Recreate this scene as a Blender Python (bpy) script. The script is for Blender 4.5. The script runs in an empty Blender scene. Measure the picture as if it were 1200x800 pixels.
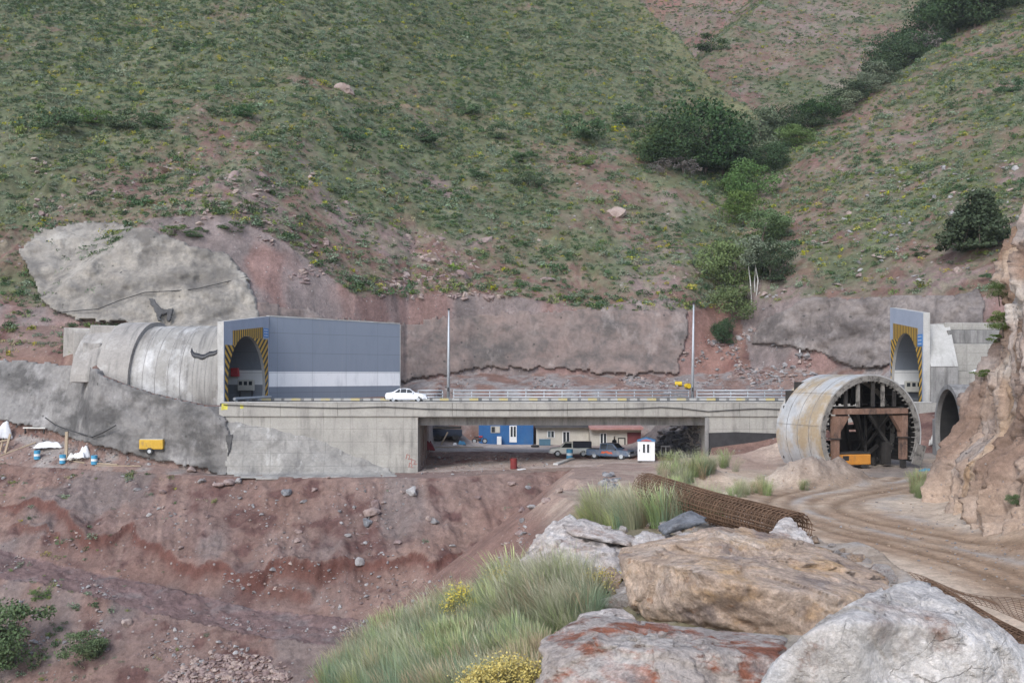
EXPO = 1.1; HAZE = 0.00012
import bpy, bmesh, math, random
import numpy as np
from mathutils import Vector, Matrix
random.seed(7)
RNG = np.random.default_rng(11)
scene = bpy.context.scene
COL = scene.collection
R = math.radians
F = 1200.0          # focal length in photo pixels; photo 1200x800, horizon at row 440
HY = 440.0

def W(px, py, D):
    return Vector(((px-600)/F*D, D, (HY-py)/F*D))

# ------------------------------------------------------------------ noise
def _hash(ix, iy, iz, seed):
    h = (ix.astype(np.uint32)*np.uint32(374761393) + iy.astype(np.uint32)*np.uint32(668265263)
         + iz.astype(np.uint32)*np.uint32(2147483647) + np.uint32((seed*974634777) & 0xffffffff))
    h = (h ^ (h >> np.uint32(13)))*np.uint32(1274126177)
    h = h ^ (h >> np.uint32(16))
    return h.astype(np.float32)/np.float32(2147483648.0) - 1.0

def noise3(x, y, z, seed=0):
    x, y, z = np.broadcast_arrays(np.asarray(x, float), np.asarray(y, float), np.asarray(z, float))
    x0, y0, z0 = np.floor(x), np.floor(y), np.floor(z)
    fx, fy, fz = x-x0, y-y0, z-z0
    fx = fx*fx*(3-2*fx); fy = fy*fy*(3-2*fy); fz = fz*fz*(3-2*fz)
    x0 = x0.astype(np.int64); y0 = y0.astype(np.int64); z0 = z0.astype(np.int64)
    def c(a, b, d): return _hash(x0+a, y0+b, z0+d, seed)
    a = c(0,0,0)*(1-fx)+c(1,0,0)*fx; b = c(0,1,0)*(1-fx)+c(1,1,0)*fx
    e = c(0,0,1)*(1-fx)+c(1,0,1)*fx; g = c(0,1,1)*(1-fx)+c(1,1,1)*fx
    return (a*(1-fy)+b*fy)*(1-fz)+(e*(1-fy)+g*fy)*fz

def noise2(x, y, seed=0):
    x, y = np.broadcast_arrays(np.asarray(x, float), np.asarray(y, float))
    x0, y0 = np.floor(x), np.floor(y)
    fx, fy = x-x0, y-y0
    fx = fx*fx*(3-2*fx); fy = fy*fy*(3-2*fy)
    x0 = x0.astype(np.int64); y0 = y0.astype(np.int64); z0 = np.zeros_like(x0)
    def c(a, b): return _hash(x0+a, y0+b, z0, seed)
    return (c(0,0)*(1-fx)+c(1,0)*fx)*(1-fy)+(c(0,1)*(1-fx)+c(1,1)*fx)*fy

def fbm2(x, y, o=4, seed=0, gain=.5):
    s = 0.; a = 1.; t = 0.
    for i in range(o):
        s = s + a*noise2(x*2**i+i*17.3, y*2**i-i*9.1, seed+i); t += a; a *= gain
    return s/t

def fbm3(x, y, z, o=4, seed=0, gain=.5):
    s = 0.; a = 1.; t = 0.
    for i in range(o):
        s = s + a*noise3(x*2**i+i*17.3, y*2**i-i*9.1, z*2**i+i*5.7, seed+i); t += a; a *= gain
    return s/t

def sstep(a, b, x):
    t = np.clip((x-a)/(b-a), 0, 1)
    return t*t*(3-2*t)

# ------------------------------------------------------------------ objects
def tag(o, label=None, cat=None, group=None, kind=None):
    if label: o['label'] = label
    if cat: o['category'] = cat
    if group: o['group'] = group
    if kind: o['kind'] = kind
    return o

def thing(name, label, cat, loc=(0,0,0), rz=0, group=None):
    o = bpy.data.objects.new(name, None); COL.objects.link(o)
    o.location = loc; o.rotation_euler = (0, 0, rz); o.empty_display_size = .3
    return tag(o, label, cat, group)

def dup(root, loc=None, rz=None, label=None, group=None, scale=None):
    r = root.copy(); COL.objects.link(r)
    if loc is not None: r.location = loc
    if rz is not None: r.rotation_euler = (0, 0, rz)
    if scale is not None: r.scale = scale if hasattr(scale, '__len__') else (scale,)*3
    if label: r['label'] = label
    if group: r['group'] = group
    for ch in list(root.children):
        c = ch.copy(); COL.objects.link(c); c.parent = r
        for g in list(ch.children):
            d = g.copy(); COL.objects.link(d); d.parent = c
    return r

class MB:
    """collects shapes; build() links them as ONE mesh object"""
    def __init__(s, M=None):
        s.v = []; s.f = []; s.uv = None; s.M = M
    def add(s, vs, fs):
        n = len(s.v)
        for p in vs:
            p = Vector(p)
            s.v.append(s.M @ p if s.M is not None else p)
        for f in fs: s.f.append(tuple(i+n for i in f))
        return s
    def box(s, c, d, rz=0, ry=0, rx=0):
        hx, hy, hz = d[0]/2, d[1]/2, d[2]/2
        m = Matrix.Translation(Vector(c)) @ Matrix.Rotation(rz, 4, 'Z') @ Matrix.Rotation(ry, 4, 'Y') @ Matrix.Rotation(rx, 4, 'X')
        vs = [m @ Vector((a*hx, b*hy, e*hz)) for e in (-1,1) for b in (-1,1) for a in (-1,1)]
        return s.add(vs, [(0,2,3,1),(4,5,7,6),(0,1,5,4),(2,6,7,3),(0,4,6,2),(1,3,7,5)])
    def bar(s, a, b, w, h=None, up=(0,0,1)):
        a, b = Vector(a), Vector(b); h = h or w
        d = (b-a); L = d.length; d.normalize()
        up = Vector(up)
        if abs(d.dot(up)) > .95: up = Vector((0,1,0))
        sx = d.cross(up).normalized(); sz = sx.cross(d)
        vs = []
        for p in (a, b):
            for (i, j) in ((-1,-1),(1,-1),(1,1),(-1,1)):
                vs.append(p + sx*(i*w/2) + sz*(j*h/2))
        return s.add(vs, [(3,2,1,0),(4,5,6,7),(0,1,5,4),(1,2,6,5),(2,3,7,6),(3,0,4,7)])
    def tube(s, pts, r, n=8, cap=True):
        pts = [Vector(p) for p in pts]
        rs = r if hasattr(r, '__len__') else [r]*len(pts)
        vs = []; fs = []; prev = None
        for i, p in enumerate(pts):
            d = (pts[min(i+1, len(pts)-1)] - pts[max(i-1, 0)]).normalized()
            if prev is None:
                u = d.cross(Vector((0,0,1)))
                if u.length < .1: u = d.cross(Vector((0,1,0)))
            else:
                u = prev - d*prev.dot(d)
            u.normalize(); prev = u
            w = d.cross(u)
            for k in range(n):
                a = 2*math.pi*k/n
                vs.append(p + (u*math.cos(a) + w*math.sin(a))*rs[i])
        for i in range(len(pts)-1):
            for k in range(n):
                k2 = (k+1) % n
                fs.append((i*n+k, i*n+k2, (i+1)*n+k2, (i+1)*n+k))
        if cap:
            fs.append(tuple(range(n))[::-1]); fs.append(tuple((len(pts)-1)*n+k for k in range(n)))
        return s.add(vs, fs)
    def prism(s, poly, ext):
        """planar polygon (3D points) extruded by vector ext"""
        n = len(poly); ext = Vector(ext)
        a = [Vector(p) for p in poly]; b = [p+ext for p in a]
        fs = [tuple(range(n))[::-1], tuple(range(n, 2*n))]
        fs += [(i, (i+1) % n, n+(i+1) % n, n+i) for i in range(n)]
        return s.add(a+b, fs)
    def build(s, name, mat, parent=None, origin=None, smooth=False, bevel=0, recalc=True):
        me = bpy.data.meshes.new(name)
        vs = s.v
        if origin is not None:
            o_ = Vector(origin); vs = [p-o_ for p in vs]
        me.from_pydata([tuple(p) for p in vs], [], s.f)
        if recalc:
            bm = bmesh.new(); bm.from_mesh(me)
            bmesh.ops.recalc_face_normals(bm, faces=bm.faces)
            bm.to_mesh(me); bm.free()
        if smooth: me.polygons.foreach_set('use_smooth', [True]*len(me.polygons))
        me.update()
        o = bpy.data.objects.new(name, me); COL.objects.link(o)
        for m in (mat if isinstance(mat, (list, tuple)) else [mat]): me.materials.append(m)
        if parent is not None: o.parent = parent
        elif origin is not None: o.location = origin
        if bevel:
            b = o.modifiers.new('bevel', 'BEVEL'); b.width = bevel; b.segments = 2; b.limit_method = 'ANGLE'; b.angle_limit = R(40)
        return o

def npmesh(name, V, Fq, mat, smooth=True, col=None, link=True):
    """V (n,3), Fq (m,4) or (m,3) numpy -> object"""
    me = bpy.data.meshes.new(name)
    k = Fq.shape[1]
    me.vertices.add(len(V)); me.vertices.foreach_set('co', np.ascontiguousarray(V, dtype=np.float32).ravel())
    me.loops.add(Fq.size); me.loops.foreach_set('vertex_index', np.ascontiguousarray(Fq, dtype=np.int32).ravel())
    me.polygons.add(len(Fq))
    me.polygons.foreach_set('loop_start', np.arange(0, Fq.size, k, dtype=np.int32))
    try: me.polygons.foreach_set('loop_total', np.full(len(Fq), k, dtype=np.int32))
    except Exception: pass
    me.polygons.foreach_set('use_smooth', np.full(len(Fq), smooth))
    me.update(calc_edges=True); me.validate()
    if col is not None:
        at = me.attributes.new('Col', 'FLOAT_COLOR', 'POINT')
        c4 = np.ones((len(V), 4), np.float32); c4[:, :3] = col
        at.data.foreach_set('color', c4.ravel())
    o = bpy.data.objects.new(name, me)
    if link: COL.objects.link(o)
    if mat: me.materials.append(mat)
    return o

# ------------------------------------------------------------------ materials
class NT:
    def __init__(s, name):
        s.m = bpy.data.materials.new(name); s.m.use_nodes = True
        s.t = s.m.node_tree; s.t.nodes.clear()
        s.out = s.n('ShaderNodeOutputMaterial'); s.b = s.n('ShaderNodeBsdfPrincipled')
        s.l(s.b.outputs[0], s.out.inputs[0])
    def n(s, t, **kw):
        x = s.t.nodes.new(t)
        for k, v in kw.items(): setattr(x, k, v)
        return x
    def l(s, a, b): s.t.links.new(a, b)
    def noise(s, vec, scale, detail=6, rough=.6, dist=0):
        x = s.n('ShaderNodeTexNoise'); x.inputs['Scale'].default_value = scale
        x.inputs['Detail'].default_value = detail; x.inputs['Roughness'].default_value = rough
        x.inputs['Distortion'].default_value = dist
        if vec is not None: s.l(vec, x.inputs['Vector'])
        return x.outputs['Fac']
    def ramp(s, fac, stops, interp='LINEAR'):
        x = s.n('ShaderNodeValToRGB'); e = x.color_ramp.elements; x.color_ramp.interpolation = interp
        while len(e) < len(stops): e.new(.5)
        for i, (p, c) in enumerate(stops):
            e[i].position = p; e[i].color = (*c, 1) if len(c) == 3 else c
        s.l(fac, x.inputs[0]); return x.outputs[0]
    def mr(s, v, a, b, c=0, d=1):
        x = s.n('ShaderNodeMapRange'); x.inputs[1].default_value = a; x.inputs[2].default_value = b
        x.inputs[3].default_value = c; x.inputs[4].default_value = d
        s.l(v, x.inputs[0]); return x.outputs[0]
    def mix(s, fac, a, b, mode='MIX'):
        x = s.n('ShaderNodeMix'); x.data_type = 'RGBA'; x.blend_type = mode
        for sock, v in ((x.inputs[0], fac), (x.inputs[6], a), (x.inputs[7], b)):
            if hasattr(v, 'links') or hasattr(v, 'is_linked'): s.l(v, sock)
            elif hasattr(v, '__len__'): sock.default_value = (*v, 1) if len(v) == 3 else v
            else: sock.default_value = v
        return x.outputs[2]
    def math(s, op, a, b=None):
        x = s.n('ShaderNodeMath'); x.operation = op
        for i, v in enumerate((a, b)):
            if v is None: continue
            if hasattr(v, 'is_linked'): s.l(v, x.inputs[i])
            else: x.inputs[i].default_value = v
        return x.outputs[0]
    def coord(s, which='Object', stretch=None):
        x = s.n('ShaderNodeTexCoord').outputs[which]
        return s.map(x, stretch) if stretch else x
    def map(s, x, stretch, loc=(0,0,0), rot=(0,0,0)):
        m = s.n('ShaderNodeMapping'); m.inputs['Scale'].default_value = stretch
        m.inputs['Location'].default_value = loc; m.inputs['Rotation'].default_value = rot
        s.l(x, m.inputs[0]); return m.outputs[0]
    def bump(s, h, strength=.3, dist=.1):
        x = s.n('ShaderNodeBump'); x.inputs['Strength'].default_value = strength; x.inputs['Distance'].default_value = dist
        s.l(h, x.inputs['Height']); s.l(x.outputs[0], s.b.inputs['Normal'])
    def set(s, rough=.9, metal=0, spec=.3):
        s.b.inputs['Roughness'].default_value = rough; s.b.inputs['Metallic'].default_value = metal
        s.b.inputs['Specular IOR Level'].default_value = spec

def varied(name, cols, scale=1., rough=.9, bump=.25, bdist=.05, bscale=None, fine=.25, fscale=None,
           layers=(), stretch=None, spec=.25, metal=0, lines=None, rnd=0):
    """cols: colours spread over a noise; layers: (colour, scale, stretch, lo, hi, amount); lines: (axes, w, h, colour, amount)"""
    t = NT(name); t.set(rough, metal, spec)
    co = t.coord('Object'); c0 = t.map(co, stretch) if stretch else co
    n = t.noise(c0, scale, 7, .62)
    k = len(cols)
    c = t.ramp(n, [(.3+.4*i/max(1, k-1), x) for i, x in enumerate(cols)]) if k > 1 else t.mix(0., cols[0], cols[0])
    for (lc, ls, lst, lo, hi, am) in layers:
        ln = t.noise(t.map(co, lst, (3.1, 7.7, 1.3)), ls, 6, .65)
        c = t.mix(t.mr(ln, lo, hi, 0, am), c, lc)
    fs = fscale or scale*9
    fn = t.noise(co, fs, 5, .7)
    c = t.mix(1., c, t.ramp(fn, [(.25, (1-fine,)*3), (.75, (1+fine*.6,)*3)]), 'MULTIPLY')
    if lines:
        ax, w, h, lcol, am = lines
        sp = t.n('ShaderNodeSeparateXYZ'); t.l(co, sp.inputs[0])
        cb = t.n('ShaderNodeCombineXYZ')
        t.l(sp.outputs['xyz'.index(ax[0])], cb.inputs[0]); t.l(sp.outputs['xyz'.index(ax[1])], cb.inputs[1])
        br = t.n('ShaderNodeTexBrick'); br.offset = 0
        t.l(cb.outputs[0], br.inputs['Vector'])
        br.inputs['Scale'].default_value = 1; br.inputs['Brick Width'].default_value = w; br.inputs['Row Height'].default_value = h
        br.inputs['Mortar Size'].default_value = .022; br.inputs['Mortar Smooth'].default_value = .4
        ln2 = t.mr(t.noise(co, .7, 4), .35, .6, .3, 1.)
        c = t.mix(t.math('MULTIPLY', t.math('MULTIPLY', br.outputs['Fac'], am), ln2), c, lcol)
    if rnd:
        oi = t.n('ShaderNodeObjectInfo')
        hs = t.n('ShaderNodeHueSaturation'); t.l(c, hs.inputs['Color'])
        t.l(t.mr(oi.outputs['Random'], 0, 1, 1-rnd, 1+rnd), hs.inputs['Value'])
        t.l(t.mr(oi.outputs['Random'], 0, 1, .5-rnd*.06, .5+rnd*.06), hs.inputs['Hue'])
        c = hs.outputs[0]
    t.l(c, t.b.inputs['Base Color'])
    if bump:
        h = t.math('ADD', t.noise(co, bscale or scale*5, 8, .7), n)
        t.bump(h, bump, bdist)
    return t.m

def plain(name, c, rough=.5, metal=0, spec=.4, var=.12, scale=3.):
    return varied(name, [tuple(x*(1-var) for x in c), tuple(x*(1+var) for x in c)], scale, rough, .04, .01, fine=.1, spec=spec, metal=metal)
# ------------------------------------------------------------------ terrain
def interp(x, xs, ys): return np.interp(x, xs, ys)
KX = [-110, -70, -56, -45, -42, -36, -30.2, -29.6, -27.8, -26, -20, -14, -12, -9.3, -9, 4, 10, 19, 19.4, 27, 36, 40, 43, 48, 53, 70, 110]
def hills(x, y):
    yb = interp(x, [-110,-70,-56,-45,-36,-29,-20,-14,5,25,33,45,60], [112,117,120,126,128,129,132,138,141.5,143,149,154,158])
    zb = interp(x, [-110,-56,-45,-36,-29,-20,-14,5,25,33,60], [8,8,18.2,18.4,15,9.8,9.6,9.6,9.3,8,8])
    KYX, KYY = [-110,-70,-56,-45,-36,-29,-20,-14,5,25,33,45,60], [112,117,120,126,128,129,132,138,141.5,143,149,154,158]
    ys = sum(interp(x+o, KYX, KYY) for o in (-16,-12,-8,-4,0,4,8,12,16))/9
    zs = sum(interp(x+o, [-110,-56,-45,-36,-29,-20,-14,5,25,33,60], [8,8,18.2,18.4,15,9.8,9.6,9.6,9.3,8,8]) for o in (-16,-12,-8,-4,0,4,8,12,16))/9
    bl = sstep(2, 22, y-yb); yb = yb*(1-bl)+ys*bl; zb = zb*(1-bl)+zs*bl
    left = zb + .70*(y-yb) + .00045*np.maximum(y-yb, 0)**2
    left = left + 1.9*fbm2(x/34, y/34, 3, 5) + 1.0*fbm2(x/9, y/13, 3, 15)*sstep(0, 12, y-yb)
    # spur crest
    xc = interp(y, [150, 205, 221, 238, 267, 300, 400], [60, 54, 51.5, 44.5, 33, 22, -10]) + 1.5*noise2(y/14, 0*y, 3)
    left = left - 1.15*np.maximum(0, x-xc)
    right = 10.9 + .4*(x-40) + .45*(y-138) + 2.2*fbm2(x/30, y/30, 3, 25) + .8*fbm2(x/8, y/8, 3, 35)
    ycr = interp(x, [40, 55, 96, 118, 200], [190, 201, 229, 240, 300]) + 1.5*noise2(x/11, 0*x, 4)
    right = right - .95*np.maximum(0, y-ycr)
    back = 52 + .65*(y-225) + 2.5*fbm2(x/30, y/30, 3, 45) + .9*fbm2(x/8, y/8, 3, 55)
    xb = interp(y, [225, 286, 332, 420], [38, 55, 82, 130])
    back = back - .8*np.maximum(0, xb-x)
    hc = 100 + .66*(y-330) + 4*fbm2(x/25, y/25, 4, 65)
    st = np.stack([left, right, back, hc])
    return st.max(0), st.argmax(0)

def zB(i, x):
    return interp(x, KX, BZ[i])
# breakpoints: y and z of eight profile lines, each its own knots
PL = [
 # far river side, road outer edge, road inner (slope foot), bench lip
 (([-70,-45,-20,-8,20],[50,46,40,36,36]), ([-70,20],[-42,-44])),
 (([-70,-45,-20,-10,20],[87.5,85.5,77.5,74.5,74]), ([-70,-45,-20,-10,20],[-15.2,-16.2,-19.7,-20.1,-20.2])),
 (([-70,-45,-20,-10,20],[92,90,82.4,79.4,79]), ([-70,-45,-20,-10,20],[-14.3,-15.3,-18.8,-19.2,-19.3])),
 (([-70,-52,-40,-24,-8,6,12,24],[107,103.5,99.5,96,94,96,97,97.5]), ([-70,-52,-40,-24,-8,6,12,24],[-8.5,-9,-9.3,-9.6,-9.4,-8.9,-8.7,-8])),
 # wall foot, wall top
 (([-110,-56,-45,-42,-36,-29,-27.8,-9.3,-9,4,10,19,27,40,53,110],[116,108.5,105.2,101.2,100.7,99.6,99.3,99.2,107,107,104,97.8,97.8,94,92,92]),
  ([-110,-56,-45,-42,-36,-29,-9.3,-9,4,10,19,19.4,27,40,53,110],[-5,-5.5,-7.1,-7.6,-8.5,-9.6,-9.5,-9.4,-8.6,-8.45,-8.3,-8,-7.6,-7.3,-7.3,-7])),
 (([-110,-56,-46,-43,-41,-36,-30,-29,-27.8,-9.3,-9,4,10,19,19.4,27,40,53,110],[119,112,109,104.5,101.7,101.5,100.6,100.0,99.9,100.35,111.3,111.3,110,109,99.85,99.8,99,98,98]),
  ([-110,-56,-45,-43,-41,-38,-36,-30,-27.8,-25,-20,-14,-12.2,-9.3,-9,10,19,19.4,24,27,40,53,110],[1,1.8,2.3,1.0,.2,-.9,-1.6,-2.9,-5.0,-5.6,-7.2,-9.2,-9.48,-9.5,-8.2,-8.4,-8.3,-7.4,-6.8,-6.1,-4,-2,4])),
 # deck start, deck back, slope behind camp, upper wall foot
 (([-110,-56,-45,-41,-36,-29,-9.3,-9,19,19.4,40,53,110],[120,114,110.5,107.6,103.8,101.6,101.6,118,118,101.6,101.6,104,106]),
  ([-110,-56,-45,-42,-41,-29,-9.3,-9,19,19.4,40,44,53,110],[2,3.2,3.6,3.4,-3.1,-2.95,-2.95,-8.3,-8.3,-2.95,-2.95,-2.95,1,8])),
 (([-110,-56,-45,-41,-29,-9.3,-9,19,19.4,40,53,110],[121,115,114.8,114.8,114.6,113,127.3,127.3,113,113.5,110,110]),
  ([-110,-56,-45,-42,-41,-29,-9.3,-9,19,19.4,40,48,53,110],[2.5,3.6,4,3.8,-3.1,-2.95,-2.9,-8.4,-8.4,-2.9,-2.9,-2.9,2,10])),
 (([-110,-56,-45,-36,-30,-27.5,-20,-14,-9.3,-9,19,19.4,30,40,48,53,110],[121.5,115.6,115.2,115.2,115.2,115.4,125.2,133,130,131.2,131.2,130,131,128,119,112,112]),
  ([-110,-56,-45,-36,-30,-27.5,-20,-14,-9,19,30,40,48,53,110],[3,4.2,4.6,3.4,3.2,-2.6,-2.6,-2.4,-2.0,-2.0,-1.8,-1.6,-1,2.5,11])),
 (([-110,-56,-45,-36,-30,-27.5,-20,-14,-5,20,30,33,40,48,53,110],[122,117,118.5,119.5,120,117,127,135,138.2,138.6,139,139,132,122,115,114]),
  ([-110,-56,-45,-36,-30,-27.5,-20,-14,-5,20,28,33,40,48,53,110],[4,5.6,6.0,6.0,5.6,-2.4,-1.8,-.8,0,0,.3,1.2,.4,1,3,12])),
 # upper wall top
 (([-110,-70,-56,-45,-36,-29,-20,-14,-5,20,25,29,33,36,40,48,53,70,110],[124,119,120,127,129,130,131.2,138,141.3,141.6,142.3,147,150,141,136.5,128,119,116,116]), None),
]
def terrain_h(x, y):
    x = np.asarray(x, float); y = np.asarray(y, float)
    Y = []; Z = []
    xw = x + .0
    for (py_, pz_) in PL:
        Y.append(interp(xw, *py_))
        Z.append(None if pz_ is None else interp(xw, *pz_))
    hz, hid = hills(x, y)
    zt, _ = hills(x, Y[-1]); Z[-1] = zt
    zone = np.zeros(x.shape, int)
    z = Z[0] - .3*(Y[0]-y)
    for i in range(len(Y)-1):
        m = y >= Y[i]
        t = np.clip((y-Y[i])/np.maximum(Y[i+1]-Y[i], .02), 0, 1)
        z = np.where(m, Z[i]+(Z[i+1]-Z[i])*t, z); zone = np.where(m, i+1, zone)
    m = y >= Y[-1]
    z = np.where(m, hz, z); zone = np.where(m, 20+hid, zone)
    return z, zone, Y

def road_dist(x, y):
    P = np.array([(17.5, 24), (18.6, 33), (18.2, 39.4), (16.2, 46), (15.2, 52), (16.4, 57), (19.2, 61), (23.0, 65), (27.5, 71), (31, 79)], float)
    # resample smooth
    t = np.linspace(0, len(P)-1, 160); i = np.clip(t.astype(int), 0, len(P)-2); f = (t-i)
    def cr(a):
        pm = np.concatenate([[2*a[0]-a[1]], a, [2*a[-1]-a[-2]]])
        p0, p1, p2, p3 = pm[i], pm[i+1], pm[i+2], pm[i+3]
        return .5*((2*p1)+(-p0+p2)*f+(2*p0-5*p1+4*p2-p3)*f**2+(-p0+3*p1-3*p2+p3)*f**3)
    C = np.stack([cr(P[:, 0]), cr(P[:, 1])], 1)
    best = np.full(x.shape, 1e9); sgn = np.zeros(x.shape); along = np.zeros(x.shape)
    L = np.concatenate([[0], np.cumsum(np.hypot(*np.diff(C, axis=0).T))])
    for k in range(len(C)-1):
        a, b = C[k], C[k+1]; d = b-a; dd = d@d
        t = np.clip(((x-a[0])*d[0]+(y-a[1])*d[1])/dd, 0, 1)
        qx = x-(a[0]+t*d[0]); qy = y-(a[1]+t*d[1])
        q = np.hypot(qx, qy); s = np.sign(d[0]*qy-d[1]*qx)
        m = q < best
        best = np.where(m, q, best); sgn = np.where(m, s, sgn); along = np.where(m, L[k]+t*np.sqrt(dd), along)
    return best*sgn, along

# ---- sample grid: columns of equal bearing, rows of growing distance
ucols = np.concatenate([np.linspace(-1.0, -.57, 60, endpoint=False), np.linspace(-.57, .57, 740), np.linspace(.57, 1.0, 61)[1:]])
yrows = np.concatenate([np.geomspace(1.5, 5, 24, endpoint=False), np.geomspace(5, 30, 200, endpoint=False), np.geomspace(30, 72, 170, endpoint=False),
    np.linspace(72, 118, 310, endpoint=False), np.linspace(118, 150, 200, endpoint=False), np.geomspace(150, 330, 250, endpoint=False), np.geomspace(330, 620, 60)])
U, YY = np.meshgrid(ucols, yrows)
XX = U*YY
NR, NC = U.shape
zz, zone, PY = terrain_h(XX, YY)

# plateau on the right (dirt road level) and the ridge the camera stands on
zP = interp(YY, [20,60,75,92,100], [-6.9,-6.9,-7.0,-8.0,-8.6])
zP = zP*(1-sstep(20, 27, XX)) + np.where(YY > 60, -7.1, -6.9)*sstep(20, 27, XX)
xe = interp(YY, [20,35,58,80,95], [2.2,2.6,3.2,5.5,9]) + .9*noise2(YY/5, 0*YY, 8) + .3*noise2(YY/1.3, 0*YY, 9)
plat = zP - .78*np.maximum(0, xe-XX)
plat = np.where(YY < 99, plat, -99)
# berm mound, soil ramps, talus at the cliff
def gauss(cx, cy, sx, sy, a=0):
    dx, dy = XX-cx, YY-cy
    ca, sa = math.cos(a), math.sin(a)
    return np.exp(-(((dx*ca+dy*sa)/sx)**2+((-dx*sa+dy*ca)/sy)**2))
mound = 1.75*gauss(20.6, 66.5, 2.4, 1.5, .35)+1.3*gauss(18.2, 64.8, 1.9, 1.3)
mound = mound*(1+.35*fbm2(XX*1.3, YY*1.3, 4, 71)) 
hollow = 4.2*gauss(19.5, 121, 3.2, 5.5)+2.6*gauss(-8.6, 121.5, 3.2, 4)+1.2*gauss(17.5,113,2.2,2.2)
heap = 1.5*gauss(24.5, 92, 5.5, 3.2)+1.0*gauss(12, 66, 3, 2.2)+.8*gauss(17.5, 88, 3.5, 3)+.9*gauss(13.5,78,2.5,2)
plat = plat + mound + heap*(1+.2*fbm2(XX*.8, YY*.8, 3, 72))
foot_x = interp(YY, [10,20,30,41,52,57,62,75,85], [18,19.1,20.2,21.6,24.4,26.8,30.2,37,41])
tal = np.clip((XX-(foot_x-3.2))/3.2, 0, 3)
plat = plat + 1.5*tal**1.6*(1-sstep(60, 70, YY))
# fore ridge
zF = -2.5 - .42*np.maximum(0, 1.7-XX)**1.05 - 1.0*np.maximum(0, -2.4-XX) - .105*np.maximum(0, YY-15) + .12*sstep(6, 12, YY)
zF = zF - .38*np.maximum(0, YY-16)*sstep(2.2, -.2, XX)
zF = zF - 1.3*np.maximum(0, YY-33)
xr = interp(YY, [5,10,18,34], [5.2,4.6,5.0,8.0])
zF = zF - 1.15*np.maximum(0, XX-xr-.25*fbm2(XX*.9, YY*.9, 3, 83)) + .22*fbm2(XX*.5, YY*.5, 4, 81) + .05*fbm2(XX*3, YY*3, 3, 82)
h0 = np.maximum(zz, plat); h0z = np.where(plat > zz, 50, zone)
h1 = np.maximum(h0, zF); zone2 = np.where(zF > h0, 60, h0z)

rd, al = road_dist(XX, YY)
nearmask = (YY < 80) & (YY > 20)
rd = np.where(nearmask, rd, 99)
# ---- roughness by zone
n1 = fbm2(XX/3.5, YY/3.5, 5, 101); n2 = fbm2(XX*1.2, YY*1.2, 4, 102); n3 = fbm2(XX/11, YY/11, 3, 103)
rill = fbm2((XX+.25*YY)/1.5, YY/14, 4, 104)          # gullies that run down the pit slope
amp = np.zeros_like(zz)
dz = np.zeros_like(zz)
slope_m = (zone2 == 3)
pit_m = (zone2 <= 3)
wslope = sstep(0, 1, np.clip((YY-PY[2])/3, 0, 1))*sstep(0, 1, np.clip((PY[3]-YY)/1.2, 0, 1))
dz += np.where(slope_m, wslope*(.5*rill+.45*n1+.24*n2+.10*fbm2(XX*3.5, YY*3.5, 3, 105)), 0)
dz += np.where(zone2 <= 2, .35*n1+.22*n2+.08*fbm2(XX*3.5, YY*3.5, 3, 106)+.6*n3*(zone2 < 2), 0)
# eroded scarps across the slope: short overhang-like steps following a wavy line
sc = interp(XX, [-60,-48,-42,-38,-33,-28,-24,-20,-16,-12,-8,-3,2], [6.5,6.2,6.0,3.0,3.6,2.6,2.0,3.6,3.0,4.3,5.6,7.5,8.5]) + 1.1*noise2(XX/3.1, 0*XX, 111) + .5*noise2(XX/1.1, 0*XX, 112)
sd = (YY-PY[2])-sc
sd = sd+.35*fbm2(XX*1.1, YY*1.1, 4, 114)
drop = 1.5*sstep(-.4, .0, sd)*np.exp(-np.maximum(sd, 0)/3.2)
sd2 = (YY-PY[2])-(sc*.45+.4+1.0*noise2(XX/2.3, 0*XX, 115)+.4*noise2(XX/.7, 0*XX, 116)); gate2 = sstep(.05, .3, noise2(XX/6, 0*XX, 117))
drop = drop+.8*gate2*sstep(-.3, 0, sd2)*np.exp(-np.maximum(sd2, 0)/1.6)
dz += np.where(slope_m, drop*(.55+.6*noise2(XX/4, YY*0, 113))-.25*np.exp(-((sd+1.6)/1.)**2), 0)
dz += np.where((zone2 == 4), .1*n1+.06*n2, 0)
dz += np.where((zone2 == 5) & (XX > -9), .28*n1+.15*n2, 0)
dz += np.where((zone2 == 5) & (XX <= -9) & (XX > -28), 0, 0)
deb = (zone2 >= 8) & (zone2 <= 9)
dz += np.where(deb & (XX > -14), .35*n1+.3*n2*np.abs(n3)+.5*np.maximum(0, n3)*(zone2 == 9), 0)
dz += np.where((zone2 == 10) & (XX < 33), .25*n1+.12*n2, 0)
hm = zone2 >= 20; hm &= zone2 < 30
rough_rock = np.maximum(0, fbm2(XX/13, YY/20, 3, 121)+.1)
hw = sstep(0, 6, YY-PY[-1])
dz += np.where(hm, hw*(.45*n1+.16*n2)+rough_rock*(1-sstep(150, 190, YY))*np.abs(fbm2(XX/2.2, YY/4.5, 4, 122))*2.6*sstep(0,3,YY-PY[-1]), 0)
rill2 = fbm2((XX-.2*YY)/6, YY/45, 3, 123)
dz += np.where(hm, 1.2*hw*(rill2), 0)
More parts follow.
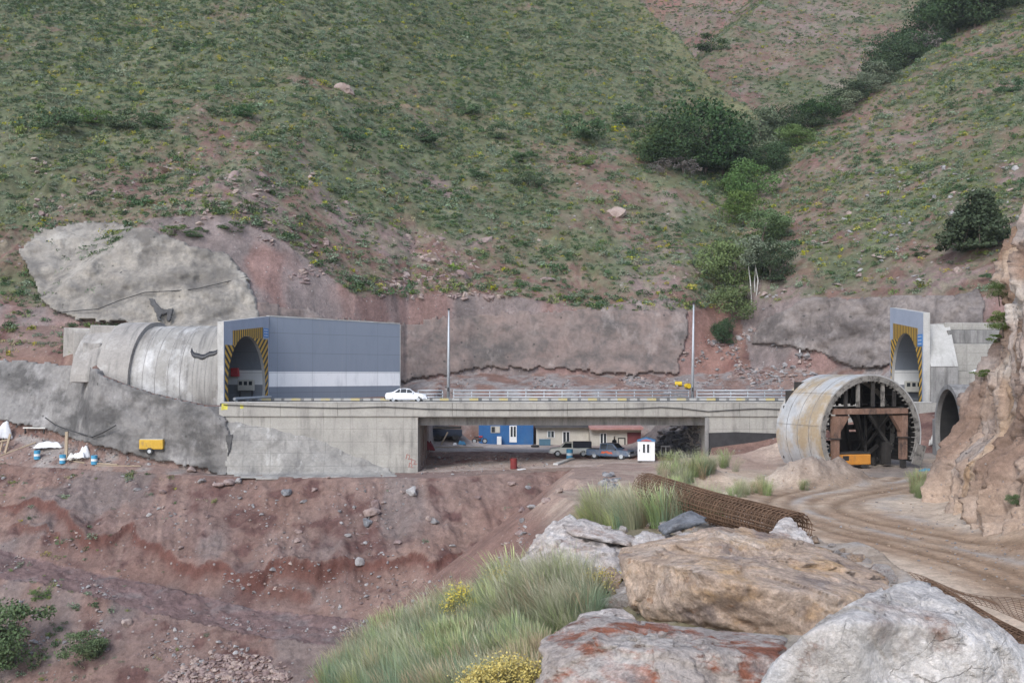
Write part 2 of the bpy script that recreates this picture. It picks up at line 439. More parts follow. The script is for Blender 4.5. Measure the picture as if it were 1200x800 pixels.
# road ruts
rutprof = np.zeros_like(zz)
for c_, w_, a_ in ((-1.75,.42,.16), (-.55,.4,.12), (.8,.4,.14), (1.9,.42,.17), (2.9,.35,.08), (-2.9,.4,.09)):
    wob = .3*noise2(al/5, 0*al+c_*3, 131)
    rutprof += a_*.6*np.exp(-((rd-c_-wob)/w_)**2)
dz += np.where(zone2 == 50, -rutprof*(.8+.5*n2)+.05*n2*sstep(2.5, 5, np.abs(rd))+.1*n1*sstep(4, 8, np.abs(rd)), 0)
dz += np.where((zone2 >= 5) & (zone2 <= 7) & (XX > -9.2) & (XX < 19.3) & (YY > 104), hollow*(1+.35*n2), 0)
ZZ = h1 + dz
SL = np.maximum.accumulate(ZZ/YY, axis=0)      # running horizon per column

def hit(px, py, ymin=0.):
    """where the ray through photo pixel (px,py) meets the ground (beyond ymin)"""
    px = np.atleast_1d(np.asarray(px, float)); py = np.atleast_1d(np.asarray(py, float))
    u = (px-600)/F; t = (HY-py)/F
    j = np.clip(np.searchsorted(ucols, u), 1, NC-1)
    j = np.where(np.abs(ucols[j-1]-u) < np.abs(ucols[j]-u), j-1, j)
    r0 = int(np.searchsorted(yrows, ymin))
    out = np.zeros((len(px), 3))
    for k in range(len(px)):
        col = ZZ[r0:, j[k]]/yrows[r0:]
        g = np.nonzero(col >= t[k])[0]
        if len(g) == 0: i = NR-1; D = yrows[-1]
        else:
            i = g[0]+r0
            if i > r0:
                a, b = col[i-1-r0], col[i-r0]
                f = (t[k]-a)/max(b-a, 1e-6); D = yrows[i-1]+(yrows[i]-yrows[i-1])*min(max(f, 0), 1)
            else: D = yrows[i]
        out[k] = (u[k]*D, D, t[k]*D)
    return out
def hit1(px, py, ymin=0.): return Vector(hit(px, py, ymin)[0])
def ground_z(x, y):
    u = x/y; j = int(np.clip(np.searchsorted(ucols, u), 1, NC-1)); i = int(np.clip(np.searchsorted(yrows, y), 1, NR-1))
    fu = (u-ucols[j-1])/(ucols[j]-ucols[j-1]); fy = (y-yrows[i-1])/(yrows[i]-yrows[i-1])
    a = ZZ[i-1, j-1]*(1-fu)+ZZ[i-1, j]*fu; b = ZZ[i, j-1]*(1-fu)+ZZ[i, j]*fu
    return float(a*(1-fy)+b*fy)

# ---- base colours
def C(*a): return np.array(a, float)
red = C(.195,.122,.10); red2 = C(.245,.167,.138); redd = C(.12,.068,.060); mauve = C(.185,.135,.122)
grey = C(.27,.255,.245); greyl = C(.40,.375,.35); tan = C(.42,.325,.245); tanl = C(.56,.465,.37); mud = C(.25,.165,.105)
vegA = C(.062,.102,.044); vegB = C(.092,.138,.062); vegC = C(.135,.17,.09)
def mixc(a, b, t):
    t = np.asarray(t, float)
    t = t[..., None] if t.ndim else t
    return a*(1-t)+b*t
base = np.broadcast_to(red, XX.shape+(3,)).copy()
na = fbm2(XX/6, YY/6, 5, 201); nb = fbm2(XX/1.8, YY/1.4, 5, 202); nc = fbm2(XX/18, YY/12, 4, 203); nd = fbm2(XX*1.5, YY*1.5, 4, 204)
base = mixc(base, red2, sstep(-.1, .5, na)); base = mixc(base, mauve, .6*sstep(-.1, .4, nc)); base = mixc(base, redd, sstep(.1, .5, nb))
streak = fbm2((XX+.25*YY)/1.1, YY/16, 4, 205)
pit = (zone2 <= 3)
base = np.where(pit[..., None], mixc(base, C(.285,.20,.165), .5*sstep(.1, .5, streak)), base)
base = np.where(pit[..., None], mixc(base, grey*.68, .42*sstep(.16, .45, fbm2(XX/5, YY/8, 4, 206))), base)
base = np.where((zone2 == 2)[..., None], mixc(mixc(base, C(.185,.125,.118), .85+0*XX), grey*.85, .35*sstep(.1, .5, nb)), base)
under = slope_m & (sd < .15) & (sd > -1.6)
base = np.where(under[..., None], mixc(base, C(.125,.058,.047), .92*sstep(.08, -.04, sd)*np.exp(-np.maximum(0, -sd-.25)/.45)), base)  # dark red subsoil below the scarp edge, carrying the overhang's shadow in colour
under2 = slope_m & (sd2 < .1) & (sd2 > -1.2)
base = np.where(under2[..., None], mixc(base, C(.135,.066,.054), .85*gate2*sstep(.06, -.04, sd2)*np.exp(-np.maximum(0, -sd2-.15)/.3)), base)  # lower scarps: overhang shadow likewise put into the soil colour
# bench and camp
bench = (zone2 == 4)
base = np.where(bench[..., None], mixc(mixc(red2, mauve*1.15, .5+.5*na), tan*.8, .45*sstep(-10, 6, XX)), base)
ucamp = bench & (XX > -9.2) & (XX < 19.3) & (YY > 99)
base = np.where(ucamp[..., None], mixc(C(.40,.33,.29), base*1.6, sstep(-.2,.4,na)), base)  # path ground under the deck lightened to offset the bridge's shade
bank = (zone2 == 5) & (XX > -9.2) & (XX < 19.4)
base = np.where(bank[..., None], mixc(base*1.7, grey*1.1, .5*sstep(-.1, .4, na)), base)  # bank colour raised too, against the shade of the deck
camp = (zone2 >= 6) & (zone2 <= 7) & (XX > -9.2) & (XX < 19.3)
base = np.where(camp[..., None], mixc(C(.50,.43,.38), C(.38,.31,.27), sstep(-.3, .4, na)), base)  # pale dusty camp ground, lightened further to make up for deck shade
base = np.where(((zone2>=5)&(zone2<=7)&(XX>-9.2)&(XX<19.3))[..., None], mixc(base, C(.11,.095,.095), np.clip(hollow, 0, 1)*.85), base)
base = np.where((deb & (XX > -15))[..., None], mixc(mixc(base, grey*1.05, .8*sstep(-.25, .3, nb)), greyl, .6*sstep(.15, .5, nc+.3*nd)), base)
w10 = zone2 == 10
base = np.where((w10 & ((XX < 25)|(XX > 32.5)))[..., None], mixc(base, mixc(np.broadcast_to(C(.235,.195,.185), base.shape), C(.175,.15,.143), sstep(-.2,.4,nb)), .9), base)
base = np.where(w10[..., None], mixc(base, C(.26,.13,.105), .5*sstep(-.1, .3, na)), base)
# left bench beside the lower shotcrete
lb = (zone2 == 4) & (XX < -25)
base = np.where(lb[..., None], mixc(base, greyl*.8, .7*sstep(-.3, .3, nb+na)), base)
# plateau / road
pl = zone2 == 50
dcol = mixc(np.broadcast_to(tan, base.shape), tanl*.93, sstep(-.2, .4, na)); dcol = mixc(dcol, C(.33,.24,.185), sstep(0, .5, nb)*.6)
far_red = sstep(66, 84, YY)*(1-sstep(20, 27, XX))
dcol = mixc(dcol, C(.31,.215,.17), .85*far_red*sstep(-.3,.2,na)); dcol = mixc(dcol, mixc(np.broadcast_to(C(.255,.18,.15), base.shape), C(.34,.27,.22), sstep(-.1,.4,nb)), .85*sstep(13, 8.5, XX-.045*(YY-50))*sstep(40, 50, YY))
dcol = mixc(dcol, red, sstep(.6, 2.2, xe-XX))
ard = np.abs(rd)
roadm = 1-sstep(2.8, 4.2, ard+.5*na)
dcol = dcol*1.08; dcol = mixc(dcol, mud*1.35, roadm*.5*sstep(-.45, .1, nd*.5+nb*.6+.15)); 
dcol = mixc(dcol, mud*.72, np.clip(rutprof*12-.2, 0, 1)*roadm*.7)
stripe = np.exp(-((rd-.1-.3*noise2(al/4, 0*al, 210))/.35)**2)
dcol = mixc(dcol, greyl, .75*stripe*sstep(-.5, .1, nb))
dcol = mixc(dcol, greyl*.95, .7*np.exp(-((rd+3.9)/.8)**2)*sstep(-.3, .3, nb)); dcol = mixc(dcol, tanl*1.08, .8*np.exp(-((rd-4.6)/1.1)**2))
dcol = mixc(dcol, tanl, .7*np.exp(-((rd+5.2)/1.0)**2))
dcol = mixc(dcol, C(.33,.27,.225), np.clip(mound*1.1, 0, 1)*.85)
dcol = mixc(dcol, C(.24,.215,.195), np.where((YY>72)&(XX>24), .75, 0)*sstep(-.5,.1,na))
base = np.where(pl[..., None], dcol, base)
fo = zone2 == 60
fcol = mixc(np.broadcast_to(C(.28,.225,.165), base.shape), C(.21,.185,.115), sstep(-.3, .3, na)); fcol = mixc(fcol, mixc(np.broadcast_to(C(.36,.29,.225), base.shape), C(.45,.40,.35), sstep(-.2,.4,nd)), sstep(1.6, 3.0, XX-.05*YY)); fcol = mixc(fcol, greyl*.8, sstep(.15, .5, nd)*.7*sstep(.5, 2., XX))
base = np.where(fo[..., None], fcol, base)
# hills: vegetation cover
alt = YY-PY[-1]
cover = fbm2(XX/17, YY/11, 4, 301)*.7 + .45*fbm2(XX/4.5, YY/3, 4, 302)
bias = interp(alt, [0, 8, 20, 45, 80, 120, 170], [-.36, -.18, .0, .2, .38, .48, .55])
bias = np.where(zone2 == 21, interp(alt, [0, 20, 50, 90], [-.28, -.1, .02, .12])-.02, bias)
bias = np.where(zone2 == 22, -.1, bias); bias = np.where(zone2 == 23, -.55, bias)
bias = np.where((zone2 == 20) & (XX < -36), np.maximum(bias, interp(alt, [0, 8, 40], [-.3, -.08, .2])), bias)
spur = sstep(-22, -2, XX-interp(YY, [150,205,221,238,267,300,400],[60,54,51.5,44.5,33,22,-10]))*(zone2 == 20)*sstep(190, 225, YY)
bias = bias + .2*spur
VEG = np.where(hm, sstep(-.25, .28, cover+bias), 0.)
rocky = sstep(.02, .3, fbm2(XX/9, YY/7, 4, 303)-bias*.6-.12)
hcol = mixc(np.broadcast_to(C(.18,.112,.09), base.shape), C(.225,.155,.13), sstep(-.2, .4, nb)); hcol = mixc(hcol, C(.175,.10,.088), sstep(0, .5, nc))
hcol = mixc(hcol, C(.255,.20,.188), .6*rocky)
hcol = np.where((zone2 == 23)[..., None], mixc(hcol, C(.30,.14,.115), sstep(-.2, .3, na)*.8), hcol)
gcol = mixc(np.broadcast_to(vegB, base.shape), vegA, sstep(-.2, .4, nb)); gcol = mixc(gcol, vegC, sstep(0, .5, na)*.8)
pale = np.exp(-((XX-(-46+.12*(YY-180)*0+.16*YY-14*np.sin(YY/60)))/2.2)**2)*0
gcol = mixc(gcol, C(.17,.19,.085), .75*spur)
hcol = mixc(hcol, C(.155,.15,.10), .6*sstep(-.3,.2,nd+nb)); hcol = mixc(hcol, gcol, VEG*.64)
# pale dry rill down the middle of the big slope
rx = interp(YY, [150,170,190,215,240,275], [-22,-27,-28.5,-33,-36,-50])
rl = np.exp(-((XX-rx)/1.3)**2)*(zone2 == 20)*sstep(165, 185, YY)
hcol = mixc(hcol, C(.27,.265,.21), .5*rl*sstep(-.3, .3, nd))
# terrace path at mid height
terr = np.exp(-((ZZ-(48.5+1.2*noise2(XX/30, 0*XX, 311)))/.55)**2)*(zone2 == 20)*(XX < 40)
hcol = mixc(hcol, C(.30,.19,.15), .8*terr*sstep(-32, -22, XX)); hcol = mixc(hcol, C(.12,.155,.06), .55*terr*sstep(-.1, .35, noise2(XX/22, 0*XX, 312)))
base = np.where(hm[..., None], hcol*1.0, base)
base = base*(1+.16*nd[..., None])

# ---- split into setting objects that share borders
OID = np.full(XX.shape, 0)
OID[hm & (zone2 == 20)] = 1; OID[hm & (zone2 == 21)] = 2; OID[hm & (zone2 >= 22)] = 3
OID[pl & (ard < 3.6)] = 4; OID[pl & (ard >= 3.6)] = 5; OID[fo] = 6
OID[bench] = 7; OID[zone2 == 2] = 8
def ground_mat(name, bs, bd, fine):
    t = NT(name); t.set(.95, 0, .15)
    at = t.n('ShaderNodeAttribute'); at.attribute_name = 'Col'
    co = t.coord('Object')
    fn = t.noise(co, fine, 6, .72); f2 = t.noise(co, fine*.17, 5, .65)
    c = t.mix(1., at.outputs['Color'], t.ramp(fn, [(.25, (.66,)*3), (.75, (1.28,)*3)]), 'MULTIPLY')
    f3 = t.noise(co, fine*4.5, 4, .75); c = t.mix(1., c, t.ramp(f3, [(.3, (.78,)*3), (.7, (1.2,)*3)]), 'MULTIPLY')
    c = t.mix(1., c, t.ramp(f2, [(.3, (.82,.80,.79)), (.7, (1.16,)*3)]), 'MULTIPLY')
    # scattered pebbles, lighter or darker than the soil
    vo = t.n('ShaderNodeTexVoronoi'); vo.inputs['Scale'].default_value = fine*.8; t.l(co, vo.inputs['Vector'])
    peb = t.mr(vo.outputs['Distance'], .16, .24, 1, 0)
    sp = t.n('ShaderNodeSeparateColor'); t.l(vo.outputs['Color'], sp.inputs[0])
    sel = t.mr(sp.outputs[0], .72, .78, 0, 1)
    c = t.mix(t.math('MULTIPLY', t.math('MULTIPLY', peb, sel), .55), c, t.mix(sp.outputs[1], (.16,.13,.12), (.45,.42,.40)))
    t.l(c, t.b.inputs['Base Color'])
    h = t.math('ADD', t.noise(co, fine*.5, 8, .72), t.math('MULTIPLY', t.math('MULTIPLY', peb, sel), .5))
    t.bump(h, bs, bd)
    return t.m
GM = {0: ground_mat('red_soil', .7, .35, 2.2), 1: ground_mat('hill_soil', .7, .5, 1.1), 4: ground_mat('track_soil', .6, .12, 5.), 6: ground_mat('ridge_soil', .6, .06, 14.)}
names = {0: 'red_ground', 1: 'hillside', 2: 'hill_slope', 3: 'mountain', 4: 'dirt_road', 5: 'bare_ground', 6: 'ridge_ground', 7: 'bench_path', 8: 'pit_road'}
gm = {0: 0, 1: 1, 2: 1, 3: 1, 4: 4, 5: 4, 6: 6, 7: 0, 8: 0}
idx = np.arange(NR*NC).reshape(NR, NC)
quad = np.stack([idx[:-1, :-1], idx[:-1, 1:], idx[1:, 1:], idx[1:, :-1]], -1).reshape(-1, 4)
qid = OID[:-1, :-1].reshape(-1)
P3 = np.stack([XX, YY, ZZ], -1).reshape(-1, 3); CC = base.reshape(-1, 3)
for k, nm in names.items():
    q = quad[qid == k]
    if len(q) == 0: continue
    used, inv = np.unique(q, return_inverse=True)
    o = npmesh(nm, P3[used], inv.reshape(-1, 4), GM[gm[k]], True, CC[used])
    tag(o, kind='structure')
# ------------------------------------------------------------------ shared materials
conc = varied('concrete', [(.30,.285,.258),(.405,.385,.345)], .5, .9, .25, .03, fine=.18, fscale=6,
    layers=[((.16,.15,.14), 1.1, (1,1,.16), .52, .72, .75), ((.50,.47,.42), .35, (1,1,1), .55, .75, .5)], lines=('xz', 2.6, 1.25, (.15,.14,.13), .75))
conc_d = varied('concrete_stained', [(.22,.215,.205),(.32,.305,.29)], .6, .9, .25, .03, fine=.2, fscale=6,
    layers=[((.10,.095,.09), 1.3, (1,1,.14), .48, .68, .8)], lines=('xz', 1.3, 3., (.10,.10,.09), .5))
conc_l = varied('concrete_pale', [(.37,.36,.335),(.49,.475,.45)], .5, .9, .2, .03, fine=.15, fscale=7,
    layers=[((.24,.225,.21), 1.0, (1.5,.25,.25), .5, .7, .7), ((.66,.65,.63), .4, (1,1,1), .5, .75, .6)])
conc_ring = varied('concrete_ring', [(.25,.238,.218),(.36,.343,.318)], .35, .9, .25, .03, fine=.16, fscale=7,
    layers=[((.13,.125,.12), .9, (1.6,.12,.12), .48, .66, .8), ((.17,.155,.14), .25, (1,1,1), .5, .65, .7), ((.68,.67,.66), .3, (1,.5,.8), .5, .72, .8)])
def shot(name, cols, dark, white, bump=.5):
    m = varied(name, cols, .3, .95, bump, .25, bscale=1.3, fine=.25, fscale=2.5,
        layers=[(dark, .16, (1,1,1.5), .46, .62, .9), (dark, .5, (1,1,.8), .5, .66, .7), (white, .3, (1,1,.6), .56, .74, .8), (dark, .9, (1.4,1,.12), .56, .72, .5), (tuple(c*.6 for c in dark), 1.3, (1,1,1), .64, .74, .5)])
    t = NT.__new__(NT); t.m = m; t.t = m.node_tree; t.b = [n for n in t.t.nodes if n.type == 'BSDF_PRINCIPLED'][0]
    src = t.b.inputs['Base Color'].links[0].from_socket; co = t.coord('Object')
    vo = t.n('ShaderNodeTexVoronoi'); vo.inputs['Scale'].default_value = .55; vo.inputs['Randomness'].default_value = .8; t.l(t.map(co, (1,.02,1)), vo.inputs['Vector'])
    c = t.mix(t.mr(vo.outputs['Distance'], .06, .1, .75, 0), src, (.05,.048,.045))   # drain holes
    t.l(c, t.b.inputs['Base Color'])
    return m
shot_pale = shot('sprayed_concrete_pale', [(.255,.23,.20),(.345,.315,.272)], (.135,.124,.112), (.42,.39,.345))
shot_grey = shot('sprayed_concrete_grey', [(.19,.18,.172),(.285,.27,.255)], (.085,.081,.078), (.45,.43,.415))
shot_red = shot('sprayed_concrete_reddish', [(.20,.163,.146),(.255,.188,.164)], (.105,.094,.088), (.36,.31,.285))
shot_right = shot('sprayed_concrete_mauve', [(.215,.182,.166),(.29,.252,.23)], (.11,.095,.089), (.38,.345,.32), .9)
dark = plain('dark_stain', (.085,.082,.08), .9, var=.35, scale=1.5)
asphalt = varied('asphalt', [(.075,.073,.072),(.11,.105,.10)], .8, .9, .15, .01, fine=.2)
galv = varied('galvanised_steel', [(.40,.42,.44),(.52,.54,.56)], 1.5, .45, .05, .01, fine=.1, metal=.3)
yellow = plain('yellow_paint', (.68,.45,.05), .5)
black = plain('black_paint', (.03,.03,.03), .6)
white = varied('white_paint', [(.70,.70,.69),(.80,.80,.79)], 1.2, .5, .04, .01, fine=.08)
blackp = plain('black_plastic', (.03,.03,.033), .45)
rubber = plain('rubber', (.035,.034,.033), .85)
glass_d = plain('dark_glass', (.03,.035,.04), .12, spec=.6)
blue_sign = plain('blue_sign', (.05,.23,.55), .4)
cable_m = plain('cable_black', (.035,.033,.032), .7)
rust = varied('rusty_steel', [(.20,.115,.08),(.30,.19,.145)], 1.2, .85, .2, .02, fine=.3, layers=[((.07,.055,.05), 1.2, (1,1,.4), .5, .64, .85), ((.45,.31,.24), 2.2, (1,1,1), .58, .7, .6)])
dsteel = varied('dark_steel', [(.028,.026,.025),(.065,.06,.056)], 1.4, .75, .1, .01, fine=.25)  # near-black steel tone, deepened to blacken the formwork's inside
wood = varied('weathered_wood', [(.33,.26,.185),(.45,.36,.26)], 2, .9, .15, .01, stretch=(6,6,.6), fine=.2)

def paint_bands(name, up, band, low, z1, z2, z0=None):
    """tunnel paint: grey above, white stripe, grey below, worn along the joints"""
    t = NT(name); t.set(.55, 0, .3)
    co = t.coord('Object'); sp = t.n('ShaderNodeSeparateXYZ'); t.l(co, sp.inputs[0])
    z = t.math('ADD', sp.outputs[2], t.math('MULTIPLY', t.math('SUBTRACT', t.noise(co, 2.), .5), .03))
    m1 = t.mr(z, z1-.01, z1+.01); m2 = t.mr(z, z2-.01, z2+.01)
    c = t.mix(m2, t.mix(m1, low, band), up)
    c = t.mix(t.mr(t.noise(t.map(co, (1,1,.25)), .8, 6, .7), .5, .75, 0, .3), c, tuple(x*.66 for x in up))
    c = t.mix(t.mr(t.noise(t.map(co, (2.2,2.2,.08)), 1., 5, .7), .58, .78, 0, .28), c, (.36,.36,.36))
    jn = t.math('FRACT', t.math('DIVIDE', t.math('ADD', z, .35), 2.25))
    j = t.mr(t.math('ABSOLUTE', t.math('SUBTRACT', jn, .5)), .016, .0, 0, .8)
    vj = t.math('FRACT', t.math('DIVIDE', t.math('ADD', sp.outputs[0], .9), 3.35)); j = t.math('MAXIMUM', j, t.mr(t.math('ABSOLUTE', t.math('SUBTRACT', vj, .5)), .008, .0, 0, .55))
    c = t.mix(j, c, (.10,.11,.125))
    dirt = t.mr(t.noise(t.map(co, (2,2,.5)), 1.7, 8, .75), .6, .74, 0, .4)
    c = t.mix(dirt, c, (.16,.155,.15))
    t.l(c, t.b.inputs['Base Color']); t.bump(t.noise(co, 3, 6), .12, .02)
    return t.m
GU = (.225,.255,.305); GB = (.82,.82,.82); GL = (.20,.225,.265)
wall_paint = paint_bands('tunnel_wall_paint', GU, GB, GL, 1.45, 3.15)
lining_paint = paint_bands('tunnel_lining_paint', (.17,.19,.22), (.62,.62,.61), (.17,.18,.195), 1.7, 3.3)
face_paint = varied('headwall_paint', [(.33,.375,.46),(.40,.44,.52)], .5, .55, .08, .01, fine=.08, layers=[((.24,.26,.30), 1., (1,1,.2), .55, .75, .5)])  # lighter than the wing wall paint: the face's extra light is in the colour

def stripes_mat():
    t = NT('hazard_stripes'); t.set(.5, 0, .3)
    uv = t.n('ShaderNodeUVMap'); sp = t.n('ShaderNodeSeparateXYZ'); t.l(uv.outputs[0], sp.inputs[0])
    f = t.math('FRACT', sp.outputs[0]); m = t.math('GREATER_THAN', f, .5)
    c = t.mix(m, (.60,.36,.045), (.03,.03,.032))
    n = t.noise(t.coord('Object'), 2.2, 6, .7)
    c = t.mix(t.mr(n, .55, .75, 0, .35), c, (.25,.22,.17))
    t.l(c, t.b.inputs['Base Color']); return t.m
haz = stripes_mat()
def kerb_mat():
    t = NT('kerb_blocks'); t.set(.7, 0, .3)
    co = t.coord('Object'); sp = t.n('ShaderNodeSeparateXYZ'); t.l(co, sp.inputs[0])
    f = t.math('FRACT', t.math('DIVIDE', sp.outputs[0], 3.2))
    c = t.ramp(f, [(0, (.50,.42,.2)), (.3, (.13,.13,.125)), (.42, (.42,.41,.38)), (.66, (.13,.13,.125)), (.76, (.42,.41,.38))], 'CONSTANT')
    c = t.mix(t.mr(t.noise(co, 1.3, 6, .7), .45, .7, 0, .7), c, (.40,.38,.34))
    t.l(c, t.b.inputs['Base Color']); return t.m
kerbm = kerb_mat()

# ------------------------------------------------------------------ sprayed-concrete faces that lie on the cut slopes
def in_poly(px, py, poly):
    ins = np.zeros(px.shape, bool); n = len(poly)
    for i in range(n):
        x1, y1 = poly[i]; x2, y2 = poly[(i+1) % n]
        c = ((y1 > py) != (y2 > py)) & (px < (x2-x1)*(py-y1)/((y2-y1) if y2 != y1 else 1e-9)+x1)
        ins ^= c
    return ins
def ground_patch(name, poly, mat, ymin, off, amp, step=2., seed=0, rag=3., ns=2.2, smooth=True, parent=None, depth=None, dmax=None, thick=1.2):
    xs = np.arange(min(p[0] for p in poly)-4, max(p[0] for p in poly)+4, step)
    ys = np.arange(min(p[1] for p in poly)-4, max(p[1] for p in poly)+4, step)
    GX, GY = np.meshgrid(xs, ys)
    jx = rag*fbm2(GX/14, GY/14, 3, seed+1)+.4*rag*noise2(GX/3.5, GY/3.5, seed+3); jy = rag*fbm2(GX/14, GY/14, 3, seed+2)+.4*rag*noise2(GX/3.5, GY/3.5, seed+4)
    ins = in_poly(GX+jx, GY+jy, poly)
    nr, nc_ = GX.shape
    q = np.stack(np.meshgrid(np.arange(nr-1), np.arange(nc_-1), indexing='ij'), -1).reshape(-1, 2)
    cin = ins[:-1, :-1] & ins[1:, :-1] & ins[:-1, 1:] & ins[1:, 1:]
    q = q[cin.reshape(-1)]
    ids = np.arange(nr*nc_).reshape(nr, nc_)
    fq = np.stack([ids[q[:, 0], q[:, 1]], ids[q[:, 0]+1, q[:, 1]], ids[q[:, 0]+1, q[:, 1]+1], ids[q[:, 0], q[:, 1]+1]], 1)
    u0, i0 = np.unique(fq, return_inverse=True); D0 = hit(GX.ravel()[u0], GY.ravel()[u0], ymin)[:, 1][i0.reshape(-1, 4)]
    fq = fq[(D0.max(1)-D0.min(1)) < 2.6]
    used, inv = np.unique(fq, return_inverse=True); fq = inv.reshape(-1, 4)
    P = hit(GX.ravel()[used], GY.ravel()[used], ymin)
    if dmax is not None: P *= (np.minimum(P[:, 1], dmax)/P[:, 1])[:, None]
    D = P[:, 1]
    nz = amp*.45 + amp*(fbm3(P[:, 0]/ns, P[:, 1]/ns, P[:, 2]/ns, 5, seed+5)) + amp*.9*np.abs(fbm3(P[:, 0]/(ns*3), 0*D, P[:, 2]/(ns*2.4), 3, seed+9))
    Dn = D - off - nz
    P = P*(Dn/D)[:, None]
    # border folded back into the slope so the coat has a thickness
    e = np.concatenate([fq[:, [0,1]], fq[:, [1,2]], fq[:, [2,3]], fq[:, [3,0]]])
    key = np.sort(e, 1); _, i0, cnt = np.unique(key, axis=0, return_index=True, return_counts=True)
    be = e[i0[cnt == 1]]
    bv = np.unique(be); mp = {v: len(P)+k for k, v in enumerate(bv)}
    P2 = P[bv]+np.array([0, thick, -.1])
    sk = np.array([[a, mp[a], mp[b], b] for a, b in be])
    o = npmesh(name, np.concatenate([P, P2]), np.concatenate([fq, sk]), mat, smooth)
    if parent is not None: o.parent = parent
    return o
sp1 = ground_patch('sprayed_wall', [(20,292),(44,268),(120,257),(175,268),(205,280),(262,296),(286,318),(300,352),(306,378),(200,390),(150,379),(100,376),(62,368),(45,345),(34,318)], shot_pale, 104, .3, 1.1, 2., 3, 4)
tag(sp1, 'pale beige sprayed concrete face on the hillside above the round tunnel barrel', 'concrete wall')
sp2 = ground_patch('sprayed_wall', [(-60,418),(0,420),(60,425),(100,430),(140,434),(160,442),(200,455),(264,466),(270,520),(268,557),(200,543),(150,531),(100,519),(50,503),(0,492),(-60,488)], shot_grey, 96, .18, .4, 2., 23, 3)
sp2b = ground_patch('sprayed_wall', [(258,474),(262,472),(300,490),(345,501),(400,516),(430,529),(455,545),(468,562),(300,562),(266,557)], varied('splashed_concrete', [(.24,.23,.215),(.34,.325,.30)], .5, .9, .35, .08, fine=.2, fscale=4, layers=[((.15,.145,.14), .35, (1,1,1.), .5, .66, .8), ((.48,.47,.45), 1.2, (1,1,.5), .58, .7, .7), ((.12,.115,.11), 1.2, (1.2,1,.12), .55, .7, .5)], lines=('xz', 2.6, 1.25, (.12,.115,.11), .8)), 96, .2, .4, 2., 27, 2.)
tag(sp2b, 'splashed grey concrete apron curving down under the bridge abutment wall', 'concrete wall')
tag(sp2, 'dark grey lumpy sprayed concrete slope below the round tunnel barrel', 'concrete wall')
sp3 = ground_patch('sprayed_wall', [(300,352),(372,366),(380,372),(470,378),(520,372),(600,366),(680,364),(730,352),(770,348),(803,352),(808,380),(795,440),(700,437),(620,432),(560,432),(470,448),(380,455),(300,430)], shot_red, 113.5, .2, .4, 2., 43, 5)
tag(sp3, 'reddish grey sprayed concrete face across the road behind the guardrail', 'concrete wall')
sp4 = ground_patch('sprayed_wall', [(893,376),(930,356),(950,346),(1000,350),(1050,346),(1092,345),(1120,346),(1146,338),(1156,352),(1150,392),(1100,402),(1040,428),(1000,432),(965,414),(915,405),(880,400)], shot_right, 108, .2, .9, 2., 63, 2.5, 1.6)
tag(sp4, 'mauve grey craggy sprayed concrete slope left of the narrow striped portal', 'concrete wall')
st1 = ground_patch('dark_stain', [(172,348),(180,351),(187,358),(193,362),(203,360),(201,370),(199,376),(195,376),(196,366),(190,368),(188,376),(184,376),(183,366),(177,358)], dark, 104, 1.45, .05, .8, 83, 1.6, thick=.3, parent=sp1)
for k, pl_ in enumerate(([(252,493),(258,489),(262,500),(256,506),(251,500)], [(264,509),(274,508),(272,516),(270,528),(266,538),(267,526),(265,518)])):
    ground_patch('dark_stain', pl_, dark, 96, .55, .02, .8, 91+k, .5, thick=.1, parent=sp2)
# ------------------------------------------------------------------ tunnel portals
def uvmesh(name, polys, mat, parent, origin):
    """polys: list of (points, u-values)"""
    vs = []; fs = []; us = []
    for pts, u in polys:
        fs.append(tuple(range(len(vs), len(vs)+len(pts)))); vs += [Vector(p)-Vector(origin) for p in pts]; us += u
    me = bpy.data.meshes.new(name); me.from_pydata([tuple(v) for v in vs], [], fs); me.update()
    uv = me.uv_layers.new(name='UVMap')
    for lp in me.loops: uv.data[lp.index].uv = (us[lp.vertex_index], 0)
    o = bpy.data.objects.new(name, me); COL.objects.link(o); me.materials.append(mat); o.parent = parent
    return o
Z0 = -2.7
class Portal:
    def __init__(s, N, Fp, inward):
        s.N = Vector((N[0], N[1], Z0)); d = Vector((Fp[0]-N[0], Fp[1]-N[1], 0)); s.W = d.length; s.A = d/s.W
        s.C = Vector((-s.A.y, s.A.x, 0)) if inward < 0 else Vector((s.A.y, -s.A.x, 0))
    def P(s, a, b, c=0): return s.N + s.A*a + s.C*c + Vector((0, 0, b))
def arch(ac, bc, Rr, n=40):
    """from near foot over the crown to far foot, (a,b)"""
    t0 = math.asin(min(1, bc/Rr))
    return [(ac-Rr*math.cos(t), bc+Rr*math.sin(t)) for t in np.linspace(-t0, math.pi+t0, n)]
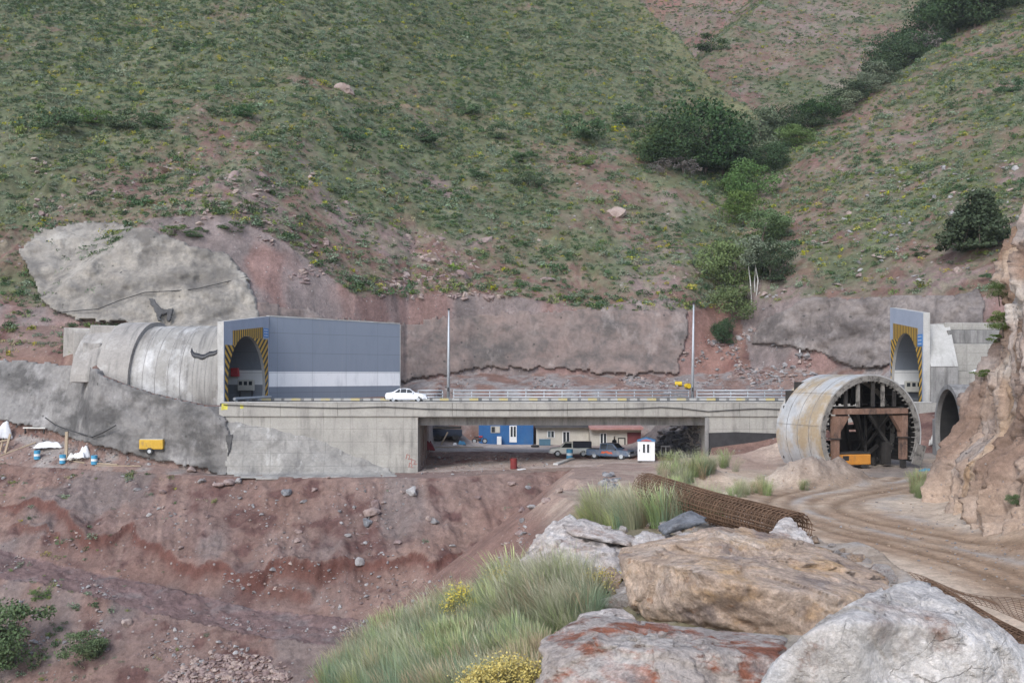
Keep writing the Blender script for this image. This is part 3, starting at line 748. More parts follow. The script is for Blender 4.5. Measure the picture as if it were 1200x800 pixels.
def make_portal(Q, label, Hn, Hf, ac, bc, Rr, side_n, side_f, top_n, top_f, ta, tb, oa, ob, sign, lin_len):
    root = thing('tunnel_portal', label, 'tunnel portal', tuple(Q.P(Q.W/2, 0)))
    O = root.location
    top = lambda a: Hn+(Hf-Hn)*a/Q.W
    ar = arch(ac, bc, Rr)
    # headwall ring between arch and outline
    out = []
    for (a, b) in ar:
        da, db = a-ac, b-bc
        k = 1e9
        if da > 1e-6: k = min(k, (Q.W-ac)/da)
        if da < -1e-6: k = min(k, -ac/da)
        # top line: bc+k db = top(ac+k da)
        den = db-(Hf-Hn)/Q.W*da
        if den > 1e-6: k = min(k, (top(ac)-bc)/den)
        if db < -1e-6: k = min(k, (bc+.8)/-db)
        out.append((ac+k*da, bc+k*db))
    for corner in ((0, top(0)), (Q.W, top(Q.W))):
        i = min(range(len(out)), key=lambda j: (out[j][0]-corner[0])**2+(out[j][1]-corner[1])**2); out[i] = corner
    out[0] = (0, 0); out[-1] = (Q.W, 0)
    T = .65; n = len(ar); m = MB(); vs = []
    for c in (0, T):
        vs += [Q.P(a, b, c) for a, b in ar]+[Q.P(a, b, c) for a, b in out]
    fs = []
    for i in range(n-1):
        fs += [(i, i+1, n+i+1, n+i), (2*n+i, 3*n+i, 3*n+i+1, 2*n+i+1), (n+i, n+i+1, 3*n+i+1, 3*n+i), (i, 2*n+i, 2*n+i+1, i+1)]
    fs += [(0, n, 3*n, 2*n), (n-1, 2*n-1+0, 4*n-1, 3*n-1)]
    m.add(vs, fs)
    m.add([Q.P(a, b, c) for c in (0, T) for a, b in ((0,-.7),(Q.W,-.7),(Q.W,-.003),(0,-.003))], [(0,1,2,3),(7,6,5,4),(0,4,5,1),(1,5,6,2),(2,6,7,3),(3,7,4,0)])
    hw = m.build('headwall', [conc_l, face_paint], root, O)
    for p in hw.data.polygons:
        nn = p.normal
        if nn.dot(Q.C) < -.9: p.material_index = 1
    # hazard band
    e = -.004; polys = []
    bs = lambda b, sg: ac+sg*math.sqrt(max(0, Rr*Rr-(b-bc)**2))
    for sg, o_, b1 in ((-1, oa, side_n), (1, ob, side_f)):
        bb = np.linspace(.05, b1, 26)
        for i in range(25):
            q = [(o_, bb[i]), (bs(bb[i], sg), bb[i]), (bs(bb[i+1], sg), bb[i+1]), (o_, bb[i+1])]
            polys.append(([Q.P(a, b, e) for a, b in q], [(b-sg*.75*a)/.86 for a, b in q]))
    ab = np.linspace(ta, tb, 34)
    for i in range(33):
        lo = []
        for a in (ab[i], ab[i+1]):
            y = bc+math.sqrt(max(0, Rr*Rr-(a-ac)**2)) if abs(a-ac) < Rr else 0
            y = max(y, (side_n if a < ac else side_f)+.002); lo.append(y)
        hi = [top_n+(top_f-top_n)*(a-ta)/(tb-ta) for a in (ab[i], ab[i+1])]
        q = [(ab[i], lo[0]), (ab[i+1], lo[1]), (ab[i+1], hi[1]), (ab[i], hi[0])]
        polys.append(([Q.P(a, b, e) for a, b in q], [a/.6 for a, b in q]))
    uvmesh('hazard_stripes', polys, haz, root, O)
    # lining: painted tube behind the face, closed far inside by darkness of the bend
    ar2 = arch(ac, bc, Rr-.02, 36); m = MB()
    cs = np.linspace(.3, lin_len, 6); vs = [Q.P(a, b, c) for c in cs for a, b in ar2]; k = len(ar2)
    m.add(vs, [(j*k+i, j*k+i+1, (j+1)*k+i+1, (j+1)*k+i) for j in range(5) for i in range(k-1)])
    m.add([Q.P(a, b, lin_len) for a, b in ar2], [tuple(range(k))])
    m.build('lining', lining_paint, root, O, smooth=True)
    m = MB(); m.add([Q.P(a, .012, c) for a, c in ((ac-4.9, 0), (ac+4.9, 0), (ac+4.9, lin_len), (ac-4.9, lin_len))], [(0,1,2,3)])
    m.build('tunnel_road', asphalt, root, O)
    # blue sign with three white lines
    a0, a1, b0, b1 = sign
    m = MB(); m.add([Q.P(a, b, c) for c in (-.06, -.008) for a, b in ((a0,b0),(a1,b0),(a1,b1),(a0,b1))], [(0,1,2,3),(7,6,5,4),(0,4,5,1),(1,5,6,2),(2,6,7,3),(3,7,4,0)])
    sg_ = m.build('sign', blue_sign, root, O)
    for i in range(3):
        m = MB()
        b = b0+(b1-b0)*(.2+.3*i)
        x = a0+.12*(a1-a0)
        for wd in (.16,.1,.22,.12):
            w_ = wd*(a1-a0)
            m.add([Q.P(aa, bb_, -.066) for aa, bb_ in ((x,b-.05),(x+w_,b-.05),(x+w_,b+.06),(x,b+.06))], [(0,1,2,3)]); x += w_+.05*(a1-a0)
        m.build('sign_lettering', white, sg_, O)
    return root
QL = Portal((-28.8, 102.3), (-27.3, 115), -1)
pl_root = make_portal(QL, 'pale blue grey tunnel portal with a striped arch beside the white banded wall', 8.1, 9.35, 6.35, 1.6, 5.3, 5.8, 6.75, 7.3, 8.05, 2.3, 10.95, .3, 12.5, (10.98, 12.5, 6.95, 7.95), 11.5)
QR = Portal((40.97, 102.0), (42.27, 114.5), 1)
pr_root = make_portal(QR, 'narrow looking pale tunnel portal with striped arch behind the round steel formwork', 8.95, 10.3, 6.7, 1.9, 5.3, 5.6, 6.7, 7.5, 8.5, 1.9, 11.3, .5, 12.3, (.25, 1.85, 5.66, 6.85), 10)
def pbox(Q, a0, a1, b0, b1, c0, c1):
    return [Q.P(a, b, c) for c in (c0, c1) for a, b in ((a0,b0),(a1,b0),(a1,b1),(a0,b1))], [(0,3,2,1),(4,5,6,7),(0,1,5,4),(1,2,6,5),(2,3,7,6),(3,0,4,7)]
beige_m = plain('beige_metal', (.42,.40,.35), .5)
red_m = plain('red_paint', (.42,.035,.04), .45)
for Q, c0, c1, b0, a_w, lab in ((QL, 1.0, 2.8, 1.05, 11.0, 'beige control box with three dark windows inside the left tunnel mouth'), (QR, 1.2, 3.0, .9, 11.2, 'beige control box with three dark windows inside the tunnel mouth behind the formwork')):
    t = thing('control_box', lab, 'control box', tuple(Q.P(a_w, b0, c0)))
    MB().add(*pbox(Q, a_w-.35, a_w+.1, b0, b0+1.2, c0, c1)).build('housing', beige_m, t, t.location, bevel=.03)
    for i in range(3):
        MB().add(*pbox(Q, a_w-.36, a_w-.345, b0+.6, b0+1.02, c0+.15+i*.57, c0+.52+i*.57)).build('window', glass_d, t, t.location)
    for cc in (c0+.2, c1-.2): MB().add(*pbox(Q, a_w-.25, a_w-.1, .01, b0, cc-.05, cc+.05)).build('leg', dsteel, t, t.location)
t = MB().add(*pbox(QL, 11.0, 11.5, 2.6, 3.55, 2.9, 3.75)).build('hose_cabinet', red_m, None, QL.P(11.2, 2.6, 3.2), bevel=.03)
tag(t, 'red cabinet on the inner wall of the left tunnel mouth', 'cabinet')
m = MB(); m.tube([QL.P(1.6, .34, -.45), QL.P(12.0, .34, -.45)], .16, 10); 
for a in (2, 5, 8, 11.5): m.add(*pbox(QL, a-.1, a+.1, 0.01, .22, -.6, -.3))
t = m.build('barrier_beam', galv, None, QL.P(6, 0, -.45)); tag(t, 'pale steel barrier beam lying across the mouth of the left tunnel', 'barrier')
# wing wall
wr = thing('wing_wall', 'long grey wall with a white painted band beside the left tunnel portal', 'wall', (-27.3, 115, Z0))
d = Vector((13.25, 13.0, 0)); L_ = d.length; dn = d/L_; nb_ = Vector((-dn.y, dn.x, 0))*.6
m = MB(); O = wr.location
poly = [Vector((-27.28, 115.05, Z0-.4)), Vector((-27.28, 115.05, Z0-.4))+d, Vector((-27.28, 115.05, 0))+d+Vector((0,0,6.42)), Vector((-27.28, 115.05, 6.62))]
m.prism(poly, nb_); m.build('wall_body', wall_paint, wr, O)
m = MB(); c0 = Vector((-27.28, 115.05, 6.625)); c1 = c0+d+Vector((0,0,-.2))
m.prism([c0-nb_*.06, c1-nb_*.06, c1-nb_*.06+Vector((0,0,.14)), c0-nb_*.06+Vector((0,0,.14))], nb_*1.12); m.build('coping', conc_l, wr, O)
m = MB(); e1 = Vector((-27.28, 115.05, 0))+d+dn*.003
m.prism([e1+Vector((0,0,Z0-.3)), e1+Vector((0,0,Z0-.3))+dn*.12, e1+dn*.12+Vector((0,0,6.4)), e1+Vector((0,0,6.4))], nb_*.98); m.build('wall_end', conc_l, wr, O)
# ------------------------------------------------------------------ round tunnel barrel left of the portal
tb = thing('tunnel_barrel', 'big round concrete tunnel barrel between the left portal and the hillside', 'tunnel', tuple(QL.P(6.35, 0, 5)))
O = tb.location
def ring(Q, ac, bc, Ro, Ri, c0, c1, t0, t1, n=48, wob=0.):
    vs = []; fs = []; nn = n+1
    for c in (c0, c1):
        for Rr in (Ro, Ri):
            for k in range(nn):
                t_ = t0+(t1-t0)*k/n
                rr = Rr+(wob*math.sin(k*1.7)*math.cos(k*.6) if Rr == Ro else 0)
                vs.append(Q.P(ac-rr*math.cos(t_), bc+rr*math.sin(t_), c))
    for i in range(n):
        fs += [(i, i+1, 2*nn+i+1, 2*nn+i), (nn+i, 3*nn+i, 3*nn+i+1, nn+i+1), (i, nn+i, nn+i+1, i+1), (2*nn+i, 2*nn+i+1, 3*nn+i+1, 3*nn+i)]
    fs += [(0, 2*nn, 3*nn, nn), (n, nn+n, 3*nn+n, 2*nn+n)]
    return vs, fs
t0_, t1_ = -.75, math.pi+.5
m = MB(); edges_c = np.linspace(.66, 9.9, 8)
m.add(*ring(QL, 6.35, 1.6, 6.38, 5.6, .66, 9.9, t0_, t1_, 64)); m.build('shell', conc_ring, tb, O, smooth=False)
for i in range(1, 7):
    m = MB(); m.add(*ring(QL, 6.35, 1.6, 6.395, 6.37, edges_c[i]-.03, edges_c[i]+.03, t0_, t1_, 64)); m.build('joint', conc_d, tb, O)
m = MB(); collar_c = varied('collar_concrete', [(.27,.25,.23),(.37,.345,.315)], .5, .9, .3, .05, fine=.2, layers=[((.13,.125,.12), 1., (1.4,.2,.2), .5, .7, .7), ((.5,.48,.45), .4, (1,1,1), .55, .7, .7)])
m.add(*ring(QL, 6.35, 1.55, 6.85, 5.6, 9.91, 13.3, -.3, t1_, 48, .02)); m.build('collar', collar_c, tb, O)
m = MB(); m.add(*ring(QL, 6.35, 1.4, 6.6, 5.6, 13.31, 16.2, .1, t1_, 30, .03)); m.build('inner_collar', collar_c, tb, O)
for (x, y, z, sx, sy, sz, rz) in ((-42.2, 109.8, 2.6, 4.4, 5.0, 5.3, .06), (-44.6, 109.4, 2.2, 3.2, 4.6, 4.7, .14), (-46.4, 111.4, 3.0, 3.0, 4.0, 4.2, -.08), (-43.4, 106.4, 1.4, 1.8, 2.6, 4.0, .16)):
    MB().box((x, y, z), (sx, sy, sz), rz, .03).build('slab', collar_c, tb, O, bevel=.12)
def on_barrel(px, th, up=.05):  # point on the barrel: c along, angle
    return QL.P(6.35-(6.38+up)*math.cos(th), 1.6+(6.38+up)*math.sin(th), px)
rg = random.Random(3)
vs = []; fs = []; nA = 14
for i in range(nA):
    c = 3.9-i*.24; sag = .13*math.sin((i/13)**.7*math.pi)+.012*math.sin(i*1.3)
    for j, w_ in enumerate((-.04, .0, .035)):
        th = .62-sag+w_*(1+.25*rg.random()); vs.append(on_barrel(c, th, .03+.03*rg.random()))
for i in range(nA-1):
    for j in range(2): fs.append((i*3+j, i*3+j+1, i*3+4+j, i*3+3+j))
bp_ = MB().add(vs, fs).build('plastic_sheet', blackp, None, on_barrel(2, .6), smooth=True)
md = bp_.modifiers.new('thickness', 'SOLIDIFY'); md.thickness = .04
tag(bp_, 'torn strip of black plastic sheet sagging on the round tunnel barrel', 'plastic sheet')
# concrete block behind right portal
rb = thing('tunnel_barrel', 'angular concrete barrel with a pale sloping top right of the narrow portal', 'tunnel', tuple(QR.P(2, 0, 2)))
O = rb.location
MB().prism([QR.P(a, b, .66) for a, b in ((-.15,-5.5),(-.15,3.6),(1.1,3.6),(1.1,-5.5))], QR.C*2.6).build('side_wall', conc_d, rb, O)
MB().prism([QR.P(a, b, .66) for a, b in ((-.12,3.61),(2.6,7.85),(4.2,7.85),(1.5,3.61))], QR.C*2.58).build('haunch', conc_d, rb, O)
MB().prism([QR.P(a, b, .66) for a, b in ((2.61,7.86),(10.5,8.2),(10.5,7.5),(3.6,7.3))], QR.C*2.58).build('roof', conc_d, rb, O)
m = MB(); m.prism([QR.P(a, b, .66) for a, b in ((-.22,3.62),(-.03,3.55),(2.66,7.86),(2.5,7.95))], QR.C*2.62); m.build('sloping_slab', conc_l, rb, O)
for (x, y, z, sx, sy, sz) in ((47.6,107.6,5.0,7.6,7,.75),(47.6,107.1,3.9,7.4,7,1.4),(47.8,106.6,1.8,7.2,7,2.8),(48,106.1,-1.6,7.2,7,4)):
    MB().box((x, y, z), (sx, sy, sz-.004), .04).build('stepped_block', conc_d if sz in (1.4,) else conc, rb, O, bevel=.07)
# ------------------------------------------------------------------ bridge
br = thing('road_bridge', 'low concrete road bridge with a plain edge beam running between the two tunnel portals', 'bridge', (5, 105.5, Z0))
O = br.location
MB().box((6.2, 105.7, -2.86), (69.6, 10.8, .3)).build('deck', asphalt, br, O)
m = MB(); x = -28.2
while x < 41:
    w_ = 5.6; m.box((x+w_/2, 100.07, -3.31), (w_-.03, .44, 1.33)); x += w_
m.build('edge_beam', conc, br, O)
MB().box((6.2, 100.07, -2.60), (69.4, .5, .10)).build('beam_coping', conc_l, br, O)
MB().box((5, 100.12, -4.0), (28.3, .4, .06)).build('drip_edge', conc_l, br, O)
for y in (101.5, 104.4, 107.3, 110.2):
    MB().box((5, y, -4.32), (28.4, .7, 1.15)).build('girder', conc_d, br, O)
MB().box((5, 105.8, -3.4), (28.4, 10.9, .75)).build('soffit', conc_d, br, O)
al_ = MB().box((-18.9, 106.2, -6.6), (19.4, 12.4, 7.16)).build('abutment', conc, br, O)
ar_ = MB().box((30.2, 106.2, -6.2), (22.0, 12.4, 6.36)).build('abutment', conc, br, O)
pts = [W(830, 507, 99.99), W(862, 506, 99.99), W(920, 508, 99.99), W(925, 555, 99.99), W(830, 560, 99.99)]
MB().prism([Vector((p.x, 99.985, p.z)) for p in pts], (0, .02, 0)).build('bitumen_coat', plain('bitumen', (.035,.033,.034), .7, var=.35, scale=1.2), ar_, tuple(O))
for c_ in list(ar_.children): c_.location = (0,0,0)
MB().box((19.0, 99.95, -6.6), (.35, .2, 5.0)).build('corner_post', conc_d, br, O)
MB().box((6.2, 110.75, -2.57), (69.2, .5, .26)).build('kerb', kerbm, br, O)
MB().box((6.2, 100.62, -2.635), (69.2, .34, .12)).build('kerb', conc_l, br, O)
m = MB(); m.prism([Vector(p) for p in ((-28.35,99.835,-3.35),(-27.75,99.835,-3.3),(-27.7,99.835,-2.75),(-28.3,99.835,-2.72))], (0,.012,0)); old_y = plain('old_yellow_paint', (.55,.50,.08), .7, var=.3); m.build('paint_mark', old_y, br, O); m = MB(); m.prism([Vector(p) for p in ((-26.5,99.835,-3.2),(-26.2,99.835,-3.2),(-26.15,99.835,-2.85),(-26.5,99.835,-2.8))], (0,.012,0))
m.build('paint_mark', old_y, br, O)
# red graffiti marks on the abutment
m = MB()
for (px, py, s_) in ((478,535,1.0),(484,541,1.1),(481,545,.8)):
    p = W(px, py, 99.97)
    m.tube([Vector((p.x-.2*s_, 99.985, p.z-.2)), Vector((p.x-.1*s_, 99.985, p.z+.25)), Vector((p.x+.2*s_, 99.985, p.z+.1)), Vector((p.x+.05*s_, 99.985, p.z-.22)), Vector((p.x+.35*s_, 99.985, p.z-.2))], .03, 5)
m.build('graffiti', plain('red_spray', (.42,.12,.10), .8), br, O)
# hanging cable along the edge beam
pp = []
for px, py in ((262,474),(300,475.5),(350,477),(400,478),(450,476.5),(500,479),(560,480),(640,480),(700,479),(745,478.5),(775,477),(800,478.5),(830,482),(860,480),(890,478.5),(925,480)):
    p = W(px, py, 99.75); pp.append(p)
t = MB().tube(pp, .045, 6).build('cable', cable_m, None, pp[0], smooth=True); tag(t, 'long black cable sagging along the edge beam of the bridge', 'cable')
for lab, L in (('thin black cable slung across the pale sprayed concrete above the tunnel barrel', [(62,367),(90,364),(115,362),(140,352),(170,342.5),(200,341),(230,338.5),(262,331),(290,324)]),):
    P_ = [hit1(px, py, 104)*(1-.012) for px, py in L]
    t = MB().tube(P_, .05, 5).build('cable', cable_m, None, P_[0]); tag(t, lab, 'cable')
P_ = [hit1(px, py, 96)*(1-.01) for px, py in ((53,489),(64,497),(76,502),(92,507),(108,512),(120,507),(136,498))]
t = MB().tube(P_, .06, 5).build('cable', cable_m, None, P_[0]); tag(t, 'black cable drooping at the foot of the dark sprayed slope above the tarpaulins', 'cable')
# guardrail
gr = thing('guardrail', 'grey steel three rail guardrail along the far side of the bridge', 'guardrail', (9, 111.3, Z0)); O = gr.location
secs = [(-10.2, -7.55), (-6.35, 19.2), (20.1, 33)]
for (x0, x1) in secs:
    for z in (-1.62, -1.98, -2.32):
        MB().tube([(x0, 111.3, z), (x1, 111.3, z)], .075, 8).build('rail', galv, gr, O, smooth=True)
    n = max(2, int(round((x1-x0)/1.9))+1)
    for i in range(n):
        MB().box((x0+(x1-x0)*i/(n-1), 111.36, -2.14), (.10, .09, 1.14)).build('post', galv, gr, O)
# street lamps
def lamp(x, ztop, label, lean):
    t = thing('street_lamp', label, 'street lamp', (x, 111.6, Z0), 0, 'lamp poles on the bridge')
    h = ztop-Z0
    MB().tube([(0,0,0),(lean*.5,0,h*.5),(lean,0,h)], [.17,.13,.085], 10).build('pole', galv, t, smooth=True)
    MB().box((0,0,.12), (.5,.5,.24)).build('base', galv, t, bevel=.02)
    m = MB(); m.box((lean+.02, -.12, h+.09), (.26,.5,.16)); m.build('lamp_head', dsteel, t, bevel=.03)
    MB().box((0,-.19,1.2), (.14,.03,.4)).build('hatch', dsteel, t)
lamp(-6.95, 7.15, 'tall grey lamp pole on the bridge near the white car', .06)
lamp(19.65, 7.8, 'tall grey lamp pole on the bridge near the two yellow drums', .15)

# ------------------------------------------------------------------ round steel formwork
steel_sh = varied('formwork_plate', [(.42,.42,.42),(.55,.55,.545)], .5, .5, .12, .02, fine=.15, metal=.15,
    layers=[((.40,.27,.12), .22, (1,1,1.), .5, .62, .75), ((.27,.26,.25), 1.0, (1,1,.35), .5, .68, .6), ((.66,.66,.66), .35, (1,1,1.), .52, .7, .7)])
steel_edge = varied('formwork_edge', [(.19,.18,.17),(.33,.31,.28)], 2.2, .7, .3, .03, fine=.3, layers=[((.06,.055,.05), 2, (1,1,1), .5, .62, .8)])
fc = Vector((27.45, 78.2, 0)); ang = R(18)
class Fr:  # local frame: a lateral, b up (world z), c backwards
    A = Vector((math.cos(ang), math.sin(ang), 0)); C = Vector((-math.sin(ang), math.cos(ang), 0))
    @staticmethod
    def P(a, b, c=0): return fc + Fr.A*a + Fr.C*c + Vector((0, 0, b))
fw = thing('tunnel_formwork', 'round steel tunnel formwork with a rust red gantry frame inside, standing on the site road', 'formwork', tuple(fc+Vector((0,0,-7.0)))); O = fw.location
CZ = -4.5; RO = 4.6; a0_, a1_ = -.58, math.pi+.5
m = MB(); m.add(*ring(Fr, 0, CZ, RO, RO-.1, 0, 5.9, a0_, a1_, 56)); m.build('shell', steel_sh, fw, O)
for c in (1.45, 2.95, 4.45):
    m = MB(); m.add(*ring(Fr, 0, CZ, RO+.012, RO-.02, c-.025, c+.025, a0_, a1_, 56)); m.build('plate_seam', steel_edge, fw, O)
for th in (.15, .75, 1.3, 2.0, 2.6):
    p = lambda c, r: Fr.P(-r*math.cos(th), CZ+r*math.sin(th), c)
    MB().bar(p(.02, RO+.004), p(5.88, RO+.004), .04, .02).build('plate_seam', steel_edge, fw, O)
for c, nm in ((0.002,'front_rim'),(2.9,'rib'),(5.6,'rib')):
    m = MB(); m.add(*ring(Fr, 0, CZ, RO-.1, RO-.52, c, c+.1, a0_, a1_, 56)); m.build(nm, steel_edge, fw, O)
m = MB(); rg = random.Random(5)
for k in range(44):
    th = a0_+(a1_-a0_)*(k+.5)/44
    m.bar(Fr.P(-(RO-.12)*math.cos(th), CZ+(RO-.12)*math.sin(th), .16), Fr.P(-(RO-.62-.1*rg.random())*math.cos(th), CZ+(RO-.62)*math.sin(th), .16), .07, .2, up=tuple(Fr.C))
m.build('rim_stiffeners', steel_edge, fw, O)
m = MB()
for k in range(22):
    th = a0_+(a1_-a0_)*(k+.5)/22; r_ = RO-.22
    m.bar(Fr.P(-r_*math.cos(th), CZ+r_*math.sin(th), .1), Fr.P(-r_*math.cos(th), CZ+r_*math.sin(th), 5.8), .08, .12)
m.build('stringers', dsteel, fw, O)
m = MB(); m.add(*ring(Fr, 0, CZ, RO-.12, RO-.15, .12, 5.85, a0_, a1_, 56)); m.build('shade_liner', plain('shade_black', (.026,.025,.024), .9, var=.4, scale=.9), fw, O)  # black liner added to put deep shade inside the formwork
# gantry
def fbar(mb, p, q, w, h=None): mb.bar(Fr.P(*p), Fr.P(*q), w, h or w, up=tuple(Fr.C))
for c, mt in ((.25, rust), (2.9, dsteel), (5.3, dsteel)):
    m = MB(); fbar(m, (-3.3, -2.72, c), (3.3, -2.72, c), .42, .66); m.build('cross_beam', mt, fw, O)
    for s in (-1, 1):
        m = MB(); fbar(m, (s*3.05, -3.06, c), (s*3.05, -4.72, c), .5, .62); m.build('leg', mt, fw, O)
        m = MB(); fbar(m, (s*3.08, -4.8, c), (s*3.08, -6.45, c), .44, .5); m.build('lower_leg', mt, fw, O)
        m = MB(); m.prism([Fr.P(s*2.74, -3.06, c-.2), Fr.P(s*1.9, -3.06, c-.2), Fr.P(s*2.74, -4.3, c-.2)], Fr.C*.38); m.build('haunch', mt, fw, O)
        m = MB(); fbar(m, (s*3.08, -6.4, c), (s*3.08, -7.1, c), .34); m.build('jack', dsteel, fw, O)
        m = MB(); m.box(tuple(Fr.P(s*3.06, -4.76, c)), (.75,.7,.08), ang); m.build('flange', dsteel, fw, O)
for c in (.3, 2.9, 5.3):
    for a in (-2.1,-1.0,.35,1.25,2.3):
        m = MB(); h = CZ+math.sqrt((RO-.5)**2-a*a); fbar(m, (a, -2.38, c), (a, h, c), .22 if c < 1 else .16); m.build('upright', steel_edge if (c < 1 and a in (-1.0, 1.25)) else dsteel, fw, O)
rg = random.Random(9)
for s in (-1, 1):
    m = MB(); fbar(m, (s*3.05, -2.6, .3), (s*3.05, -2.6, 5.3), .4); m.build('side_beam', dsteel, fw, O)
    for c in (.6, 2.2, 3.6, 5.0):
        for (b0, b1) in ((-3.2, -4.2), (-5.2, -6.0), (-4.3,-3.4)):
            m = MB(); rr = math.sqrt((RO-.35)**2-(b1-CZ)**2); fbar(m, (s*3.1, b0, c), (s*rr, b1, c), .13); m.build('turnbuckle', dsteel, fw, O)
for (a0, b0, c0, a1, b1, c1, w) in ((-1.6,-3.1,3,.2,-6.9,5,.16),(-.4,-3.1,2.8,1.7,-6.9,4.6,.2),(.5,-3.1,3,2.7,-6.9,4.,.2),(1.3,-3.1,2.,2.8,-5.8,1.2,.22),(.1,-3.0,4,.1,-6.4,4,.55),(-2.6,-3.1,4.2,-1.,-3.1,5,.2),(-2.2,-6.8,4.5,-1.2,-3.1,5,.14),(.6,-6.9,2.6,2.4,-5.5,2.4,.25),(1.7,-6.9,2.,2.9,-6.2,3.4,.3),(-1.9,-3.1,5.2,-1.9,-6.9,5.2,.35),(1.4,-3.1,5.2,1.4,-6.9,5.2,.35),(-3,-4.2,5.2,3,-4.2,5.2,.4),(-3,-5.4,5.1,3,-5.4,5.1,.3),(2.6,-3.1,1.2,1.2,-6.9,3.8,.18),(2.2,-3.1,3.6,.7,-6.9,1.6,.14),(-.2,-3.1,1.4,1.9,-6.9,3.,.16),(3.0,-3.3,3.2,1.9,-6.9,5,.2),(2.3,-6.9,1.2,2.3,-5.2,1.2,.5),(2.7,-6.9,2.8,1.6,-6.4,4.4,.5)):
    m = MB(); fbar(m, (a0,b0,c0), (a1,b1,c1), w); m.build('brace', dsteel, fw, O)
for a0, a1, b0, b1 in ((-4.0,-1.2,-2.3,-1.2),(-3.2,.2,-1.25,-.5),(.6,3.9,-2.3,-1.1),(1.0,3.0,-1.15,-.55),(-4.2,-3.2,-6.6,-2.4),(3.1,4.2,-6.6,-2.4),(1.6,3.0,-6.7,-4.6)):
    MB().prism([Fr.P(a0, b0, 5.45), Fr.P(a1, b0, 5.45), Fr.P(a1, b1, 5.45), Fr.P(a0, b1, 5.45)], Fr.C*.06).build('back_plate', dsteel, fw, O)
# orange compressor inside
orange = varied('orange_paint', [(.55,.22,.035),(.64,.29,.06)], 1.5, .55, .05, .01, fine=.15, layers=[((.25,.15,.08), 2, (1,1,.5), .55, .7, .6)])
t = thing('compressor', 'orange boxy machine with a grey top standing under the rusty gantry', 'machine', tuple(Fr.P(-1.2, -7.08, 1.0)), ang-.12)
m = MB(); m.box((0,0,.68),(2.7,1.5,.8)); m.build('housing', orange, t, bevel=.08)
MB().box((0,0,1.16),(2.6,1.4,.16)).build('top_cover', dsteel, t, bevel=.05)
MB().box((-.75,-.757,.8),(.5,.02,.35)).build('grille', black, t)
for s in (-1, 1): MB().tube([(s*.8,-.72,.28),(s*.8,-.5,.28)], .28, 14).build('wheel', rubber, t)
t = thing('fuel_tank', 'blue grey steel tank behind the orange machine under the gantry', 'tank', tuple(Fr.P(-2.1, -7.08, 2.6)), ang)
MB().box((0,0,.85),(1.4,1.1,1.5)).build('tank_body', plain('blue_grey_paint', (.10,.15,.20), .6), t, bevel=.08); MB().box((0,0,.05),(1.3,1.0,.1)).build('skid', dsteel, t); MB().tube([(0.3,0,1.6),(.3,0,1.75)], .12, 10).build('filler_cap', dsteel, t)
# plates and lumps lying about the right foot
t = MB().box(tuple(Fr.P(3.95,-6.1,-.5)), (.9,.14,1.6), ang, .25, .1).build('steel_plate', steel_edge, None, Fr.P(3.95,-7,-.5), bevel=.04); tag(t, 'bent grey steel plate leaning at the right foot of the formwork', 'plate')
# lower tunnel lining
class Lw(Portal): pass
QW = Portal((36.5, 83.4), (37.55, 90.9), 1)
lt = thing('tunnel_lining', 'lower concrete tunnel mouth with a pale rim between the formwork and the cliff', 'tunnel', tuple(QW.P(3.75, -4.4, 0))); O = lt.location
m = MB(); m.add(*ring(QW, 3.75, -2.2, 4.15, 3.75, 0, 9, -.7, math.pi+.7, 48)); m.build('shell', conc_d, lt, O)
m = MB(); ar3 = arch(3.75, -2.2, 3.76, 30)
ar3 = [(3.75-3.74*math.cos(t_), -2.2+3.74*math.sin(t_)) for t_ in np.linspace(-.7, math.pi+.7, 40)]
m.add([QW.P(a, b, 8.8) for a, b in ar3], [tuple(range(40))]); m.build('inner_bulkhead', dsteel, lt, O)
m = MB(); m.add(*ring(QW, 3.75, -2.2, 3.748, 3.6, .4, 8.7, -.7, math.pi+.7, 48)); m.build('inner_lining', plain('shaded_concrete', (.03,.029,.028), .95, var=.4, scale=.8), lt, O)  # tunnel inside coloured near black to stand for its shade
m = MB(); m.prism([QW.P(a, b, .3) for a, b in ((7.6,-5.2),(9.6,-5.2),(9.6,-1.2),(7.9,-1.5))], QW.C*3); m.build('side_wall', conc_d, lt, O)
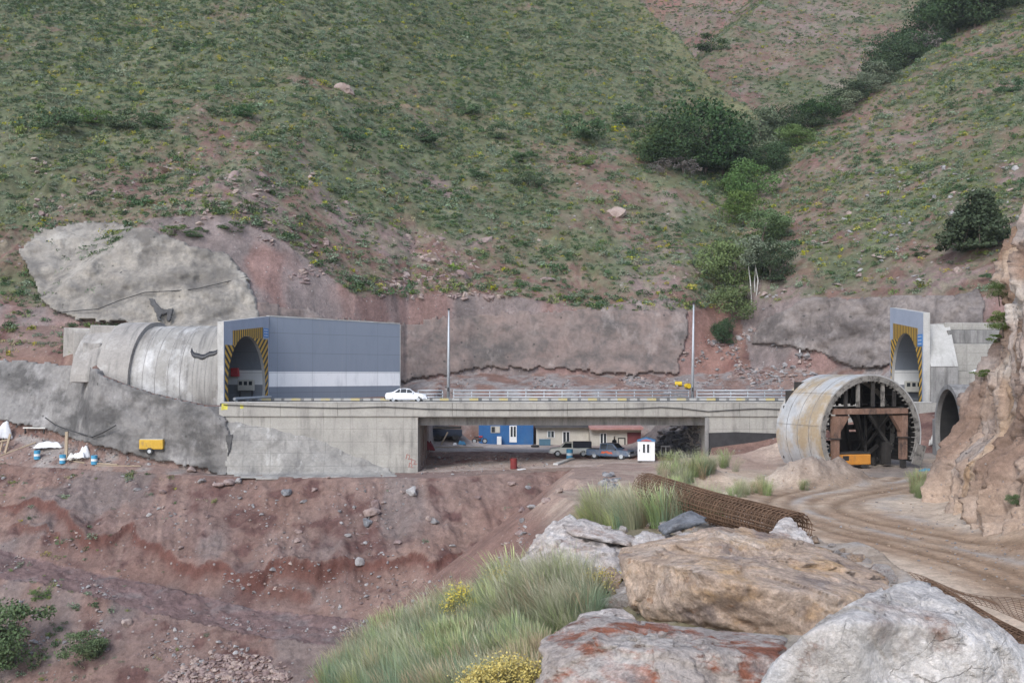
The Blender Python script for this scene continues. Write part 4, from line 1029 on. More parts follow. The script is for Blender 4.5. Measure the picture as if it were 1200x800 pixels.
# ------------------------------------------------------------------ rocks
from mathutils.kdtree import KDTree
_ico = {}
def ico(level):
    if level not in _ico:
        bm = bmesh.new(); bmesh.ops.create_icosphere(bm, subdivisions=level, radius=1)
        bm.verts.ensure_lookup_table()
        v = np.array([p.co[:] for p in bm.verts]); v /= np.linalg.norm(v, axis=1)[:, None]
        f = np.array([[q.index for q in p.verts] for p in bm.faces]); bm.free(); _ico[level] = (v, f)
    return _ico[level]
def hull_planes(pts):
    bm = bmesh.new()
    for p in pts: bm.verts.new(p)
    r = bmesh.ops.convex_hull(bm, input=bm.verts)
    bmesh.ops.recalc_face_normals(bm, faces=bm.faces)
    N = []; O_ = []
    for f in bm.faces:
        N.append(f.normal[:]); O_.append(f.calc_center_median()[:])
    bm.free()
    return np.array(N), np.array(O_)
CHIP = .15
def rock_verts(pts, level, amp, seed, fscale=1., strata=None, soft=.008, ck=1.):
    pts = np.array(pts, float); c = pts.mean(0)
    N, O_ = hull_planes(pts-c)
    off = (N*O_).sum(1)
    s_ = off < 0; N[s_] *= -1; off = np.abs(off)
    v, f = ico(level)
    dn = v@N.T
    r = np.where(dn > .02, off[None]/np.maximum(dn, .02), 1e6)
    size = np.linalg.norm(pts-c, axis=1).mean()
    k = soft*size
    m = r.min(1); r = -k*np.log(np.exp(-(r-m[:, None])/k).sum(1))+m
    P = v*r[:, None]; W_ = P+c
    chip = np.zeros(len(v))
    for ncell, kk, aa in ((26, .6, .17), (150, .5, .08), (900, .3, .014)):
        if level < 5 and ncell > 30: continue
        rgc = np.random.default_rng(seed*7+ncell)
        sd = P[rgc.integers(0, len(P), ncell)]; tl = rgc.normal(size=(ncell, 3))*kk*.9; of = rgc.normal(size=ncell)*aa
        for a0 in range(0, len(P), 16384):
            q = P[a0:a0+16384]; jq = q+.12*size/ncell**.33*np.stack([fbm3(q[:, 0]*3/size*ncell**.33, q[:, 1]*3/size*ncell**.33, q[:, 2]*3/size*ncell**.33, 2, seed+31+i) for i in range(3)], 1)
            k_ = ((jq[:, None, :]-sd[None])**2).sum(2).argmin(1)
            chip[a0:a0+16384] += (np.clip(((q-sd[k_])*tl[k_]).sum(1)/size, -.25, .25)*1.0+of[k_])
    s = fscale/size
    n1 = fbm3(W_[:, 0]*s*1.3, W_[:, 1]*s*1.3, W_[:, 2]*s*1.3, 3, seed)
    n2 = fbm3(W_[:, 0]*s*5, W_[:, 1]*s*5, W_[:, 2]*s*5, 5, seed+3, .6)
    n3 = fbm3(W_[:, 0]*s*17, W_[:, 1]*s*17, W_[:, 2]*s*17, 4, seed+5, .65)
    # chipped facets: the nearest of many cut planes, each with its own depth
    fa = np.round(2.6*fbm3(W_[:, 0]*s*2.1+.6*n1, W_[:, 1]*s*2.1, W_[:, 2]*s*2.1, 2, seed+21))/2.6
    cr = 1-np.abs(fbm3(W_[:, 0]*s*2.6, W_[:, 1]*s*2.6, W_[:, 2]*s*2.6, 4, seed+8)); cr = np.maximum(0, cr-.86)/.14
    d = amp*size*(.9*n1+.5*n2+.16*n3+.2*fa-.45*cr)+size*chip*CHIP*ck
    if strata is not None:
        q = W_@np.array(strata, float)/size
        q = q+.25*n1
        st = noise3(q*9, 0*q, 0*q+seed, seed+11); st2 = noise3(q*23, 0*q, n1*2, seed+12)
        d += amp*size*(.45*np.round(st*2.2)/2.2+.22*st2)
    P = P*(1+d/np.maximum(r, 1e-3))[:, None]
    return P, f, c
def hull_rock(name, pts, level, amp, mat, seed, label=None, group=None, strata=None, fscale=1., soft=.008, cat='rock', scoop=None, ck=1.):
    P, f, c = rock_verts(pts, level, amp, seed, fscale, strata, soft, ck)
    if scoop:
        for (sp_, r_, dp_) in scoop:
            e_ = np.array(sp_)-c; dd_ = ((P-e_)**2).sum(1)/r_**2; P = P+np.array([0, dp_, -.25*dp_])*np.exp(-dd_**1.5)[:, None]
    o = npmesh(name, P, f, mat, True); o.location = tuple(c)
    return tag(o, label, cat, group)
def rock_mat(name, cols, layers, scale=1.2, bump=.9, bdist=.06, fine=.5, fscale=11, bscale=7):
    m = varied(name, cols, scale, .9, 0, .06, bscale=bscale, fine=fine, fscale=fscale, layers=layers)
    # fracture lines with dirt in them, at two sizes, plus grain
    t = NT.__new__(NT); t.m = m; t.t = m.node_tree; t.b = [n for n in t.t.nodes if n.type == 'BSDF_PRINCIPLED'][0]
    src = t.b.inputs['Base Color'].links[0].from_socket
    co = t.coord('Object'); wn = t.n('ShaderNodeTexNoise'); wn.inputs['Scale'].default_value = 2.2; wn.inputs['Detail'].default_value = 5; t.l(co, wn.inputs['Vector'])
    va = t.n('ShaderNodeVectorMath'); va.operation = 'MULTIPLY_ADD'; t.l(wn.outputs['Color'], va.inputs[0]); va.inputs[1].default_value = (.5,.5,.5); t.l(co, va.inputs[2])
    hs_ = []
    c = src
    for sc_, w_, am in ((1.1, .006, .16), (3.4, .012, .12)):
        vo = t.n('ShaderNodeTexVoronoi'); vo.feature = 'DISTANCE_TO_EDGE'; vo.inputs['Scale'].default_value = sc_; t.l(t.map(va.outputs[0], (1,1,1.7)), vo.inputs['Vector'])
        brk = t.mr(t.noise(co, sc_*1.3, 4, .6), .48, .62, 0, 1)
        ln = t.math('MULTIPLY', t.mr(vo.outputs['Distance'], 0, w_, 1, 0), brk); hs_.append(ln)
        c = t.mix(t.math('MULTIPLY', ln, am), c, (.13,.10,.08))
    gr = t.noise(co, 38, 3, .7); c = t.mix(1., c, t.ramp(gr, [(.3, (.8,)*3), (.7, (1.15,)*3)]), 'MULTIPLY')
    t.l(c, t.b.inputs['Base Color'])
    hs_ = [t.math('MULTIPLY', hs_[0], .45), t.math('MULTIPLY', hs_[1], .5)]
    h = t.math('SUBTRACT', t.math('ADD', t.math('MULTIPLY', t.noise(co, bscale, 10, .72), 1.2), t.math('MULTIPLY', t.noise(co, 30, 5, .75), .25)), t.math('ADD', t.math('MULTIPLY', hs_[0], .6), t.math('MULTIPLY', hs_[1], .3)))
    t.bump(h, 1., .07)
    return m
rk_white = rock_mat('pale_limestone', [(.50,.44,.40),(.72,.67,.63),(.80,.76,.73)], [((.36,.26,.22), 1.6, (1,1,1.), .54, .68, .75), ((.30,.17,.12), 3.2, (1,1,1), .62, .70, .7), ((.84,.82,.82), 1.1, (1,1,1), .5, .66, .7), ((.17,.15,.145), 5, (1.2,1.2,1), .62, .70, .7)], .9, .8, .04)
rk_brown = rock_mat('ochre_sandstone', [(.44,.31,.22),(.62,.47,.36),(.50,.37,.29)], [((.64,.40,.19), 1.7, (1,1,1.4), .52, .68, .7), ((.20,.16,.155), 1.9, (1,1,1), .52, .66, .7), ((.78,.70,.63), 1.3, (1,1,1), .55, .72, .65), ((.34,.18,.09), 5.5, (1,1,1.6), .6, .68, .65), ((.16,.12,.10), 6, (1,1,2), .62, .70, .6)], 1., .85, .04)
rk_rusty = rock_mat('rust_stained_rock', [(.44,.37,.33),(.60,.53,.48)], [((.34,.11,.055), 1.7, (1.,1,2.6), .5, .58, .9), ((.20,.10,.07), 4.5, (1,1,2.2), .58, .66, .8), ((.76,.71,.66), 1.5, (1,1,1.6), .53, .68, .7), ((.17,.145,.14), 3, (1,1,2), .57, .68, .65)], 1., .9, .04)
rk_chalk = rock_mat('crumbly_pale_rock', [(.52,.44,.40),(.72,.66,.61)], [((.40,.23,.15), 2, (1,1,1), .52, .66, .7), ((.22,.19,.18), 3, (1,1,1), .54, .66, .7), ((.74,.70,.67), 1.6, (1,1,2), .52, .64, .75)], 1.5, .95, .05)
rk_grey = varied('grey_rock', [(.19,.18,.18),(.33,.315,.31)], 1.6, .9, .5, .05, fine=.25, layers=[((.44,.42,.41), 1.5, (1,1,1), .55, .7, .6)], rnd=.35)
rk_red = varied('red_brown_rock', [(.21,.15,.135),(.36,.28,.255)], 1.2, .9, .5, .05, fine=.25, layers=[((.42,.36,.335), 1.2, (1,1,1), .55, .7, .6)], rnd=.3)
rk_dark = varied('dark_rubble_rock', [(.085,.078,.08),(.20,.185,.185)], 1.2, .9, .5, .05, fine=.3, layers=[((.34,.32,.31), 1.4, (1,1,1), .58, .72, .6)], rnd=.5)
rk_slate = rock_mat('blue_grey_rock', [(.15,.155,.17),(.29,.295,.31)], [((.45,.44,.43), 1.6, (1,1,1), .55, .7, .6), ((.08,.08,.085), 2.5, (1,1,1), .55, .68, .6)], 2.)
def B(*l): return [W(*p) for p in l]
hull_rock('boulder', B((885,808,6.5),(903,770,6.5),(944,736,6.45),(1000,716,6.5),(1030,730,6.35),(1044,682,7.3),(1062,679,7.4),(1095,684,7.4),(1092,722,6.5),(1137,706,7.0),(1150,745,6.5),(1168,741,6.9),(1212,768,7.0),(1225,840,6.8),(960,800,6.45),(900,900,6.7),(1200,900,6.7),(1060,900,6.7),(1110,790,6.5),(1010,790,6.42),(1080,705,8.4),(1220,800,8.6),(900,800,8.3),(1000,735,8.4)), 7, .03, rk_white, 12,
    'big white boulder with a rounded ridge and a scooped grey face, nearest the bottom corner', None, None, 1.0, .02, 'boulder', [(W(1075,760,6.45), .30, .20)], .75)
hull_rock('boulder', B((722,650,11.4),(745,690,10.9),(752,728,10.8),(850,742,10.0),(920,752,9.7),(735,640,12),(780,640,11.4),(845,611,12.2),(895,618,12.2),(935,634,12),(1045,680,10.9),(1060,720,10.3),(900,690,9.5),(820,672,9.8),(1000,700,9.7),(960,765,9.6),(850,640,13.6),(1000,660,12.8),(760,700,12.6),(900,800,11.5)), 7, .042, rk_brown, 31,
    'large ochre brown boulder with a dark overhanging left end below the mesh roll', None, (.25,.1,1.), 1.1, .008, 'boulder')
hull_rock('boulder', B((686,721,9.3),(760,728,9.2),(912,746,8.9),(628,757,8.5),(640,768,8.2),(632,840,7.8),(920,770,8.0),(780,760,7.8),(700,752,8.2),(900,860,7.4),(760,860,7.2),(690,730,10.2),(900,760,10)), 7, .05, rk_rusty, 47,
    'flat slab boulder stained with rust red streaks below the ochre boulder', None, (.12,.25,1.), 1.1, .008, 'boulder')
hull_rock('boulder', B((612,655,14.0),(640,616,14.8),(668,603,15),(700,628,14.2),(742,650,13.6),(735,700,13.2),(700,712,13.1),(645,712,13.4),(628,680,13.7),(660,640,13.5),(720,660,13.),(700,640,16),(640,660,16),(740,700,15)), 6, .075, rk_chalk, 53,
    'crumbly pale boulder standing behind the tall feathery grass', None, (.1,.1,1.), 1.4, .006, 'boulder')
for k, (P_, mt, lab) in enumerate((
  (((655,612,14.4),(680,605,14.8),(745,632,14),(765,645,13.7),(700,632,13.6),(660,626,13.9),(720,622,15.2),(760,636,15)), rk_chalk, 'thin flat white slab lying on top of the crumbly pale boulder'),
  (((768,618,14.6),(800,600,15),(812,596,15.1),(828,606,14.8),(828,612,14.4),(792,614,14.2),(778,628,14.2),(800,612,15.6)), rk_slate, 'dark blue grey angular rock propped just under the rusty mesh roll'),
  (((893,630,13.4),(912,610,13.7),(926,606,13.8),(945,622,13.4),(957,642,13.1),(930,646,12.9),(900,640,12.8),(925,630,14.6)), rk_chalk, 'pointed grey rock with a white vein behind the ochre boulder, beside the mesh roll'),
  (((740,632,13.6),(752,620,14),(775,626,13.7),(790,640,13.3),(770,652,13),(745,648,13.1),(760,636,14.6)), rk_chalk, 'blocky cream rock between the pale slab and the ochre boulder'),
  (((785,636,13.4),(800,622,13.8),(826,624,13.7),(838,636,13.3),(815,645,13),(795,645,13),(810,634,14.4)), rk_chalk, 'rough whitish rock in front of the blue grey angular rock'),
  (((720,690,12.4),(738,684,12.5),(748,694,12.3),(740,704,12.1),(724,702,12.1),(734,692,12.9)), rk_white, 'small bright white stone in the gap left of the ochre boulder'),
  (((700,672,12.9),(716,662,13),(730,676,12.8),(726,696,12.5),(706,692,12.5),(715,680,13.4)), rk_brown, 'brownish lump of rock in the gap under the pale slab'),
  (((668,728,10.2),(690,716,10.6),(730,712,10.5),(750,728,10.2),(720,738,9.9),(680,738,9.9),(710,726,11.2)), rk_chalk, 'low crumbly pale rock behind the rust stained slab'))):
    hull_rock('rock', B(*P_), 5, .07, mt, 60+k, lab, None, None, 1.2)
# library of small rocks
LIB = []
for k in range(8):
    rg = np.random.default_rng(100+k)
    pts = rg.normal(size=(11, 3)); pts /= np.linalg.norm(pts, axis=1)[:, None]; pts *= np.array([1, .75+.4*rg.random(), .55+.3*rg.random()])
    P, f, c = rock_verts(pts, 3, .07, 300+k, 1.2, None, .05); LIB.append((P-P.mean(0), f))
ROCKS = {}
def lib_rock(k, mat):
    if (k, mat.name) not in ROCKS:
        o = npmesh('rock', LIB[k][0], LIB[k][1], mat, False, link=False); ROCKS[(k, mat.name)] = o
    return ROCKS[(k, mat.name)]
rrg = random.Random(21)
def put_rock(px, py, size, mat, label, group=None, ymin=0, sq=1., cat='rock'):
    p = hit1(px, py, ymin)
    o = lib_rock(rrg.randrange(8), mat).copy(); COL.objects.link(o)
    o.location = p+Vector((0, 0, size*.12 if cat == 'rock' else -size*.12)); o.rotation_euler = (rrg.uniform(-.3,.3), rrg.uniform(-.3,.3), rrg.uniform(0,6.3))
    o.scale = (size*.5, size*.5, size*.5*sq)
    return tag(o, label, cat, group)
for px, py, s, mt, lab in (
  (335,579,1.5,rk_slate,'blue grey rock alone on the red slope below the concrete abutment'),
  (430,615,1.5,rk_slate,'dark slate coloured rock at the bottom of the rock cluster on the red slope'),
  (437,603,2.0,rk_red,'largest pinkish rock in the cluster on the red slope under the abutment corner'),
  (440,593,1.3,rk_red,'upper dull red rock in the cluster on the red slope under the abutment corner'),
  (483,579,1.7,rk_grey,'grey rock just below the path under the abutment corner'),
  (421,659,1.1,rk_grey,'pale grey stone low on the red slope above the scooped hollow'),
  (224,553,1.5,rk_red,'brown rock on the path edge nearest the yellow compressor'),
  (257,570,1.4,rk_red,'reddish rock in the row on the bench lip, leftmost of three'),
  (269,567,1.6,rk_red,'reddish rock in the row on the bench lip, between two others'),
  (280,565,1.3,rk_grey,'rounded grey rock at the right end of the row on the bench lip'),
  (149,733,1.3,rk_red,'long reddish rock lying on the lower slope right of the green bush'),
  (40,753,1.0,rk_grey,'pale rock between the two green bushes at the lower edge')):
    put_rock(px, py, s, mt, lab, None, 30)
for px, py, s in ((349,624,1.),(348,634,.8),(355,589,.9),(368,575,.9),(599,568,1.1),(624,596,1.),(612,599,.8),(509,613,1.2),(502,609,.9),(407,628,.8),(619,572,.8),(467,637,.9),(160,575,1.),(191,578,1.2),(175,604,.7),(237,565,1.1),(320,668,.7),(244,606,.7),(212,642,.7),(560,584,.8),(640,588,.9),(655,577,.8),(530,640,.7),(385,560,.6),(300,572,.7)):
    put_rock(px, py, s, rk_red if rrg.random() < .6 else rk_grey, 'small loose rock lying on the red slope below the bench path', 'loose rocks on the red slope', 30, .8)
for px, py, s, sq, lab in ((403,103,5.0,1.1,'tall pink rock outcrop high on the green slope beside the pale rill'),(717,247,7,.75,'long flat red rock outcrop on the hillside left of the gully trees'),(200,198,4,.9,'pink outcrop on the left slope above the pale sprayed face, leftmost of the row'),(276,207,3.6,1.,'pink outcrop on the left slope, middle of the row'),(306,208,3.2,1.1,'pink outcrop on the left slope, right end of the row'),
    (541,322,3.2,1.1,'pinkish outcrop low on the hillside behind the left lamp pole'),(640,325,3.,1.,'pale rock outcrop just above the reddish sprayed face'),(568,280,3.2,.9,'rock outcrop halfway down the hillside above the bridge'),(870,335,2.2,1.,'grey rock beside the pale trunked trees'),(1040,300,3.,.8,'dark rock outcrop on the right hillside above the narrow portal')):
    put_rock(px, py, s, rk_red, lab, None, 112, sq, 'rock outcrop')
# ------------------------------------------------------------------ scattered stone as one object per place (uncountable)
def scatter(name, pts, scl, rot, idx, protos, cname):
    me = bpy.data.meshes.new(name); me.from_pydata([tuple(p) for p in pts], [], [])
    a = me.attributes.new('scl', 'FLOAT_VECTOR', 'POINT'); a.data.foreach_set('vector', np.asarray(scl, np.float32).ravel())
    a = me.attributes.new('rot', 'FLOAT_VECTOR', 'POINT'); a.data.foreach_set('vector', np.asarray(rot, np.float32).ravel())
    a = me.attributes.new('idx', 'INT', 'POINT'); a.data.foreach_set('value', np.asarray(idx, np.int32))
    o = bpy.data.objects.new(name, me); COL.objects.link(o)
    pc = bpy.data.collections.get(cname)
    if pc is None:
        pc = bpy.data.collections.new(cname)
        for i, p in enumerate(protos):
            q = bpy.data.objects.new('%s_%02d' % (cname, i), p.data); pc.objects.link(q)
    ng = bpy.data.node_groups.new(name, 'GeometryNodeTree')
    ng.interface.new_socket('Geometry', in_out='INPUT', socket_type='NodeSocketGeometry'); ng.interface.new_socket('Geometry', in_out='OUTPUT', socket_type='NodeSocketGeometry')
    gi = ng.nodes.new('NodeGroupInput'); go = ng.nodes.new('NodeGroupOutput')
    iop = ng.nodes.new('GeometryNodeInstanceOnPoints'); ci = ng.nodes.new('GeometryNodeCollectionInfo')
    ci.inputs['Collection'].default_value = pc; ci.inputs['Separate Children'].default_value = True; ci.inputs['Reset Children'].default_value = True
    iop.inputs['Pick Instance'].default_value = True
    def att(nm, tp):
        x = ng.nodes.new('GeometryNodeInputNamedAttribute'); x.data_type = tp; x.inputs[0].default_value = nm; return x.outputs[0]
    L = ng.links.new
    L(gi.outputs[0], iop.inputs['Points']); L(ci.outputs[0], iop.inputs['Instance']); L(att('idx', 'INT'), iop.inputs['Instance Index'])
    L(att('rot', 'FLOAT_VECTOR'), iop.inputs['Rotation']); L(att('scl', 'FLOAT_VECTOR'), iop.inputs['Scale']); L(iop.outputs[0], go.inputs[0])
    md = o.modifiers.new('scatter', 'NODES'); md.node_group = ng
    return o
def poly_points(poly, n, seed):
    rg = np.random.default_rng(seed)
    x0, x1 = min(p[0] for p in poly), max(p[0] for p in poly); y0, y1 = min(p[1] for p in poly), max(p[1] for p in poly)
    out = []
    while len(out) < n:
        a = rg.uniform(x0, x1, n); b = rg.uniform(y0, y1, n)
        k = in_poly(a, b, poly); out += list(zip(a[k], b[k]))
    return np.array(out[:n])
def stones(name, label, poly, n, smin, smax, mats, ymin, seed, cname, pw=3., clump=None, sink=-.1):
    rg = np.random.default_rng(seed)
    pp = poly_points(poly, n*(3 if clump else 1), seed)
    if clump is not None:
        w_ = fbm2(pp[:, 0]/clump, pp[:, 1]/clump, 3, seed+1)
        pp = pp[np.argsort(-w_-.25*rg.random(len(w_)))[:n]]
    P = hit(pp[:, 0], pp[:, 1], ymin)
    s = smin+(smax-smin)*rg.random(len(P))**pw
    P[:, 2] -= s*sink
    protos = [lib_rock(k, m) for m in mats for k in range(8)]
    scl = np.stack([s*.5*rg.uniform(.8,1.2,len(s)), s*.5, s*.5*rg.uniform(.6,1,len(s))], 1)
    rot = np.stack([rg.uniform(-.4,.4,len(s)), rg.uniform(-.4,.4,len(s)), rg.uniform(0,6.28,len(s))], 1)
    o = scatter(name, P, scl, rot, rg.integers(0, len(protos), len(s)), protos, cname)
    return tag(o, label, 'rubble', None, 'stuff')
pit_poly = [(0,548),(120,548),(300,565),(490,565),(640,556),(690,575),(650,610),(560,690),(450,720),(300,712),(200,665),(60,640),(0,600)]
stones('rubble', 'loose stones strewn down the red slope below the bench path', pit_poly, 950, .1, .55, [rk_red, rk_grey], 30, 1, 'stone_mix', 3.5, 40)
stones('rubble', 'strip of pale rubble along the track at the foot of the red slope', [(0,648),(60,650),(130,690),(240,715),(300,730),(380,735),(560,690),(640,650),(600,690),(520,730),(400,748),(250,735),(120,700),(0,668)], 480, .1, .5, [rk_grey, rk_red], 30, 2, 'stone_mix', 3., 25)
stones('rubble', 'loose stones on the lower slope beside the green bushes', [(0,680),(120,715),(240,745),(340,775),(330,800),(0,800)], 700, .12, .6, [rk_red, rk_grey], 30, 3, 'stone_mix', 3., 30)
stones('rubble', 'heap of red brown broken stones at the bottom of the pit', [(195,790),(230,772),(280,764),(330,775),(345,800),(190,800)], 520, .22, .75, [rk_red], 30, 4, 'stone_red', 1.6)
stones('rubble', 'stones and broken rock on the ledge behind the guardrail', [(470,452),(560,442),(620,440),(720,442),(800,444),(830,400),(880,430),(920,440),(920,462),(470,462)], 900, .15, .9, [rk_grey, rk_red], 113, 5, 'stone_mix', 3.5, 30)
stones('rubble', 'dark heap of broken rock under the right end of the bridge', [(768,540),(775,505),(790,499),(826,499),(827,540),(800,545)], 420, .4, 1.5, [rk_dark], 104, 6, 'stone_dark', 1.8)
stones('rubble', 'stony bank below the parking ground under the bridge', [(490,556),(490,530),(560,534),(640,532),(650,545),(560,556)], 380, .1, .45, [rk_grey, rk_red], 90, 7, 'stone_mix', 3.)
stones('rubble', 'broken rock chips on the cut face under the gully trees', [(800,440),(800,380),(850,400),(890,380),(960,420),(1000,440),(920,455)], 500, .2, 1.3, [rk_red, rk_grey], 113, 8, 'stone_mix', 3.5, 22)
stones('rubble', 'small stones along the dirt road and its grey mound', [(830,545),(930,540),(1020,545),(1090,590),(1200,640),(1200,700),(1000,640),(900,590),(830,580)], 500, .05, .22, [rk_grey, rk_brown], 30, 9, 'stone_tan', 3.)
stones('rubble', 'broken stones packed between the foreground boulders', [(640,640),(740,610),(830,598),(960,632),(1060,678),(1040,690),(930,650),(850,640),(760,660),(740,712),(640,745),(600,790),(590,800),(640,760)], 420, .04, .4, [rk_chalk, rk_brown], 6, 10, 'stone_pale', 2.5)
stones('rubble', 'outcropping rock fragments on the bare lower hillside', [(330,325),(380,300),(480,270),(600,270),(720,290),(820,315),(800,332),(700,343),(560,346),(480,345),(400,338)], 900, .4, 2.6, [rk_red], 113, 12, 'stone_red', 3.2, 60, .32)
stones('rubble', 'rock fragments across the right hillside', [(900,230),(1000,200),(1200,160),(1200,300),(1080,330),(930,350),(880,380)], 420, .25, 1.5, [rk_red, rk_grey], 113, 13, 'stone_mix', 3.5, 24)
stones('rubble', 'rock fragments on the green slope beside the pale rill', [(0,190),(120,180),(300,180),(440,230),(420,330),(300,290),(150,250),(0,260)], 420, .25, 1.5, [rk_red], 108, 14, 'stone_red', 3.5, 24)
stones('rubble', 'grey debris at the foot of the dark sprayed slope', [(0,490),(60,505),(120,520),(200,540),(170,546),(90,545),(0,540)], 500, .1, .5, [rk_grey, rk_red], 90, 15, 'stone_mix', 3.)

# ------------------------------------------------------------------ cliff on the right
def cliff():
    path = np.array([(47,78),(35.6,67),(28.1,60.5),(24.7,56.9),(23.0,52),(21.4,42),(20.0,32),(18.4,22),(18.0,12)], float)
    seg = np.hypot(*np.diff(path, axis=0).T); L = np.concatenate([[0], np.cumsum(seg)])
    s = np.concatenate([np.linspace(0, 14, 40, endpoint=False), np.linspace(14, 48, 330), np.linspace(48, L[-1], 40)[1:]])
    px_ = np.interp(s, L, path[:, 0]); py_ = np.interp(s, L, path[:, 1])
    k = np.ones(25)/25
    px_ = np.convolve(np.pad(px_, 12, mode='edge'), k, 'valid'); py_ = np.convolve(np.pad(py_, 12, mode='edge'), k, 'valid')
    tx, ty = np.gradient(px_), np.gradient(py_); ln = np.hypot(tx, ty); nx, ny = -ty/ln, tx/ln   # inward = right of travel reversed below
    t = np.linspace(-3.0, 24, 300)
    S, T = np.meshgrid(np.arange(len(s)), t)
    X0, Y0 = px_[S], py_[S]; NX, NY = -nx[S]*-1, -ny[S]*-1
    Z0_ = -7.2
    lean = .2*np.maximum(T, 0)+.35*np.minimum(T, 0)
    q0 = np.stack([X0+NX*lean, Y0+NY*lean, Z0_+T], -1)
    x, y, z = q0[..., 0], q0[..., 1], q0[..., 2]
    # beds dip steeply, parallel to the cliff's own edge
    u = y*.62-z*.30+x*.35
    v = z*.75+y*.22
    wv = fbm3(x/5, y/5, z/5, 4, 501)
    bed = noise3((u+1.3*wv)*.75, 0*u, 0*u, 502)+.55*noise3((u+.8*wv)*2.0, 0*u, v*.12, 503)+.3*noise3((u+.4*wv)*5, 0*u, v*.3, 504)
    d = 0.65*fbm3(x/6.5, y/6.5, z/6.5, 3, 505)+.75*np.round(bed*2.5)/2.5*.8+.5*bed+.6*fbm3(x/1.3, y/1.3, z/1.3, 5, 506, .65)
    blk = noise3((u+.4*wv)*1.5, v*.7, 0*u, 508)
    d += .35*np.round(blk*1.6)
    d -= 1.0*np.exp(-((T-1.5)/2.5)**2)*.0
    d = d-.35
    d *= sstep(-3, 1.0, T)*.85
    bench_ = 1.5*sstep(4.5, 2.5, T+1.2*wv)*sstep(20, 26, S*.12)
    X = x-NX*(d+bench_); Y = y-NY*(d+bench_); Zc = z+.25*d
    P = np.stack([X, Y, Zc], -1).reshape(-1, 3)
    nr, nc = S.shape; ids = np.arange(nr*nc).reshape(nr, nc)
    fq = np.stack([ids[:-1, :-1], ids[:-1, 1:], ids[1:, 1:], ids[1:, :-1]], -1).reshape(-1, 4)
    c1 = np.broadcast_to(C(.385,.285,.22), P.shape).reshape(nr, nc, 3)
    c = mixc(c1, C(.24,.165,.125), sstep(-.3, .4, bed)); c = mixc(c, C(.47,.40,.355), sstep(.1, .6, blk)*.6)
    och = fbm3(u*.35, v*.08, 0*u, 4, 510); c = mixc(c, C(.44,.285,.15), .6*sstep(.12, .45, och))
    c = mixc(c, C(.58,.52,.46), .7*sstep(.25, .5, fbm3(x/3, y/3, z/3, 4, 511))); c = mixc(c, C(.27,.25,.235), .55*sstep(.2, .45, fbm3(x/4, y/4, z/4, 4, 512)))
    c = mixc(c, C(.45,.335,.25), .7*sstep(3.0, .5, T+wv*1.5))
    c = c*(1+.25*fbm3(x*2, y*2, z*2, 3, 513))[..., None]
    m = ground_mat('cliff_rock', .9, .12, 5.)
    o = npmesh('cliff', P, fq, m, True, c.reshape(-1, 3)); tag(o, kind='structure')
    return o
CL = cliff()

# ------------------------------------------------------------------ rolls of rusty reinforcing mesh
rebar = varied('rusty_rebar', [(.10,.06,.038),(.20,.12,.075)], 3, .85, .1, .005, fine=.3)
def mesh_roll(name, a, b, Rr, label, turns=2.8, step=.105, wr_=.008, seed=1):
    rg = random.Random(seed); a, b = Vector(a), Vector(b); d = (b-a); L = d.length; d.normalize()
    u = d.cross(Vector((0,0,1))).normalized(); w = u.cross(d)
    m = MB()
    def pt(t, s):
        f = t/(turns*2*math.pi); r = Rr*(.62+.38*f)
        return a+d*s+u*(r*math.cos(t))+w*(r*.85*math.sin(t)-.03*math.sin(s/L*math.pi))
    nl = int(turns*21)
    for i in range(nl):
        t = turns*2*math.pi*i/nl
        e0, e1 = rg.uniform(-.1, .06), rg.uniform(-.06, .1)
        m.tube([pt(t, e0), pt(t, L*.5), pt(t, L+e1)], wr_, 4, cap=False)
    ns = int(L/step)
    for k in range(ns+1):
        s = L*k/ns
        ph = rg.uniform(-.02,.02)
        m.tube([pt(turns*2*math.pi*j/(turns*18), s+ph) for j in range(int(turns*18)+1)], wr_, 3, cap=False)
    o = m.build(name, rebar, None, a, recalc=False); return tag(o, label, 'mesh roll')
mesh_roll('mesh_roll', W(757,570,19.5), W(930,620,15.2), .33, 'thick roll of rusty reinforcing mesh lying on the ridge behind the ochre boulder', seed=2)
mesh_roll('mesh_roll', W(1085,692,11.), W(1260,790,8.4), .15, 'thin roll of rusty reinforcing mesh reaching the frame edge behind the white boulder', turns=2.6, step=.09, wr_=.006, seed=3)
m = MB(); A_, B_, C_, D_ = W(1040,668,14.5), W(1240,716,11.5), W(1240,738,10.6), W(1075,690,12.4)
def sp(u, v): 
    p = A_.lerp(B_, u).lerp(D_.lerp(C_, u), v); return p+Vector((0,0,.05*math.sin(u*9)*math.cos(v*4)))
for i in range(13):
    m.tube([sp(k/12, i/12) for k in range(13)], .004, 3, cap=False)
for i in range(27):
    m.tube([sp(i/26, k/6) for k in range(7)], .004, 3, cap=False)
tag(m.build('mesh_sheet', rebar, None, A_, recalc=False), 'flat sheet of rusty reinforcing mesh on the ground beside the thin mesh roll', 'mesh sheet')

